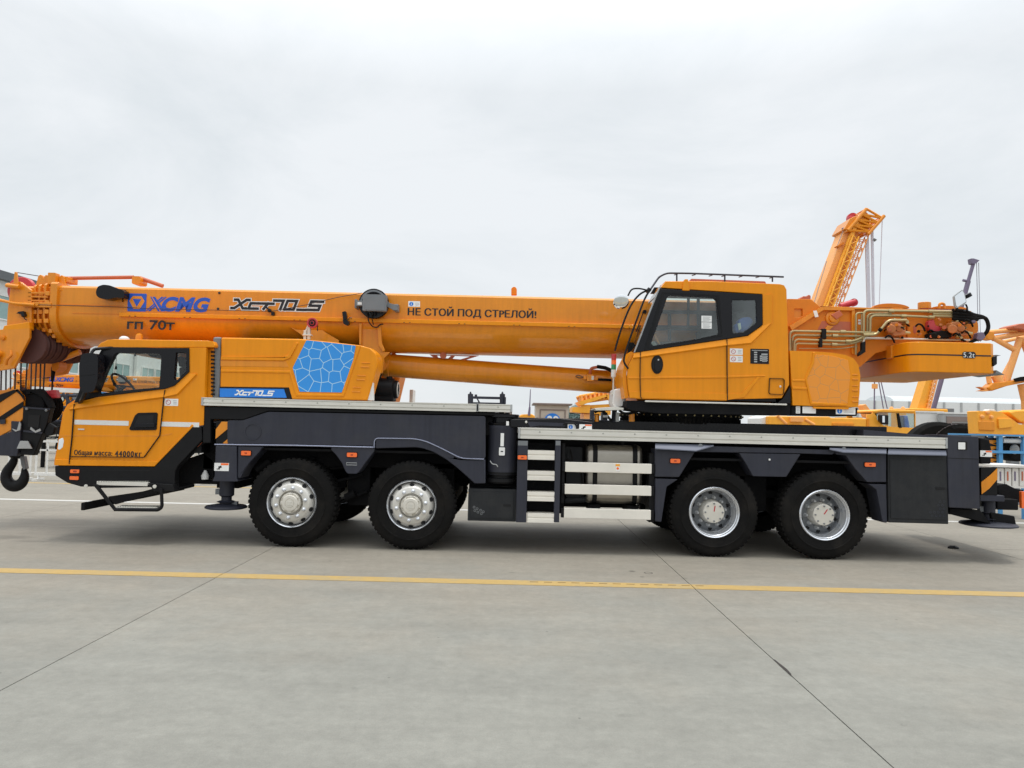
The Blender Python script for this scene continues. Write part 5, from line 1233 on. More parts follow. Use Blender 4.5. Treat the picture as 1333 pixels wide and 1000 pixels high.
each(MB().tube([P3(796, 482.5, LY - .26), P3(788, 479, LY - .23), P3(777, 477.3, LY - .22)], .028, 8).tube([P3(778, 494, LY - .2), P3(796, 494.8, LY - .2)], .018, 8), 'cylinder_hose', 'rubber', cy_)
part(MB().rw(764, 487.5, 773, 496.5, LY - .27, LY - .12).rw(759.5, 489.5, 764, 494, LY - .24, LY - .14).rw(772, 490, 778.5, 495, LY - .24, LY - .14), 'valve_block', 'yellow2', cy_, bevel=.01)
part(MB().rw(770, 489.5, 773, 494.5, LY - .275, LY - .271), 'valve_tag', 'alu', cy_)
part(MB().tube([P3(759, 491, LY - .2), P3(753, 488.5, LY - .2), P3(749.5, 490, LY - .2), P3(754, 492.2, LY - .2), P3(759, 491.5, LY - .2)], .006, 6, sm=3), 'valve_ring', 'rope', cy_)

# dark stand on the front deck
sd = MB(); Ys = 10.3
for a in (612.5, 654): sd.cyl(P3(a, 527, Ys), P3(a, 513, Ys), .038, n=14); sd.cyl(P3(a, 513, Ys), P3(a, 510, Ys), .02, .008, n=10)
sd.rw(612, 516.3, 655, 519.5, Ys - .03, Ys + .03).rw(614, 524, 655, 526.5, Ys - .03, Ys + .03).rw(656, 517, 658.6, 526, Ys - .05, Ys + .05)
sd.bar(P3(619, 515, Ys - .04), P3(625, 526, Ys - .04), .02, .02).cyl(P3(619.5, 518, Ys), P3(619.5, 513.6, Ys), .018)
part(sd, 'jib_stand', 'slate', bevel=.004)

# ================================================================== SUPERSTRUCTURE
OY0, OY1 = 9.60, 10.30
oc = empty('operator_cab', (2.5, 9.9, 2.5), parent=truck)
sw = [(859.3, 376), (992.4, 383.6), (992.6, 422.8), (972.8, 436.8), (946.4, 441), (827, 458.6)]
oside = [(860, 374.5), (992.6, 383.0), (993, 423.2), (973.2, 437.4), (946.4, 441.6), (826.8, 459.2), (818, 476), (816.5, 488), (817, 500), (818.5, 512), (820, 518.5), (834.8, 519.6), (946.4, 521.8), (947, 520), (1017.7, 518.4), (1027.4, 501), (1026, 440), (1024, 377), (1021, 371.5), (1015, 369.8), (925, 366.4), (867, 366.3)]
g1 = [(872, 384.6), (929, 387.8), (932.5, 391), (935.6, 432.5), (933.5, 436.5), (891, 444), (850.5, 450.2), (847.5, 447), (856, 424), (868.5, 387.5)]
g2 = [(953, 390.6), (983.5, 390.6), (984.6, 393), (985, 420), (968, 432.6), (955, 434), (953.3, 431)]
part(MB().pp(oside, OY0, OY0 + .06), 'cab_side', 'yellow', oc, bevel=.014, seg=3)
part(MB().pp(sw, OY0 - .010, OY0 + .05, [g1, g2]), 'window_frame', 'gblack', oc, bevel=.003)
ribs = MB().prism(W([(862, 380.5), (936, 384.4), (940, 437.8), (838, 455.3)], OY0), OY0 - .016, OY0 - .0105, [W([(864.4, 382.6), (931.5, 386), (936.5, 391), (939, 434.5), (888, 446), (844, 452.8)], OY0)])
part(ribs, 'door_seal', 'black', oc)
part(MB().prism(W(g1, OY0), OY0 + .008, OY0 + .013), 'window', 'glassd', oc); part(MB().prism(W(g2, OY0), OY0 + .008, OY0 + .013), 'quarter_window', 'glassd', oc)
# far wall with openings towards the boom
for q in ([(852, 374), (1008, 382), (1008, 386), (847, 382)], [(838, 403.5), (935, 404.5), (935, 408.5), (836, 407.5)], [(832, 423), (935, 424), (935, 430), (830, 429.5)], [(818, 446), (935, 443), (1012, 441), (1016, 500), (1010, 515), (816, 515)],
          [(870, 407.6), (874, 407.6), (874, 423.2), (870, 423.2)], [(870, 429.8), (874, 429.8), (874, 444), (870, 444)], [(908, 385.5), (911, 385.5), (911, 404), (908, 404)], [(908, 408.5), (935, 409), (935, 424), (908, 424)], [(935, 385), (1008, 386), (1012, 441), (935, 443)]):
    part(MB().pp(q, OY1 - .05, OY1), 'far_frame', 'black', oc)
part(MB().prism(W([(862, 374), (1015, 378), (1018, 512), (1010, 512), (1008, 381), (862, 377)], OY0), OY0 + .07, OY1 - .06), 'cab_lining', 'black', oc)
part(MB().pp([(866, 366), (925, 366), (1015, 369.8), (1021, 372), (1023, 377), (1023, 383), (992, 381), (862, 374)], OY0 + .06, OY1 - .05), 'roof', 'yellow', oc, bevel=.01)
part(MB().pp([(1016, 378), (1023.5, 378), (1026.6, 501), (1018, 517), (1012, 517)], OY0 + .06, OY1 - .05), 'rear_wall', 'yellow', oc)
part(MB().pp([(832, 500), (1014, 503), (1014, 518), (834, 516)], OY0 + .07, OY1 - .06), 'floor', 'black', oc)
def bandO(pts, t, name, m, a=OY0 + .04, b=OY1 - .03, bev=0.0):
    w_ = [Vector(p) for p in W(pts, OY0)]; q = []
    for i, p in enumerate(w_):
        d = (w_[min(i + 1, len(w_) - 1)] - w_[max(i - 1, 0)]).normalized(); q.append(p + Vector((d.y, -d.x)) * -t)
    return part(MB().prism([tuple(p) for p in w_] + [tuple(p) for p in reversed(q)], a, b), name, m, oc, bevel=bev)
bandO([(864, 369), (858, 380), (846, 408), (834, 440), (826.4, 459)], .012, 'windscreen', 'glassw')
bandO([(826.4, 459.5), (817.6, 476), (816, 488), (816.5, 500), (819, 518)], -.05, 'front_panel', 'yellow')
bandO([(861, 374.3), (855.5, 384)], .02, 'screen_top', 'lgrey')
part(MB().tube([P3(861, 372, OY1 - .02), P3(845, 408, OY1 - .02), P3(833, 440, OY1 - .02), P3(825, 462, OY1 - .02)], .02, 6).tube([P3(859, 374, OY0 + .03), P3(845.4, 408, OY0 + .03), P3(833.5, 440, OY0 + .03), P3(826, 459, OY0 + .03)], .014, 6), 'screen_pillar', 'lgrey', oc)
part(MB().pp([(814, 492), (819, 486), (820.5, 502), (816, 505)], OY1 - .1, OY1 - .02), 'front_lamp', 'gblack', oc, bevel=.01)
# wipers
part(MB().bar(P3(828, 432, OY0 + .1), P3(838, 405, OY0 + .1), .015, .012).bar(P3(822, 458, OY1 - .15), P3(834, 424, OY1 - .2), .015, .014), 'wiper', 'black', oc)
# crease relief
facet([(825, 460), (946, 442.2), (973.5, 438.2), (994, 424), (994.2, 384.5)], [(824, 466), (946, 449.5), (977, 446.5), (1004, 420), (1004, 383)], .024, OY0, oc)
part(MB().pp([(818, 491), (946, 489.3), (996, 488.4), (996, 490), (946, 492), (818, 493.2)], OY0 - .010, OY0 - .0), 'swage_line', 'yellow', oc, bevel=.005)
part(MB().pp([(818.6, 509.5), (940, 512.3), (966, 512.5), (986, 490.5), (990, 490.5), (969, 517.5), (946, 521), (820, 518)], OY0 - .010, OY0), 'lower_crease', 'yellow', oc, bevel=.009)
def seamO(pts, w_=.008): return seam(pts, 'door_gap', w_, OY0, 'dark', oc)
seamO([(833.5, 458.5), (833, 490), (833.7, 517), (835.5, 519)]); seamO([(946, 442), (946.2, 480), (946.6, 521)])
seamO([(1001.5, 492.5), (1018.5, 493), (1020.6, 495), (1020, 512), (1018.5, 513.8), (1002, 513), (1000.6, 511), (1001.5, 492.5)], .004)
part(MB().lathe([(.014, 0), (.014, -.012), (.006, -.016)], (P(1015.5, 503.3, OY0)[0], OY0, P(1015.5, 503.3, OY0)[1]), 12), 'hatch_lock', 'alu', oc)
hx_, hz_ = P(855.3, 474.6, OY0)
dh = part(MB().prism(circ(hx_, hz_, .078, 28, .125), OY0 - .012, OY0), 'door_handle', 'black', oc, bevel=.004)
part(MB().prism(circ(hx_, hz_, .060, 28, .105), OY0 - .0145, OY0 - .0125), 'handle_recess', 'dark', dh)
part(MB().prism(rrect(hx_ - .032, hz_ - .09, hx_ + .032, hz_ + .085, .03), OY0 - .024, OY0 - .015), 'handle_grip', 'gblack', dh, bevel=.006)
part(MB().prism(circ(hx_ + .012, hz_ + .06, .012, 12), OY0 - .027, OY0 - .0245), 'handle_lock', 'lgrey', dh)
sticker(950.2, 453.8, 966.8, 462, OY0, oc, 'ban'); sticker(950.2, 463.2, 966.8, 471.6, OY0, oc, 'ban')
sticker(913, 411.2, 926.5, 419, OY0 + .004, oc, 'text', 'window_sticker'); sticker(913, 419.8, 926.5, 428, OY0 + .004, oc, 'text', 'window_sticker')
pl_ = part(MB().prism(RW(976.7, 454.3, 1001, 473.8, OY0, .008), OY0 - .003, OY0 - .0005), 'load_plate', 'gblack', oc)
lp = MB(); rn = random.Random(2)
for k in range(5): lp.prism(RW(981.5, 458 + 3 * k, 985.5, 459.8 + 3 * k, OY0), OY0 - .0045, OY0 - .0035)
for k in range(4): lp.prism(RW(989 + 2 * (k == 0), 460.5 + 2.6 * k, 999, 462.3 + 2.6 * k, OY0), OY0 - .0045, OY0 - .0035)
lp.prism(RW(978.5, 456, 999, 456.8, OY0), OY0 - .0045, OY0 - .0035).prism(RW(992, 463, 998, 471, OY0), OY0 - .0045, OY0 - .0035)
part(lp, 'plate_print', 'lgrey', pl_)
# seat and controls inside
se = MB(); se.pp([(958, 405), (972, 404), (978, 470), (962, 472)], OY0 + .16, OY0 + .56).pp([(925, 464), (975, 464), (975, 480), (925, 480)], OY0 + .14, OY0 + .58)
part(se, 'seat', 'seat', oc, bevel=.04)
part(MB().pp([(960, 417), (966, 413.5), (977, 412), (982, 418), (975, 430), (961, 434)], OY0 + .1, OY0 + .2).pp([(955, 423), (963, 420), (964, 434), (957, 434)], OY0 + .08, OY0 + .18), 'seat_wrap', 'bluewrap', oc, bevel=.03)
part(MB().pp([(960.5, 421), (964, 420.5), (965, 428), (962, 430)], OY0 + .06, OY0 + .075), 'wrap_tag', 'white', oc)
each(MB().rw(895, 386, 897.8, 428, OY0 + .3, OY0 + .34).rw(850, 424, 936, 427.5, OY0 + .4, OY0 + .44).pp([(912, 430), (936, 428), (936, 440), (915, 444)], OY0 + .2, OY0 + .5), 'cab_frame', 'under', oc)
part(MB().tube([P3(849, 433, OY0 + .2), P3(853, 438, OY0 + .2), P3(858, 448, OY0 + .2)], .014, 8, sm=3), 'control_lever', 'yellow2', oc)
part(MB().pp([(846, 446), (852, 444), (856, 449), (850, 452)], OY0 + .15, OY0 + .25), 'control_box', 'lgrey', oc, bevel=.01)
# roof fittings
part(MB().pp([(897, 366.5), (900, 362.8), (996, 366.2), (998, 369.6)], OY0 + .12, OY1 - .12), 'roof_hatch', 'redorange', oc, bevel=.006)
part(MB().pp([(890.5, 365.8), (891.6, 363.4), (895.8, 363.6), (898, 378.6), (888.5, 378.2)], OY0 - .03, OY0 + .05), 'roof_lug', 'yellow', oc, bevel=.008)
rg = MB()
for Yr, dx_ in ((OY0 + .12, 0), (OY1 - .06, 0)):
    rg.bends([P3(846, 378, OY0), P3(858, 360.5, Yr), P3(868, 355.6, Yr), P3(900, 356, Yr), P3(1020, 360.6, Yr)], .013, rad=.10)
    for a in (881, 943.5, 1005.5): rg.cyl(P3(a, 356.4 + (a - 881) * .036, Yr), P3(a, 367, Yr), .011, n=8)
for a in (882, 905, 927, 943.5, 966, 988, 1006): rg.cyl(P3(a, 356.3 + (a - 868) * .034, OY0 + .12), P3(a - 4, 357.5 + (a - 868) * .034, OY1 - .06), .008, n=6)
part(rg, 'roof_rail', 'slate', oc)
part(MB().tube([P3(843, 378, OY0), P3(832, 384, OY0), P3(820, 400, OY0), P3(807.5, 432, OY0), P3(800.5, 457, OY0)], .013, 8, sm=5).tube([P3(845, 379, OY0 - .03), P3(838, 392, OY0 - .03), P3(829, 416, OY0 - .03), P3(817.6, 448, OY0 - .03), P3(812.5, 466, OY0 - .03), P3(813, 473, OY0 - .03), P3(818, 480, OY0 - .02)], .013, 8, sm=5)
     .cyl(P3(842, 381, OY0), P3(846, 376, OY0), .03, n=12), 'grab_rail', 'gblack', oc)
part(MB().bends([P3(843, 378, OY0 - .02), P3(832, 375.4, OY0 - .04), P3(822, 376, OY0 - .06), P3(817.5, 385, OY0 - .08)], .011, rad=.06), 'mirror_arm', 'gblack', oc)
mx0, mz0 = P(808.4, 393.4, OY0 - .1)
mm = MB().lathe([(.01, .06), (.06, .05), (.098, .015), (.104, 0), (.100, -.006), (.07, -.020), (.04, -.027), (.001, -.030)], (0, 0, 0), 32)
rm = Matrix.Rotation(R(35), 3, 'X') @ Matrix.Rotation(R(-14), 3, 'Y'); mm.v = [tuple(Vector((mx0, OY0 - .1, mz0)) + rm @ Vector(v)) for v in mm.v]
part(mm, 'round_mirror', 'mirror', oc)
# warning light tower
tw = empty('light_tower', (1.35, 10.2, 2.3), parent=truck); TY = 10.0
tx, _ = P(798.8, 480, TY)
for a, b, m in ((461, 468.8, 'red'), (469, 474.6, 'lens'), (474.8, 481.2, 'green'), (481.4, 490.8, 'whitep')):
    part(MB().lathe([(.034, P(798, b, TY)[1]), (.034, P(798, a, TY)[1])], (tx, TY, 0), 18, 'Z'), 'light_segment', m, tw, bevel=.003)
part(MB().lathe([(.012, P(798, 512, TY)[1]), (.012, P(798, 493, TY)[1]), (.03, P(798, 491, TY)[1])], (tx, TY, 0), 12, 'Z').lathe([(.04, P(798, 514, TY)[1]), (.04, P(798, 511.5, TY)[1])], (tx, TY, 0), 12, 'Z'), 'tower_pole', 'alu', tw)
# platform under the cab
pf = part(MB().pp([(816, 521.5), (1029, 526), (1029, 540.5), (1020, 540.5), (860, 538), (822, 534), (815, 530)], OY0 + .02, OY1), 'cab_platform', 'under', bevel=.012)
part(MB().box(P(839.5, 523, OY0)[0], P(1023.5, 526, OY0)[0], OY0 - .03, OY0 + .05, P(930, 525.6, OY0)[1], P(930, 523.6, OY0)[1]), 'platform_strip', 'alu', pf, bevel=.004)
part(MB().pp([(1019.5, 519), (1029, 503), (1029.5, 525.4), (1012, 525)], OY0 + .0, OY0 + .3), 'platform_gusset', 'gblack', pf, bevel=.006)
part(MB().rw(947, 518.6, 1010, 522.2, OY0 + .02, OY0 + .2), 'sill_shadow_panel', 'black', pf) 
part(MB().pp([(799, 507), (811, 505), (815, 519.5), (814, 528), (800, 531.5), (797, 524)], OY0 + .35, OY0 + .75), 'front_support', 'whitep', bevel=.02)
part(MB().pp([(801, 494), (808, 478), (815, 474), (817, 505), (811, 508), (802, 504)], OY1 - .0, OY1 + .35), 'turntable_front', 'yellow2', bevel=.02)
part(MB().pp([(774, 531.5), (800, 529.5), (812, 531), (812, 533.5), (776, 534.5)], OY0 + .1, OY0 + .6), 'front_plate', 'alu', bevel=.004)
# clutter between deck and platform at the front of the turntable
ct = MB(); ct.rw(768.5, 534, 773.5, 550, 9.9, 10.0).cyl(P3(777, 550, 10.0), P3(777, 539, 10.0), .035).rw(784, 537, 791, 549, 10.0, 10.2).cyl(P3(799, 550, 10.1), P3(800, 533, 10.1), .035)
part(ct, 'hose_manifold', 'slate', bevel=.006)
each(MB().cyl(P3(822.5, 549, 9.95), P3(822.5, 537, 9.95), .04, n=12).cyl(P3(776.5, 549, 9.95), P3(776.5, 540, 9.95), .03, n=12), 'rotary_joint', 'yellow2', truck)
part(MB().tube([P3(774, 537, 9.9), P3(779, 534.8, 9.9), P3(786, 536, 9.9), P3(790, 541, 9.9), P3(796, 548, 9.9)], .018, 8, sm=4).tube([P3(806, 534, 9.9), P3(812, 538, 9.9), P3(820, 538, 9.9), P3(830, 536, 9.9)], .018, 8, sm=4), 'air_hose', 'rubber')
part(MB().rw(785, 540.5, 791.5, 543.5, 9.88, 9.9).rw(802, 537, 806, 549, 9.9, 9.95), 'clutter_tag', 'lgrey')
# slew ring
srx, srz0, srz1 = P(905, 545, 10.0)[0], P(905, 551.5, 10.0)[1], P(905, 538.5, 10.0)[1]
sr = part(MB().lathe([(.80, srz0 - .04), (.86, srz0), (.86, srz1 - .06), (.90, srz1 - .05), (.90, srz1)], (srx, 10.95, 0), 72, 'Z'), 'slew_ring', 'under')
tm = MB(); bm_ = MB()
for k in range(96):
    a = 2 * math.pi * k / 96; ca, sa = math.cos(a), math.sin(a)
    if sa < .35:
        q = Vector((srx + .865 * ca, 10.95 + .865 * sa, (srz0 + srz1) / 2 - .03)); tm.bar(q - Vector((0, 0, .045)), q + Vector((0, 0, .035)), .022, .03)
    if k % 2 == 0 and sa < .3:
        q = Vector((srx + .905 * ca, 10.95 + .905 * sa, srz1 - .025)); bm_.cyl(q - Vector((ca, sa, 0)) * .02, q + Vector((ca, sa, 0)) * .015, .012, n=6)
part(tm, 'ring_tooth', 'rubber', sr); part(bm_, 'ring_bolt', 'brass', sr)

# turntable side plates and pivot
tt_ = [(1025, 389), (1056, 389.6), (1067.5, 399.3), (1110, 400.4), (1170, 402.5), (1212, 403.5), (1262, 405.5), (1267, 412), (1267, 444), (1185, 447), (1140, 460), (1120, 478), (1028, 478), (1024, 430)]
TP = 10.32
tp = part(MB().pp(tt_, TP, TP + .05, [[(1034.3, 402), (1044.8, 402), (1044.8, 411.5), (1040, 413.3), (1034.3, 413)]]), 'turntable_plate', 'orange', bevel=.006)
part(MB().prism(W(tt_, TP), 11.5, 11.55), 'turntable_plate', 'orange', bevel=.006)
part(MB().prism(W([(1026, 425), (1068, 400), (1110, 401.5), (1110, 405), (1070, 404.6), (1029, 431)], TP), TP - .05, TP - .002), 'plate_flange', 'yellow2', tp, bevel=.004)
part(MB().prism(W([(1067.5, 399.2), (1112, 400.6), (1170, 402.5), (1262, 405.5), (1262, 407.4), (1112, 403)], TP), TP - .045, TP + .05), 'plate_edge', 'yellow2', tp, bevel=.004)
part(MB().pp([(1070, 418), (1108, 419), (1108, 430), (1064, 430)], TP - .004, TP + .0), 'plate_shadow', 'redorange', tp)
part(MB().pp([(1109, 401.5), (1113, 401.7), (1113, 462), (1109, 460)], TP - .04, TP), 'plate_rib', 'yellow2', tp, bevel=.004)
pcx, pcz = P(1083.3, 414.8, TP)
part(MB().lathe([(.10, 0), (.10, -.02), (.085, -.03), (.06, -.03), (.06, -.055), (.045, -.06), (.02, -.06)], (pcx, TP, pcz), 30), 'boom_pivot_pin', 'yellow2', tp, smooth=25)
part(MB().prism(W([(1079, 411), (1090, 405), (1094.5, 411), (1086, 417)], TP), TP - .075, TP - .056), 'pin_keeper', 'redorange', tp, bevel=.006)
part(MB().prism(W([(1076, 424), (1071, 432), (1066, 446), (1070, 446), (1079, 430), (1084, 425)], TP), TP - .03, TP - .001), 'plate_rib', 'yellow2', tp, bevel=.004)
part(MB().prism(W([(1056.5, 405.5), (1061, 405), (1063.5, 413), (1059, 414)], TP), TP - .054, TP - .0505), 'plate_sticker', 'white', tp)
part(MB().prism(RW(1117, 416, 1122, 418.5, TP), TP - .004, TP - .001).prism(RW(1117, 419.5, 1122, 422.5, TP), TP - .004, TP - .001), 'plate_sticker', 'white', tp)
part(MB().pp([(1043, 388), (1046, 385.5), (1050, 386), (1053, 383.7), (1055.5, 385), (1055.5, 390), (1044, 390)], 10.8, 11.0), 'boom_foot_block', 'redorange', bevel=.006)
part(MB().box(P(1030, 400, 10.4)[0], P(1262, 400, 10.4)[0], TP + .05, 11.5, P(1150, 447, 10.4)[1], P(1150, 443, 10.4)[1]), 'turntable_floor', 'orange')
part(MB().prism(W([(1028, 430), (1262, 436), (1262, 440), (1028, 434)], TP + .1), 10.4, 11.45), 'turntable_cross_plate', 'redorange')
# winches
for a, b, r_ in ((1147, 406, .215), (1228, 410, .205)):
    x, z = P(a, b + 21, 10.9)
    wd_ = MB().lathe([(r_ * .82, .06), (r_ * 1.12, .06), (r_ * 1.12, .09), (r_ * .8, .10), (r_ * .8, 1.0), (r_ * 1.12, 1.02), (r_ * 1.12, 1.05), (r_ * .8, 1.05)], (x, 10.38, z), 40)
    wo = part(wd_, 'winch_drum', 'orange', smooth=25)
    rp = MB()
    rp.lathe([(r_ * .8, .101)] + [(r_ * (.97 + .03 * (k % 2)), .12 + .014 * k) for k in range(62)] + [(r_ * .8, .999)], (x, 10.38, z), 28)
    part(rp, 'winch_rope', 'rope', wo)
M['castor'] = mat('cast_motor_paint', (.46, .16, .045), .5, dirt=.5, dirt_c=(.16, .08, .04), nscale=14, bump=.3, bscale=50)
def motor(cx_, cy_, s_):
    o = empty('winch_motor', (P(cx_, cy_, TP)[0], TP - .1, P(cx_, cy_, TP)[1]), parent=truck)
    q = lambda dx_, dy_: (cx_ + dx_ * s_, cy_ + dy_ * s_)
    part(MB().pp([q(-11, -9), q(12, -9.5), q(15, -4), q(14, 9), q(2, 10), q(-10, 8)], TP - .05, TP + .0), 'motor_flange', 'orange', o, bevel=.008)
    part(MB().pp([q(-7, -7), q(3, -8), q(9, -3), q(8, 6), q(-3, 7), q(-9, 1)], TP - .20, TP - .05), 'motor_body', 'castor', o, bevel=.02)
    part(MB().cyl(P3(*q(-6, 2), TP - .2), P3(*q(-6, 2), TP - .28), .06, n=16).cyl(P3(*q(5, 1), TP - .2), P3(*q(5, 1), TP - .25), .05, n=14).pp([q(-9, 4), q(14, 3), q(15, 10), q(-2, 12)], TP - .22, TP - .1), 'motor_valve', 'castor', o, bevel=.012)
    b = MB()
    for k in range(9):
        a = 2 * math.pi * k / 9; b.cyl(P3(cx_ + 11.5 * s_ * math.cos(a), cy_ + 9 * s_ * math.sin(a), TP - .05), P3(cx_ + 11.5 * s_ * math.cos(a), cy_ + 9 * s_ * math.sin(a), TP - .075), .014, n=6)
    each(b, 'motor_bolt', 'brass', o)
    part(MB().cyl(P3(*q(10, -6), TP - .06), P3(*q(16, -8), TP - .14), .03, n=10).cyl(P3(*q(12, 7), TP - .2), P3(*q(19, 8), TP - .2), .025, n=10).cyl(P3(*q(-4, -8), TP - .12), P3(*q(-1, -12), TP - .12), .022, n=8), 'hose_fitting', 'brass', o)
rn = random.Random(11)
def fittings(cx_, cy_, n):
    for k in range(n):
        a, b = cx_ + rn.uniform(-17, 17), cy_ + rn.uniform(-11, 12); y = TP - rn.uniform(.10, .26); t = rn.random()
        m_ = rn.choice(['brass', 'rubber', 'under', 'redorange', 'orange', 'brass', 'rubber', 'castor'])
        if t < .45: part(MB().cyl(P3(a, b, y), P3(a + rn.uniform(-5, 5), b + rn.uniform(-3, 3), y), rn.uniform(.012, .028), n=8), 'hose_fitting', m_)
        elif t < .75: part(MB().cyl(P3(a, b, y), P3(a, b, y - .05), rn.uniform(.014, .03), n=8), 'hose_fitting', m_)
        else: part(MB().tube([P3(a, b, y), P3(a + 4, b - 3, y - .04), P3(a + 9, b + rn.uniform(-2, 5), y), P3(a + 12, b + 6, y + .05)], .013, 7, sm=4), 'small_hose', 'rubber')
motor(1166, 426.5, .95); motor(1246, 426.5, 1.0); fittings(1160, 428, 22); fittings(1238, 428, 26); fittings(1208, 430, 8)
part(MB().rw(1181, 413, 1207, 441, TP - .03, TP), 'gear_housing', 'orange', bevel=.01)
part(MB().rw(1189, 424, 1193, 434, TP - .036, TP - .031, .02), 'housing_slot', 'redorange')
part(MB().pp([(1209, 418), (1216, 415), (1219, 424), (1227, 426), (1226, 432), (1212, 431), (1208, 426)], TP - .12, TP - .02), 'brake_valve', 'red', bevel=.02)
part(MB().pp([(1211, 434), (1226, 430), (1238, 432), (1240, 439), (1212, 441)], TP - .20, TP - .04).cyl(P3(1216, 437, TP - .2), P3(1216, 437, TP - .27), .04), 'valve_block', 'rubber', bevel=.012)
part(MB().cyl(P3(1203.3, 402.5, 10.6), P3(1203.3, 394, 10.6), .088, n=28), 'filler_cap', 'yellow2', bevel=.008)
part(MB().bends([P3(1222.5, 402, 10.55), P3(1222.8, 396, 10.55), P3(1226, 395, 10.55), P3(1229.2, 396, 10.55), P3(1229.5, 402, 10.55)], .020, rad=.05), 'lifting_eye', 'yellow2')
xa_, za_ = P(1147, 404, 10.9)
part(MB().prism([(xa_ + .14 * 1.9 * math.cos(math.pi * k / 12), za_ + .065 * math.sin(math.pi * k / 12) - .01) for k in range(13)], 10.6, 10.68), 'winch_guard', 'orange', bevel=.006)
part(MB().prism([(xa_ + .85 + .28 * math.cos(math.pi * k / 12), za_ + .05 * math.sin(math.pi * k / 12) - .01) for k in range(13)], 10.6, 10.68), 'winch_guard', 'orange', bevel=.006)
part(MB().cyl(P3(1094, 399, 11.2), P3(1113, 393, 11.2), .05, n=12).lathe([(.06, -.03), (.06, .03)], P3(1111, 394, 11.2), 14), 'luffing_hook', 'red')
# hydraulic pipes
PY = TP - .12
def pipe(pts, r_=.017, m='brass', rad=.07, Y=PY, name='hydraulic_pipe'): return part(MB().bends([P3(a, b, Y) for a, b in pts], r_, rad=rad, n=10, k=5), name, m)
pipe([(1028, 457), (1028, 431), (1110, 432.5), (1139, 433.5)]); pipe([(1031, 457), (1031.5, 436.4), (1100, 437.5), (1130, 438), (1140, 434)], Y=PY + .03)
pipe([(1033.5, 457), (1034, 441.8), (1100, 444.5), (1112, 444), (1128, 437)], Y=PY); pipe([(1035, 457), (1035.5, 447.2), (1098, 449), (1112, 446.5), (1128, 440.5), (1170, 440)], Y=PY + .02)
pipe([(1040, 453.8), (1094, 454), (1116, 451)], .008, Y=PY + .05)
pipe([(1114, 462), (1114.3, 407.5), (1124, 407.5)], .013, Y=PY + .04); pipe([(1124, 442), (1124.5, 404), (1212, 405.5)]); pipe([(1132.5, 436), (1133, 411), (1170, 411), (1212, 413)], Y=PY)
pipe([(1129, 436), (1129.3, 409), (1160, 408.5)], Y=PY + .05); pipe([(1124, 436), (1140, 436), (1146, 430), (1156, 417), (1180, 417)], .02, Y=PY - .05)
pipe([(1124, 446), (1125, 440), (1200, 441.8), (1262, 443)], .015, m='alu'); pipe([(1121, 462), (1121.5, 406)], .008, Y=PY + .05)
ft_ = MB()
for a, b in ((1097, 432), (1087, 437.2), (1104, 444.3), (1086, 448.6), (1160, 405), (1176, 411.5), (1212, 405.5), (1212, 413)): ft_.cyl(P3(a - 3.5, b, PY), P3(a + 3.5, b + .1, PY), .026, n=8)
each(ft_, 'pipe_union', 'brass', truck)
each(MB().rw(1070, 428, 1076, 441, PY - .03, PY + .03).rw(1067, 440, 1071, 452, PY - .03, PY + .03).pp([(1122, 446), (1127, 444), (1127, 458), (1118, 464), (1118, 460), (1122, 456)], PY - .03, PY + .03), 'pipe_clamp', 'black', truck, bevel=.006)
for a, b, c in ((405.5, 408, .02), (411.5, 413.5, .02), (408.5, 411, .018)):
    part(MB().tube([P3(1214, a, PY), P3(1235, a + .5, PY), P3(1250, b, PY)], c, 10), 'hose_sleeve', 'brass')
hs = MB()
for k, (a, b) in enumerate(((404, 0), (408, 1), (412, 2), (415, 3))):
    hs.tube([P3(1240, a, PY - .02), P3(1256, a + 1.2, PY - .04), P3(1268, 410 + k * 2, PY - .08)] + ([P3(1282, 414, PY), P3(1286.5, 424, PY), P3(1284, 433, PY), P3(1277, 438, PY + .05)] if k in (0, 2) else [P3(1272, 413 + k, PY)]), .026, 8, sm=5)
hs.tube([P3(1262, 446, PY), P3(1274, 441, PY), P3(1282, 436, PY)], .022, 8, sm=3)
each(hs, 'hydraulic_hose', 'rubber', truck)
part(MB().rw(1265, 414, 1271, 421, PY - .1, PY).pp([(1273, 433), (1281, 432), (1284, 439), (1279, 444), (1271, 442)], PY - .03, PY + .08), 'hose_bracket', 'pole', bevel=.02)
# rear view mirror on its arm
mq = [(1241.3, 385.5), (1252.8, 376.8), (1255.5, 381), (1258.6, 393.5), (1256, 396.3), (1245.5, 401.5), (1243, 399)]
rmr = part(MB().pp(mq, 10.0, 10.03, r=.02), 'rear_mirror', 'lgrey', bevel=.006)
part(MB().prism([(x * .0 + x, z) for x, z in W([(1242.6, 386), (1252.4, 378.6), (1254.4, 382), (1257.2, 393), (1246.5, 399.6), (1244.5, 398)], 10.0)], 9.994, 9.999), 'mirror_glass', 'mirror', rmr)
each(MB().tube([P3(1246, 401, 10.02), P3(1243.5, 404, 10.1)], .016, 8).bends([P3(1257, 396, 10.02), P3(1259, 400, 10.02), P3(1259, 405.5, 10.1), P3(1254, 405, 10.1)], .012).cyl(P3(1258.5, 383, 10.05), P3(1261, 387, 10.05), .05), 'mirror_arm', 'gblack', rmr)

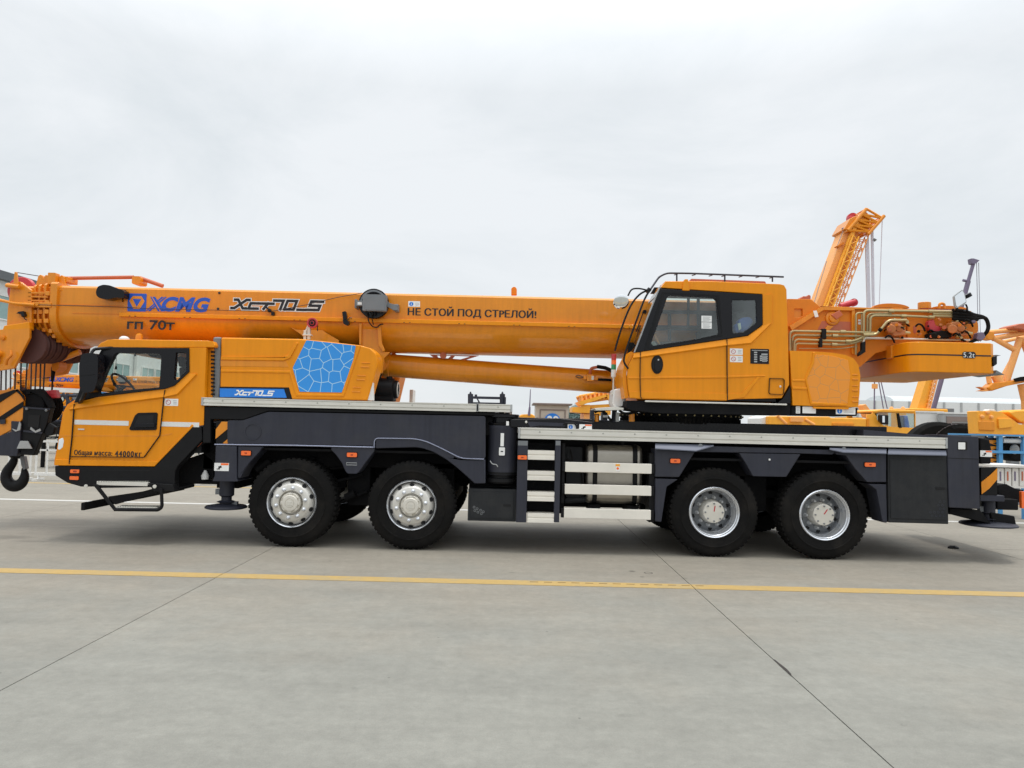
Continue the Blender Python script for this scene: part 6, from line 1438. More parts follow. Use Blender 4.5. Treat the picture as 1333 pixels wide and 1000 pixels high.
# counterweight
cwY = 9.78
def cwp(px, py, y): return (P(px, 460, cwY)[0], y, P(px, py, cwY)[1])
zc1, zc0 = P(1240, 445.6, cwY)[1], P(1240, 485.3, cwY)[1]
xs_ = lambda px: P(px, 465, cwY)[0]
plan = [(xs_(1297), cwY + .06), (xs_(1290), cwY), (xs_(1204), cwY), (xs_(1196), cwY + .015), (xs_(1190), cwY + .05), (xs_(1186), cwY + .11), (xs_(1184.5), cwY + .20), (xs_(1186), cwY + .9), (xs_(1192), 12.0), (xs_(1200), 12.05), (xs_(1290), 12.05), (xs_(1297), 12.0)]
cw = part(MB().loft([[(x, y, zc0) for x, y in plan], [(x, y, zc1) for x, y in plan]]), 'counterweight', 'yellow', bevel=.012)
ORG[cw.name] = ORG[truck.name]
zs = P(1240, 462.3, cwY)[1]
pl2 = [(x - (.003 if y > cwY + .1 else 0), y) for x, y in plan[1:9]]
mb = MB()
for i in range(len(pl2) - 1):
    a, b = pl2[i], pl2[i + 1]; mb.add([(a[0], a[1] - .003, zs - .010), (b[0], b[1] - .003, zs - .010), (b[0], b[1] - .003, zs + .008), (a[0], a[1] - .003, zs + .008)], [(0, 1, 2, 3)])
part(mb, 'weight_stripe', 'printk', cw, recalc=False)
part(MB().prism(RW(1252.5, 458, 1270, 466.6, cwY, .035), cwY - .005, cwY - .003), 'weight_label', 'printk', cw)
text_part('5.2t', 1254.2, 1268.8, 459.0, 465.4, cwY - .006, 'white', cw, spacing=1.1)
part(MB().lathe([(.02, 0), (.05, 0)], (0, 0, 0), 3).box(0, 0, 0, 0, 0, 0) if False else MB().box(xs_(1184.5) - .035, xs_(1184.5) + .01, cwY + .42, cwY + .56, zs - .02, zc1 - .01), 'weight_lug', 'yellow2', cw, bevel=.01)
part(MB().pp([(1297, 462), (1303, 462.8), (1297, 464.2)], cwY + .05, cwY + .6).pp([(1297, 482), (1308, 488), (1296, 486)], cwY + .05, cwY + .6), 'weight_fin', 'grey', cw)
part(MB().pp([(1292.5, 465), (1297.8, 463), (1297.8, 474), (1293.5, 477)], cwY - .004, cwY + .04), 'corner_patch', 'gblack', cw)
# right hood beside the operator cab
RHY = OY0 + .0
rh = part(MB().pp([(1028.3, 456.6), (1061, 457.6), (1085, 459.5), (1101, 462.2), (1111.5, 467), (1117.5, 475.5), (1120, 489), (1119, 512), (1117, 530.2), (1056, 528.4), (1032, 527.6)], RHY, 10.3), 'winch_hood', 'yellow', bevel=.05, seg=4)
ORG[rh.name] = ORG[truck.name]
part(MB().pp([(1061.5, 461.5), (1084, 463.4), (1104, 469), (1107, 489), (1103.5, 525.5), (1057.5, 524), (1049.5, 493.6), (1058, 474)], RHY - .008, RHY + .01), 'cell_panel', 'cello', rh, bevel=.006)
part(MB().pp([(1058.5, 458.5), (1061, 459), (1060, 473.6), (1051, 493.6), (1057.8, 523.5), (1103, 525.5), (1103, 528.5), (1055.6, 526.8), (1048.2, 493.6), (1057, 472)], RHY - .014, RHY + .01), 'hood_crease', 'yellow', rh, bevel=.008)
part(MB().pp([(1032, 494), (1048.4, 494), (1049.5, 497), (1032, 496.4)], RHY - .008, RHY + .01).pp([(1032, 503.5), (1050.6, 504.4), (1051, 507.6), (1032, 506.6)], RHY - .012, RHY + .01), 'hood_crease', 'yellow', rh, bevel=.006)
for k in range(3):
    part(MB().rw(1109.5, 487.2 + 14.5 * k, 1117.5, 488.6 + 14.5 * k, RHY - .008, RHY + .02).rw(1109.5, 493 + 14.5 * k, 1117.5, 494.8 + 14.5 * k, RHY - .012, RHY + .02), 'hood_louvre', 'yellow2', rh, bevel=.004)
bb = part(MB().pp([(1030, 528.6), (1117, 531.2), (1115.5, 541.8), (1030, 540.2)], RHY + .03, 10.28), 'hood_base', 'under', bevel=.008)
sticker(1036, 529, 1041.6, 538.4, RHY + .03, bb, 'text'); sticker(1044.6, 529.4, 1062, 538.2, RHY + .03, bb, 'plain'); sticker(1088, 530.8, 1113.5, 539.6, RHY + .03, bb, 'info')
part(MB().pp([(1058, 529.3), (1106, 530.4), (1104, 533), (1060, 532)], RHY - .004, RHY + .03), 'base_trim', 'yellow', bb)
# superstructure core so the middle is solid
part(MB().box(P(830, 500, 10.4)[0], P(1110, 500, 10.4)[0], 10.42, 11.5, P(960, 535, 10.4)[1], P(960, 490, 10.4)[1]), 'turntable_base', 'orange', bevel=.02)

# ================================================================== HOOK BLOCK (hangs from the boom head)
HK = 10.62
hook = empty('hook_block', (-7.2, 10.95, 1.2), 'black hook block with yellow diagonal stripes hanging under the boom head', 'hook block')
chk = [(-30, 514), (2, 508), (22, 506.5), (31, 516), (29.5, 545), (20, 557), (0, 568), (-30, 580)]
for y0, lab in ((HK, 1), (11.22, 0)):
    part(MB().prism(W(chk, HK), y0, y0 + .05), 'block_cheek', 'yellow2', hook, bevel=.01)
st = MB()
for pl in ([(-30, 530), (-10, 517), (18, 507.5), (24, 508), (-5, 527), (-30, 545)], [(-30, 562), (30, 522.5), (30, 529.5), (0, 549.5), (-30, 573)], [(22, 506.3), (31.5, 516), (31.5, 521.5), (26, 514), (20, 509)]):
    st.pp(pl, HK - .012, HK - .001)
part(st, 'block_stripe', 'black', hook)
part(MB().pp([(-30, 580), (0, 567), (14, 562), (14, 548), (27, 549), (26, 576), (22, 594), (-30, 592)], HK - .03, HK + .06), 'block_plate', 'slate', hook, bevel=.012)
part(MB().pp([(0, 546.5), (6.5, 545.8), (6.5, 551.5), (0, 552.5)], HK - .03, HK - .013), 'block_catch', 'slate', hook)
b2 = part(MB().pp([(30, 528.5), (66, 531.3), (61, 552), (53, 570), (44, 593), (26, 592), (28, 560)], HK + .0, HK + .10), 'block_housing', 'black', hook, bevel=.012)
each(MB().pp([(30, 529.5), (65, 532), (65, 534), (30, 531.5)], HK - .012, HK + .0).pp([(30, 560), (55, 562.5), (54.5, 565), (30, 562.5)], HK - .012, HK), 'housing_lip', 'slate', b2, bevel=.003)
part(MB().pp([(37, 540), (52, 541), (50, 557), (36, 556)], HK - .008, HK), 'housing_hollow', 'dark', b2)
part(MB().pp([(26, 574), (36, 574.2), (41.5, 584.2), (21.5, 584.2)], HK - .05, HK - .031), 'housing_plate', 'lgrey', b2, bevel=.004)
part(MB().pp([(40, 556), (46, 561), (52, 558), (53, 561), (46, 563.5), (39, 559)], HK - .02, HK - .009).pp([(15, 558), (20, 562), (26, 560), (27, 552), (25, 549), (22, 560)], HK - .045, HK - .031), 'housing_rib', 'lgrey', b2)
for a, b in ((35.5, 532.3), (61, 534.2)):
    part(MB().lathe([(.02, 0), (.02, -.02), (.008, -.024)], (P(a, b, HK)[0], HK, P(a, b, HK)[1]), 10), 'housing_bolt', 'grey', b2)
for k in range(5):
    y = HK + .09 + k * .10; x, z = P(14, 530, HK)[0], P(14, 530, HK)[1]
    part(MB().lathe([(.05, -.035), (.24, -.035), (.25, -.025), (.22, 0), (.25, .025), (.24, .035), (.05, .035)], (x + .20, y, z + .02), 30), 'block_sheave', 'under', hook, smooth=20)
part(MB().cyl(P3(44, 510, HK + .3), P3(48, 528, HK + .3), .05).pp([(40, 512), (50, 511), (53, 528), (42, 528)], HK + .12, HK + .2), 'rope_guard', 'beige', hook)
part(MB().pp([(34, 507), (52, 506), (64, 520), (68, 531), (63, 532), (55, 518), (44, 512), (34, 514)], HK + .02, HK + .12), 'sheave_cover', 'under', hook, bevel=.01)
part(MB().pp([(62, 550), (72, 556), (69, 566), (60, 568), (56, 562)], HK + .02, HK + .1), 'block_lug', 'black', hook, bevel=.02)
# hook itself: thick tapered curve
hc = [(19.5, 594, .062), (18, 602, .075), (12, 609, .086), (7.5, 617, .100), (8, 625.5, .112), (13.5, 632, .118), (21, 633.5, .115), (28, 630, .105), (32, 623, .092), (32.5, 616, .072), (31, 610.5, .045), (30.2, 608.5, .022)]
secs = []
for i, (a, b, r_) in enumerate(hc):
    p_ = P3(a, b, 10.93); pa = P3(hc[max(i - 1, 0)][0], hc[max(i - 1, 0)][1], 10.93); pb = P3(hc[min(i + 1, len(hc) - 1)][0], hc[min(i + 1, len(hc) - 1)][1], 10.93)
    d = (pb - pa).normalized(); e1 = Vector((0, 1, 0)); e2 = d.cross(e1)
    secs.append([tuple(p_ + e1 * r_ * .62 * math.cos(2 * math.pi * k / 16) + e2 * r_ * .82 * math.sin(2 * math.pi * k / 16)) for k in range(16)])
hko = MB().loft(secs); o = part(hko, 'hook', 'black', hook, smooth=60); sb_ = o.modifiers.new('sub', 'SUBSURF'); sb_.levels = sb_.render_levels = 2
part(MB().pp([(25.5, 594), (31, 594), (34, 610), (30.5, 612), (27.5, 606)], 10.90, 10.97), 'hook_latch', 'grey', hook, bevel=.006)
part(MB().lathe([(.06, 0), (.10, .04), (.10, .10)], (P(21, 596, 10.93)[0], 10.93, P(21, 597, 10.93)[1]), 20, 'Z'), 'hook_collar', 'black', hook)
# ropes between head and block
for k, (a, a2) in enumerate(((-12, -14), (2, 1), (8, 7.5), (14, 13.5), (20.5, 19), (27.5, 26.5), (35.5, 33), (41, 40), (47.5, 45), (53, 52), (58.5, 56))):
    y = 10.5 + (k % 4) * .22
    part(MB().cyl(P3(a, 470, y), P3(a2, 514 + (k % 3) * 3, HK + .1 + (k % 4) * .1), .011, n=6), 'wire_rope', 'rope', hook)
# overhoist weight
ow = empty('limit_weight', (-6.9, 10.9, 1.9), 'small red limit weight on a black rope beside the hook block', 'rope weight')
part(MB().cyl(P3(70, 470, 10.9), P3(67.5, 510, 10.8), .012, n=6).cyl(P3(70, 478, 10.9), P3(68, 496, 10.85), .035, .02, n=8), 'rope', 'rubber', ow)
part(MB().cyl(P3(61, 513, 10.8), P3(74, 512.5, 10.8), .055, n=14).pp([(63, 508), (72, 507.5), (74, 518), (62, 518.5)], 10.75, 10.85), 'weight', 'red', ow, bevel=.012)

# ================================================================== BACKGROUND
# a second crane of the same kind parked further back, seen through the cab window and left of the cab
skipn = ('hook_block', 'text', 'rail_screw', 'wheel_nut', 'hub_bolt', 'hub_ring', 'hub_emblem', 'tread_tooth', 'door_gap', 'hexagon_emboss', 'sticker_print', 'ledge_bolt', 'ring_tooth', 'ring_bolt', 'motor_bolt', 'hydraulic_pipe', 'hydraulic_hose', 'winch_motor', 'pipe_union', 'hose_sleeve', 'vent_hole', 'seat', 'steering_wheel', 'light_centre', 'ban_ring', 'ban_bar', 'pipe_clamp', 'battery_case', 'air_hose', 'label_print')
c2 = copy_tree(truck, None, skipn); c2.name = 'mobile_crane'
c2.location = truck.location + Vector((-16.6, 24.5, 0))
c2['label'] = 'second yellow crane parked further back, its boom seen through the truck cab window'

def veh(name, px, Y, label, cat): return empty(name, (P(px, 560, Y)[0], Y + 1, 0), label, cat)
# --- grey pipe rack and blue container bits left of the cab (seen between hook and cab)
Yk = 22.0
rk = empty('steel_rack', (P(80, 560, Yk)[0], Yk, 0), 'dark steel frame rack with diagonal struts left of the truck cab', 'rack')
mb = MB()
for a, b in (((70, 520), (96, 548)), ((96, 520), (74, 552)), ((70, 515), (100, 515)), ((70, 548), (100, 549)), ((72, 512), (72, 560)), ((88, 512), (88, 552)), ((82, 512), (98, 535)), ((78, 530), (99, 531))): mb.cyl(P3(*a, Yk), P3(*b, Yk), .045, n=8)
mb.build('frame', 'slate', rk)
MB().pp([(52, 549), (84, 550), (84, 553), (52, 552)], Yk - .3, Yk + 1.2).pp([(52, 556), (84, 557.5), (84, 566), (58, 564)], Yk - .3, Yk + 1.2).build('beam', 'under', rk)
for a in (58, 80): MB().cyl(P3(a, 560, Yk + .2), Vector((P(a, 560, Yk + .2)[0], Yk + .2, 0)), .06).build('leg', 'under', rk)
tr_ = empty('parked_truck', (P(75, 560, 26)[0], 27, 0), 'yellow truck nose just left of the crane cab, behind the barriers', 'truck')
MB().pp([(66, 551), (70, 543), (76, 539), (100, 538.5), (100, 553)], 25, 27).build('bonnet', 'bgyel', tr_, bevel=.05)
MB().pp([(60, 553), (100, 553.5), (100, 562), (62, 561)], 25, 27).build('chassis', 'under', tr_)
for yy in (25.2, 26.9): MB().lathe([(.3, -.12), (.5, -.12), (.5, .12), (.3, .12)], (P(90, 560, 25)[0], yy, .5), 20).build('wheel', 'rubber', tr_)
# pale long crate
wt = empty('white_beam_stack', (P(70, 508, 30)[0], 30, 0), 'long white covered beam on trestles, behind the hook ropes', 'beam')
MB().pp([(40, 503), (110, 506.5), (110, 512), (40, 509)], 29.3, 30).build('beam', 'whitep', wt)
for a in (46, 100): MB().box(P(a, 509, 29.5)[0] - .08, P(a, 509, 29.5)[0] + .08, 29.4, 29.9, 0, P(a, 510.5, 29.5)[1]).build('trestle', 'grey', wt)

# --- orange beacon box with aerial, just above the deck
Ya = 20.0
be = empty('utility_vehicle', (P(689, 550, Ya)[0], Ya + 1, 0), 'small orange topped vehicle with a thin aerial, mostly hidden by the truck deck', 'vehicle')
MB().pp([(676, 541), (679, 539.6), (692, 539), (696, 541), (697, 546), (700, 556), (672, 556), (675, 546)], Ya, Ya + 1.5).build('roof', 'bgyel', be, bevel=.03)
MB().box(P(670, 556, Ya)[0], P(703, 556, Ya)[0], Ya - .1, Ya + 1.6, .35, P(690, 555, Ya)[1]).build('body', 'bgyel', be, bevel=.05)
for a in (676, 697): MB().lathe([(.2, -.1), (.36, -.1), (.36, .1), (.2, .1)], (P(a, 560, Ya)[0], Ya, .36), 18).build('wheel', 'rubber', be)
MB().cyl(P3(689, 540, Ya), P3(690.6, 507, Ya), .022, .010, n=8).cyl(P3(688.6, 541, Ya), P3(689.6, 530, Ya), .04, .025, n=8).build('aerial', 'pole', be)
# --- lattice boom and yellow box in the middle
Yl = 28.0
lc = empty('crawler_crane', (P(780, 555, Yl)[0], Yl + 1.5, 0), 'orange crawler crane with folded lattice boom sections beside the operator cab', 'crane')
def lattice(pts_t, pts_b, n, Ya, wd, r_, name, m, parent, rc=None):
    """box lattice: top chord and bottom chord are photo points; wd is the depth"""
    mb = MB(); a0, a1 = P3(*pts_t[0], Ya), P3(*pts_t[1], Ya); b0, b1 = P3(*pts_b[0], Ya), P3(*pts_b[1], Ya)
    dY = Vector((0, wd, 0)); 
    for o_ in (Vector((0, 0, 0)), dY):
        mb.cyl(a0 + o_, a1 + o_, r_ * 1.5, n=8).cyl(b0 + o_, b1 + o_, r_ * 1.5, n=8)
        for k in range(n):
            t, u = k / n, (k + .5) / n; v = (k + 1) / n
            mb.cyl(a0.lerp(a1, t) + o_, b0.lerp(b1, u) + o_, r_, n=6).cyl(b0.lerp(b1, u) + o_, a0.lerp(a1, v) + o_, r_, n=6)
    for k in range(n + 1):
        t = k / n; u = min(1, (k + .5) / n)
        mb.cyl(a0.lerp(a1, t), a0.lerp(a1, t) + dY, r_, n=6).cyl(b0.lerp(b1, u), b0.lerp(b1, u) + dY, r_, n=6)
        if k < n:
            v = (k + 1) / n; mb.cyl(a0.lerp(a1, t), a0.lerp(a1, v) + dY, r_, n=6).cyl(b0.lerp(b1, t), b0.lerp(b1, v) + dY, r_, n=6)
    return mb.build(name, m, parent)
lattice([(754.5, 516), (810, 506)], [(755, 524), (810, 516)], 8, Yl, 1.2, .035, 'lattice_boom', 'bgyel', lc)
rb = MB()
for k in range(9): a = 756 + k * 5.6; rb.pp([(a, 515 - k * .9), (a + 2.2, 513.6 - k * .9), (a + 3.6, 522 - k * .6), (a + 1.4, 524 - k * .6)], Yl - .1, Yl + 1.3)
rb.build('boom_rung', 'bgpink', lc)
MB().pp([(753, 523), (790, 513), (791, 516), (756, 528)], Yl - .2, Yl + 1.3).pp([(789, 514), (792, 514), (799, 526), (795, 527)], Yl - .2, Yl - .1).build('boom_brace', 'bgyel', lc)
MB().pp([(745, 530), (756, 529.8), (757, 527), (768, 527), (769, 538), (756, 537.5), (745, 536.5)], Yl - .1, Yl + 1.2).pp([(757, 528), (795, 526), (795, 540), (775, 542), (770, 531), (757, 534)], Yl, Yl + 1.5).build('upper_body', 'bgyel', lc, bevel=.03)
MB().pp([(760, 538), (771, 538.5), (772, 556), (760, 556)], Yl, Yl + 1.5).build('pedestal', 'bgpink', lc, bevel=.03)
MB().box(P(745, 560, Yl)[0], P(810, 560, Yl)[0], Yl - .3, Yl + .5, 0, .9).build('track', 'under', lc, bevel=.2, seg=3)
MB().box(P(745, 560, Yl)[0], P(810, 560, Yl)[0], Yl + 2.2, Yl + 3, 0, .9).build('track', 'under', lc, bevel=.2, seg=3)
MB().box(P(750, 560, Yl)[0], P(806, 560, Yl)[0], Yl + .5, Yl + 2.2, .4, 1.2).build('car_body', 'bgyel', lc)

# --- long yellow carrier behind the slew ring, and the truck cab right of it
Yc = 30.0
tc_ = empty('crane_carrier', (P(1120, 555, Yc)[0], Yc + 1.3, 0), 'yellow crane carrier with a rounded glass cab and dark mirror, behind the rear deck', 'truck')
cabp = [(1128, 566), (1128.5, 540), (1135.5, 539), (1137, 534.5), (1150, 533.2), (1192, 535.2), (1192, 566)]
MB().pp(cabp, Yc, Yc + .08, [[(1141, 538), (1147, 536.8), (1191, 538.5), (1191, 557), (1163, 556), (1150, 553.6), (1142, 547)]]).build('cab_side', 'bgyel', tc_, bevel=.02)
MB().prism(W([(1128, 566), (1137, 534.5), (1150, 533.2), (1192, 535.2), (1192, 566)], Yc), Yc + 2.2, Yc + 2.3, [W([(1142, 540), (1150, 537.5), (1190, 539.5), (1190, 556), (1144, 554)], Yc)]).build('cab_far_side', 'bgyel', tc_)
MB().pp([(1136, 534.8), (1150, 532.8), (1192, 534.4), (1192, 536.8), (1137, 537.2)], Yc - .05, Yc + 2.35).build('roof', 'bgyel', tc_, bevel=.04)
MB().prism(W([(1141, 538), (1147, 536.8), (1191, 538.5), (1191, 557), (1163, 556), (1150, 553.6), (1142, 547)], Yc), Yc + .03, Yc + .05).build('window', 'glassd', tc_)
MB().pp([(1168, 538), (1170.5, 538), (1174, 557), (1170.5, 557)], Yc - .02, Yc + .06).build('pillar', 'under', tc_)
MB().pp([(1145, 540), (1157, 540.5), (1157, 553), (1149, 552.5), (1145, 548)], Yc - .3, Yc - .12).build('mirror', 'gblack', tc_, bevel=.03)
MB().prism(RW(1148.6, 541.5, 1151.6, 550, Yc - .3), Yc - .31, Yc - .301).build('mirror_glass', 'mirror', tc_)
MB().rw(1142, 557, 1190, 575, Yc + .1, Yc + 2.2).build('cab_floor', 'under', tc_)
MB().pp([(1176, 541), (1182, 541), (1185, 557), (1177, 557)], Yc + .9, Yc + 1.4).build('seat', 'bluewrap', tc_, bevel=.05)
MB().pp([(1000, 541.8), (1080, 542.5), (1082, 544), (1128, 545), (1128, 566), (1000, 563)], Yc, Yc + 2.3).build('bonnet', 'bgyel', tc_, bevel=.04)
MB().pp([(990, 544), (1003, 540), (1025, 540), (1028, 556), (990, 556)], Yc + .3, Yc + 2).build('white_tank', 'whitep', tc_, bevel=.05)
MB().pp([(1084, 551), (1112, 551.5), (1112, 554), (1084, 553.5)], Yc - .06, Yc).pp([(1130, 545), (1131.6, 545), (1131.6, 556), (1130, 556)], Yc - .04, Yc).build('body_trim', 'yellow2', tc_)
for a in (1160.5, 1175.5): MB().lathe([(.09, 0), (.07, .10), (.03, .14)], (P(a, 533, Yc + .6)[0], Yc + .6, P(a, 533.8, Yc + .6)[1]), 12, 'Z').build('beacon', 'bgpink', tc_)
xs0, xs1 = P(990, 560, Yc)[0], P(1192, 560, Yc)[0]
MB().box(xs0, xs1, Yc + .5, Yc + 1.9, .7, 1.2).build('chassis', 'under', tc_)
for k in range(4):
    for yy in (Yc + .1, Yc + 2.1): MB().lathe([(.28, -.15), (.55, -.15), (.55, .15), (.28, .15)], (xs0 + .9 + (xs1 - xs0 - 1.8) * k / 3, yy, .55), 24).build('wheel', 'rubber', tc_)
mb = MB()
mb.rw(1030, 543, 1046, 549, Yc - .2, Yc).cyl(P3(1012, 541, Yc), P3(1024, 552, Yc), .06).cyl(P3(1048, 546, Yc), P3(1060, 553, Yc), .06)
mb.build('pipework', 'bgpink', tc_)

# --- white cabin and grey framed container, right of the carrier cab
def container(px0, px1, py0, Y, m, name, label, frame=None, depth=2.4):
    x0, z1 = P(px0, py0, Y); x1 = P(px1, py0, Y)[0]
    t = empty(name, ((x0 + x1) / 2, Y, 0), label, 'container')
    MB().box(x0, x1, Y, Y + depth, .12, z1).build('wall', m, t, bevel=.02)
    MB().box(x0 - .04, x1 + .04, Y - .04, Y + depth, z1, z1 + .07).build('roof', 'whitep', t)
    if frame: MB().prism(rrect(x0 + .15, .3, x1 - .1, z1 - .12), Y - .05, Y - .002, [rrect(x0 + .38, .5, x1 - .38, z1 - .34)]).build('door_frame', frame, t)
    MB().box(x0 + .1, x0 + .3, Y + .1, Y + depth - .1, 0, .12).box(x1 - .3, x1 - .1, Y + .1, Y + depth - .1, 0, .12).build('skid', 'grey', t)
    return t
container(1192, 1227, 537, 33, 'whitep', 'white_cabin', 'plain white cabin right of the carrier cab, under the distant hall', None, .8)
container(1227.5, 1272, 538.5, 32.5, 'lgrey', 'grey_container', 'grey container with a framed door behind the netted tyres', 'beiged', .4)
# big tyres lying under netting
Yt = 21.0
def tyre_stack(px, py, r_, label, net=False):
    x, z = P(px, py, Yt); t = empty('big_tyre', (x, Yt, 0), label, 'tyre')
    MB().lathe([(r_ * .5, -.2), (r_ * .9, -.22), (r_, -.15), (r_, .15), (r_ * .9, .22), (r_ * .5, .2)], (x, Yt, r_), 36).build('tread', 'rubber', t)
    if net:
        mb = MB()
        for k in range(14):
            for sg in (-1, 1):
                pts = []
                for j in range(9):
                    a = math.pi * (.05 + .9 * k / 13) + sg * j * .04; pts.append((x + (r_ + .03) * math.cos(a), Yt - .28 + j * .07, r_ + (r_ + .03) * math.sin(a)))
                mb.tube(pts, .012, 4)
        for y in (-.24, -.12, 0, .12, .24): mb.tube([(x + (r_ + .03) * math.cos(math.pi * k / 16), Yt + y, r_ + (r_ + .03) * math.sin(math.pi * k / 16)) for k in range(17)], .012, 4)
        mb.build('netting', 'rope', t)
rbig = P(1219, 549.3, Yt)[1] / 2
tyre_stack(1219, 549, rbig, 'large black tyre standing bare behind the rear deck')
tyre_stack(1246, 553, rbig * .97, 'large black tyre under dark netting behind the rear deck', True)

# --- crane with raised boom far behind
Yr = 42.0
rc = empty('raised_boom_crane', (P(1080, 560, Yr)[0], Yr, 0), 'distant orange crane with steeply raised boom and lattice jib folded along it', 'crane')
def obl(pts, Y0, Y1, name, m, parent, bev=.03): return MB().pp(pts, Y0, Y1).build(name, m, parent, bevel=bev)
obl([(1061, 400), (1100.5, 297), (1104, 293), (1120, 298), (1085, 400), (1072, 440), (1046, 440)], Yr, Yr + 1.2, 'boom', 'bgpink', rc)
obl([(1099, 298), (1103, 291), (1107, 284), (1121, 278.5), (1128, 276), (1133, 281), (1131, 300), (1112, 303)], Yr - .3, Yr + 1.4, 'boom_head', 'yellow2', rc)
obl([(1073, 400), (1078, 400), (1120, 285), (1115, 284)], Yr - .35, Yr - .05, 'jib_chord', 'bgyel', rc, .02)
lattice([(1075, 404), (1111, 306)], [(1083, 404), (1118, 308)], 8, Yr - .5, .3, .03, 'jib_lattice', 'bgyel', rc)
lattice([(1086, 404), (1120, 312)], [(1095, 400), (1131, 306)], 8, Yr - .2, .5, .022, 'jib_lattice', 'bgpink', rc)
lattice([(1104, 300), (1128, 272)], [(1130, 305), (1151, 281)], 4, Yr - .4, 1.4, .07, 'jib_tip', 'yellow2', rc)
MB().lathe([(.1, -.1), (.32, -.1), (.32, .1), (.1, .1)], P3(1109.5, 284.5, Yr + .9), 24).build('tip_sheave', 'red', rc)
MB().rw(1106, 281, 1113, 290, Yr + .3, Yr + .8).build('head_box', 'red', rc, bevel=.05)
obl([(1089.5, 320), (1098, 315), (1099.5, 317), (1091, 321.5)], Yr - .2, Yr + .2, 'boom_bracket', 'orange', rc, .01)
cb = MB(); 
for k in range(8): cb.cyl(P3(1097 + k * 1.6, 297.5 - k * 1.0, Yr), P3(1099.5 + k * 1.6, 300 - k * 1.0, Yr), .06, n=6)
cb.cyl(P3(1097, 299, Yr), P3(1111, 291, Yr), .10).build('cable_comb', 'pole', rc)
MB().cyl(P3(1098.5, 298, Yr), P3(1090, 320, Yr), .02, n=6).cyl(P3(1076, 340, Yr - .1), P3(1059, 397, Yr - .1), .02, n=6).build('guy_wire', 'ropel', rc)
for k, (a, b, a2, b2, r_) in enumerate(((1127, 318, 1130.5, 448, .05), (1128.5, 312, 1132, 448, .05), (1130, 306, 1133.5, 448, .05), (1134.5, 302, 1137, 448, .05), (1136, 300, 1138.5, 448, .05), (1148.5, 286, 1142, 470, .022))):
    MB().cyl(P3(a, b, Yr), P3(a2, b2, Yr), r_, n=6).build('hoist_rope', 'ropew', rc)
MB().cyl(P3(1139, 448, Yr), P3(1138, 533, Yr), .035, n=6).cyl(P3(1143, 480, Yr), P3(1155, 532, Yr), .03, n=6).cyl(P3(1141, 480, Yr), P3(1150, 532, Yr), .03, n=6).build('hoist_rope', 'pole', rc)
MB().cyl(P3(1138.8, 500, Yr), P3(1138.6, 506, Yr), .16).build('rope_socket', 'bgpink', rc)
MB().lathe([(.02, -.1), (.14, 0), (.02, .1)], P3(1138.3, 312.5, Yr), 10, 'Z').build('limit_weight', 'grey', rc)
xr = P(1060, 560, Yr)[0]
MB().box(xr - 1.5, xr + 4.5, Yr - .6, Yr + 2, 1.3, 1.9).build('upper_body', 'bgyel', rc, bevel=.1); MB().box(xr - 5, xr + 6, Yr - .6, Yr + 2, .7, 1.3).build('chassis', 'grey', rc)
for k in range(4): MB().lathe([(.3, -.2), (.6, -.2), (.6, .2), (.3, .2)], (xr - 4 + 3 * k, Yr - .5, .6), 20).build('wheel', 'rubber', rc)
# grey davit far right
Yg = 63.0
gd = empty('grey_mast_crane', (P(1262, 560, Yg)[0], Yg, 0), 'slim grey violet mast with a hooked tip and two thin ropes, at the right', 'crane')
MB().cyl(P3(1215, 533, Yg), P3(1260.5, 366, Yg), .20, n=12).cyl(P3(1255, 385, Yg), P3(1268, 340, Yg), .15, n=12).build('mast_arm', 'pole', gd)
obl([(1264, 336.5), (1268, 336.5), (1275.5, 338.8), (1272, 342), (1269, 344), (1265, 343)], Yg - .25, Yg + .25, 'mast_tip', 'pole', gd, .02)
MB().cyl(P3(1253.5, 365, Yg), P3(1261, 366.5, Yg), .12, n=8).build('arm_collar', 'pole', gd)
MB().box(P(1215, 560, Yg)[0] - 1.2, P(1215, 560, Yg)[0] + 1.2, Yg - 1, Yg + 1, 0, P(1215, 532, Yg)[1]).build('mast_base', 'grey', gd)
for a, a2 in ((1271.3, 1273.6), (1274, 1276.4)): MB().cyl(P3(a, 342, Yg), P3(a2, 445, Yg), .03, n=5).build('hoist_rope', 'ropel', gd)
# leaning boom under the counterweight, small one left of it
Yq = 60.0
lb_ = empty('leaning_boom_crane', (P(1195, 560, Yq)[0], Yq, 0), 'far orange crane boom leaning right, seen under the counterweight', 'crane')
obl([(1193.5, 533), (1211, 478), (1219, 478), (1207.5, 533)], Yq, Yq + 1.2, 'boom', 'bgyel', lb_)
lattice([(1207.5, 532), (1219.5, 478)], [(1210.5, 532), (1224, 478)], 10, Yq - .2, .9, .04, 'jib_lattice', 'bgpink', lb_)
MB().box(P(1180, 560, Yq)[0], P(1230, 560, Yq)[0], Yq - .5, Yq + 2.5, 0, P(1200, 532, Yq)[1]).build('upper_body', 'bgyel', lb_, bevel=.1)
ls = empty('short_boom_crane', (P(1130, 560, Yq)[0], Yq, 0), 'far small orange boom stub left of the hanging ropes', 'crane')
obl([(1129, 543), (1123, 527.5), (1127, 526), (1133, 534), (1136, 545)], Yq + 3, Yq + 4, 'boom', 'bgpink', ls)
MB().box(P(1122, 560, Yq)[0], P(1142, 560, Yq)[0], Yq + 2.5, Yq + 5, 0, P(1130, 543, Yq)[1]).build('upper_body', 'bgyel', ls)

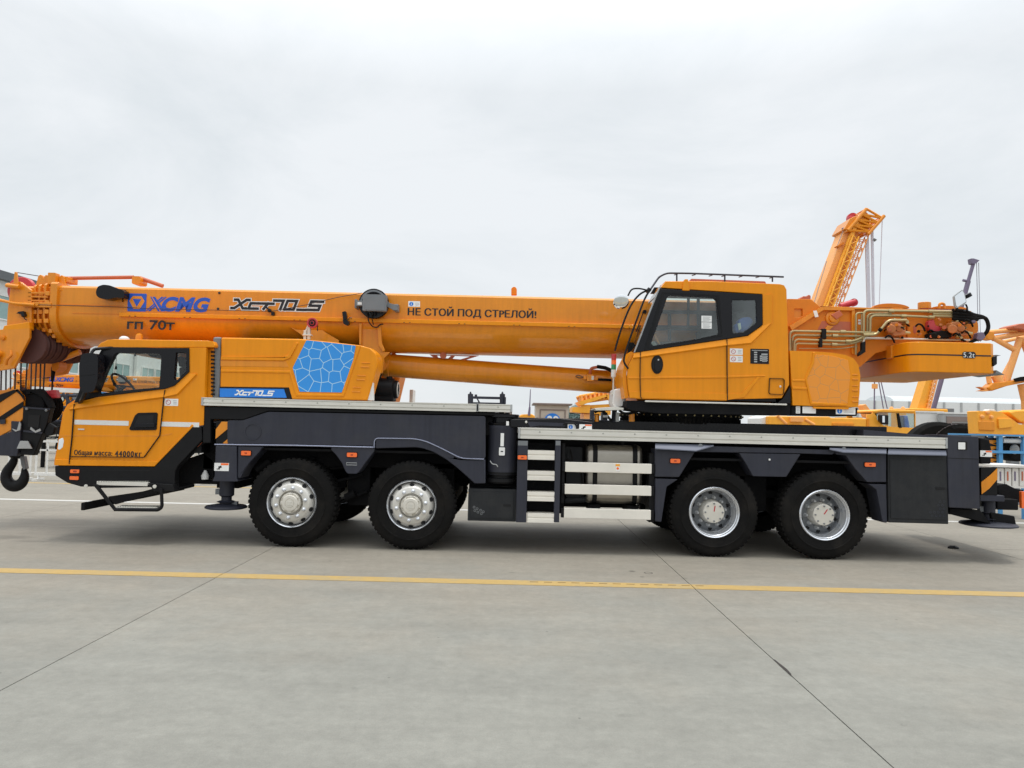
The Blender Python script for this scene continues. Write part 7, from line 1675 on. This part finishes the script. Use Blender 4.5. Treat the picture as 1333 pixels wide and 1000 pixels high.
# --- right edge: pink-orange lattice jib, yellow machine, blue stand, boxes
Yj = 19.0
lj = empty('lattice_jib', (P(1330, 560, Yj)[0], Yj + .8, 0), 'pinkish orange tubular jib frame entering at the right edge above the yellow machine', 'crane jib')
def T(a, b, r_, o_=0.0): return MB().cyl(P3(*a, Yj + o_), P3(*b, Yj + o_), r_, n=14)
for a, b, r_, o_ in (((1284, 433), (1340, 428), .06, 0), ((1292, 441), (1340, 432), .07, 0), ((1286, 436), (1325, 458), .07, 0), ((1328, 440), (1309, 499), .085, 0), ((1296, 488), (1302, 500), .12, 0), ((1286, 486), (1288, 499), .06, 0),
                     ((1333, 441), (1345, 470), .12, 0), ((1302, 446), (1340, 437), .05, 1.3), ((1300, 500), (1333, 440), .06, 1.3)):
    T(a, b, r_, o_).build('jib_tube', 'bgpink', lj)
MB().pp([(1283.5, 436), (1287, 431), (1294, 432), (1296, 438), (1292, 443), (1286, 442)], Yj - .12, Yj + .12).build('jib_eye', 'yellow2', lj, bevel=.03)
MB().pp([(1285, 505), (1292, 498.5), (1310, 497), (1345, 489), (1345, 496), (1312, 502.5), (1291, 509.5)], Yj - .15, Yj + .15).build('jib_foot', 'yellow2', lj, bevel=.04)
MB().pp([(1275.5, 503.5), (1284, 505), (1292, 504), (1292, 507), (1285, 509.5), (1276, 508.8), (1283, 507)], Yj - .1, Yj + .1).build('foot_fork', 'bgpink', lj)
MB().pp([(1319, 424), (1326, 421.5), (1345, 420), (1345, 432), (1332, 429), (1320, 428)], Yj - .3, Yj + .3).build('jib_head', 'redorange', lj, bevel=.03)
MB().pp([(1321, 493), (1330, 490.5), (1345, 489), (1345, 495), (1323, 497)], Yj - .22, Yj - .16).build('jib_clamp', 'rubber', lj)
T((1331, 500), (1336, 522), .12).build('jib_leg', 'bgpink', lj); T((1336, 522), (1338, 566), .12).build('jib_leg', 'bgpink', lj)
MB().cyl(Vector((P(1338, 566, Yj)[0], Yj, 0)), P3(1338, 560, Yj), .12).build('jib_leg', 'bgpink', lj)
Ym2 = 17.5
ym = empty('yellow_machine', (P(1305, 560, Ym2)[0], Ym2 + 1, 0), 'bright yellow winch machine at the right edge with two round black ports', 'machine')
obl([(1272, 535.5), (1275, 535), (1303, 536), (1318, 546), (1326, 552), (1345, 556), (1345, 566), (1300, 566), (1274, 565)], Ym2, Ym2 + .4, 'housing', 'bgyel', ym, .03)
obl([(1312, 536), (1320, 533.8), (1345, 533), (1345, 552), (1330, 550), (1318, 541)], Ym2 + .05, Ym2 + .5, 'drum_cover', 'bgyel', ym, .05)
for a, b in ((1302.5, 549.5), (1309, 549.5)): MB().lathe([(.055, -.02), (.05, -.04), (.03, -.045)], P3(a, b, Ym2), 14).build('port', 'gblack', ym)
for a, b in ((1278, 542.5), (1290, 543), (1285, 537)): MB().lathe([(.05, 0), (.04, -.05), (.02, -.06)], P3(a, b, Ym2), 12).build('bolt_head', 'bgpink', ym)
obl([(1275, 548), (1295, 548.6), (1296, 561), (1275, 560)], Ym2 - .05, Ym2, 'cover_plate', 'yellow2', ym, .02)
obl([(1300, 545), (1316, 545), (1319, 556), (1301, 558)], Ym2 - .06, Ym2 - .0, 'port_plate', 'bgyel', ym, .01)
obl([(1286, 535), (1288, 532.8), (1295, 533), (1297, 535.6)], Ym2 + .1, Ym2 + .3, 'cap', 'whitep', ym, .01)
for a in (1280, 1325): MB().box(P(a, 560, Ym2)[0] - .1, P(a, 560, Ym2)[0] + .1, Ym2 + .1, Ym2 + .3, 0, P(a, 565, Ym2)[1]).build('stand_leg', 'grey', ym)
Ys2 = 14.6
bs = empty('blue_stand', (P(1315, 575, Ys2)[0], Ys2 + .5, 0), 'light blue steel stand at the right edge holding striped sheaves', 'stand')
M['blueS'] = mat('light_blue_paint', (.08, .30, .58), .45, dirt=.2, dirt_c=(.2, .35, .5))
for o_ in (0, 1.0):
    MB().rw(1300.5, 567, 1305.5, 603, Ys2 + o_, Ys2 + o_ + .08).build('post', 'blueS', bs); MB().box(P(1332, 580, Ys2)[0], P(1337, 580, Ys2)[0], Ys2 + o_, Ys2 + o_ + .08, 0, P(1333, 567, Ys2)[1]).build('post', 'blueS', bs)
    MB().box(P(1301, 600, Ys2)[0], P(1305, 600, Ys2)[0], Ys2 + o_ + .01, Ys2 + o_ + .07, 0, P(1303, 603, Ys2)[1]).build('leg', 'blueS', bs)
MB().rw(1291, 587, 1345, 590.5, Ys2 - .03, Ys2 + .05).build('cross_bar', 'blueS', bs); MB().rw(1278, 565.8, 1345, 568, Ys2 - .03, Ys2 + 1.1).build('top_plate', 'blueS', bs)
MB().cyl(P3(1305, 573.5, Ys2 + .1), P3(1345, 574.5, Ys2 + .1), .05, n=12).build('white_tube', 'whitep', bs)
sp_ = empty('striped_pad', (P(1292, 575, Ys2 + .2)[0], Ys2 + .2, 0), 'black and yellow chevron pad leaning on the light blue stand', 'hazard pad')
MB().rw(1284, 570, 1299, 603, Ys2 + .12, Ys2 + .2).build('board', 'printk', sp_)
cv = MB()
for k in range(4):
    b = 573 + k * 8; cv.pp([(1287, b), (1299, b + .4), (1299, b + 2.5), (1292, b + 4.2), (1299, b + 6), (1299, b + 7.4), (1288, b + 3.8)], Ys2 + .10, Ys2 + .118)
cv.build('chevron', 'yellow2', sp_)
ds = empty('cable_drum', (P(1322, 585, Ys2)[0], Ys2 + .6, 0), 'dark rubber drum lying inside the light blue stand', 'drum')
x, z = P(1324, 585, Ys2 + .4); MB().lathe([(.03, -.2), (.22, -.2), (.25, -.15), (.25, .15), (.22, .2), (.03, .2)], (x, Ys2 + .55, z), 28).build('drum', 'rubber', ds)
MB().lathe([(.03, -.22), (.10, -.22), (.09, -.24), (.03, -.25)], (x - .1, Ys2 + .55, z), 20).build('hub', 'lgrey', ds)
Yw = 13.2
wt = empty('white_table', (P(1312, 610, Yw)[0], Yw + .4, 0), 'low white rack of boxes beside the rear chevron panel', 'rack')
M['plastic'] = mat('white_boxes', (.72, .70, .66), .5, dirt=.3, dirt_c=(.5, .45, .42))
MB().rw(1290, 605.6, 1345, 608.8, Yw, Yw + .8).build('top', 'plastic', wt)
for k in range(5):
    a = 1299 + k * 9.5
    MB().rw(a, 609.5, a + 8.2, 633, Yw + .05, Yw + .5).build('box', 'plastic', wt, bevel=.01)
    MB().rw(a + 2.5, 614, a + 4.5, 626, Yw + .044, Yw + .049).build('box_print', 'redorange' if k % 2 else 'pole', wt)
for a in (1300, 1342): MB().box(P(a, 620, Yw)[0] - .02, P(a, 620, Yw)[0] + .02, Yw + .1, Yw + .14, 0, P(a, 609, Yw)[1]).build('leg', 'plastic', wt)
MB().rw(1297, 633, 1345, 635.5, Yw + .02, Yw + .6).build('shelf', 'plastic', wt)
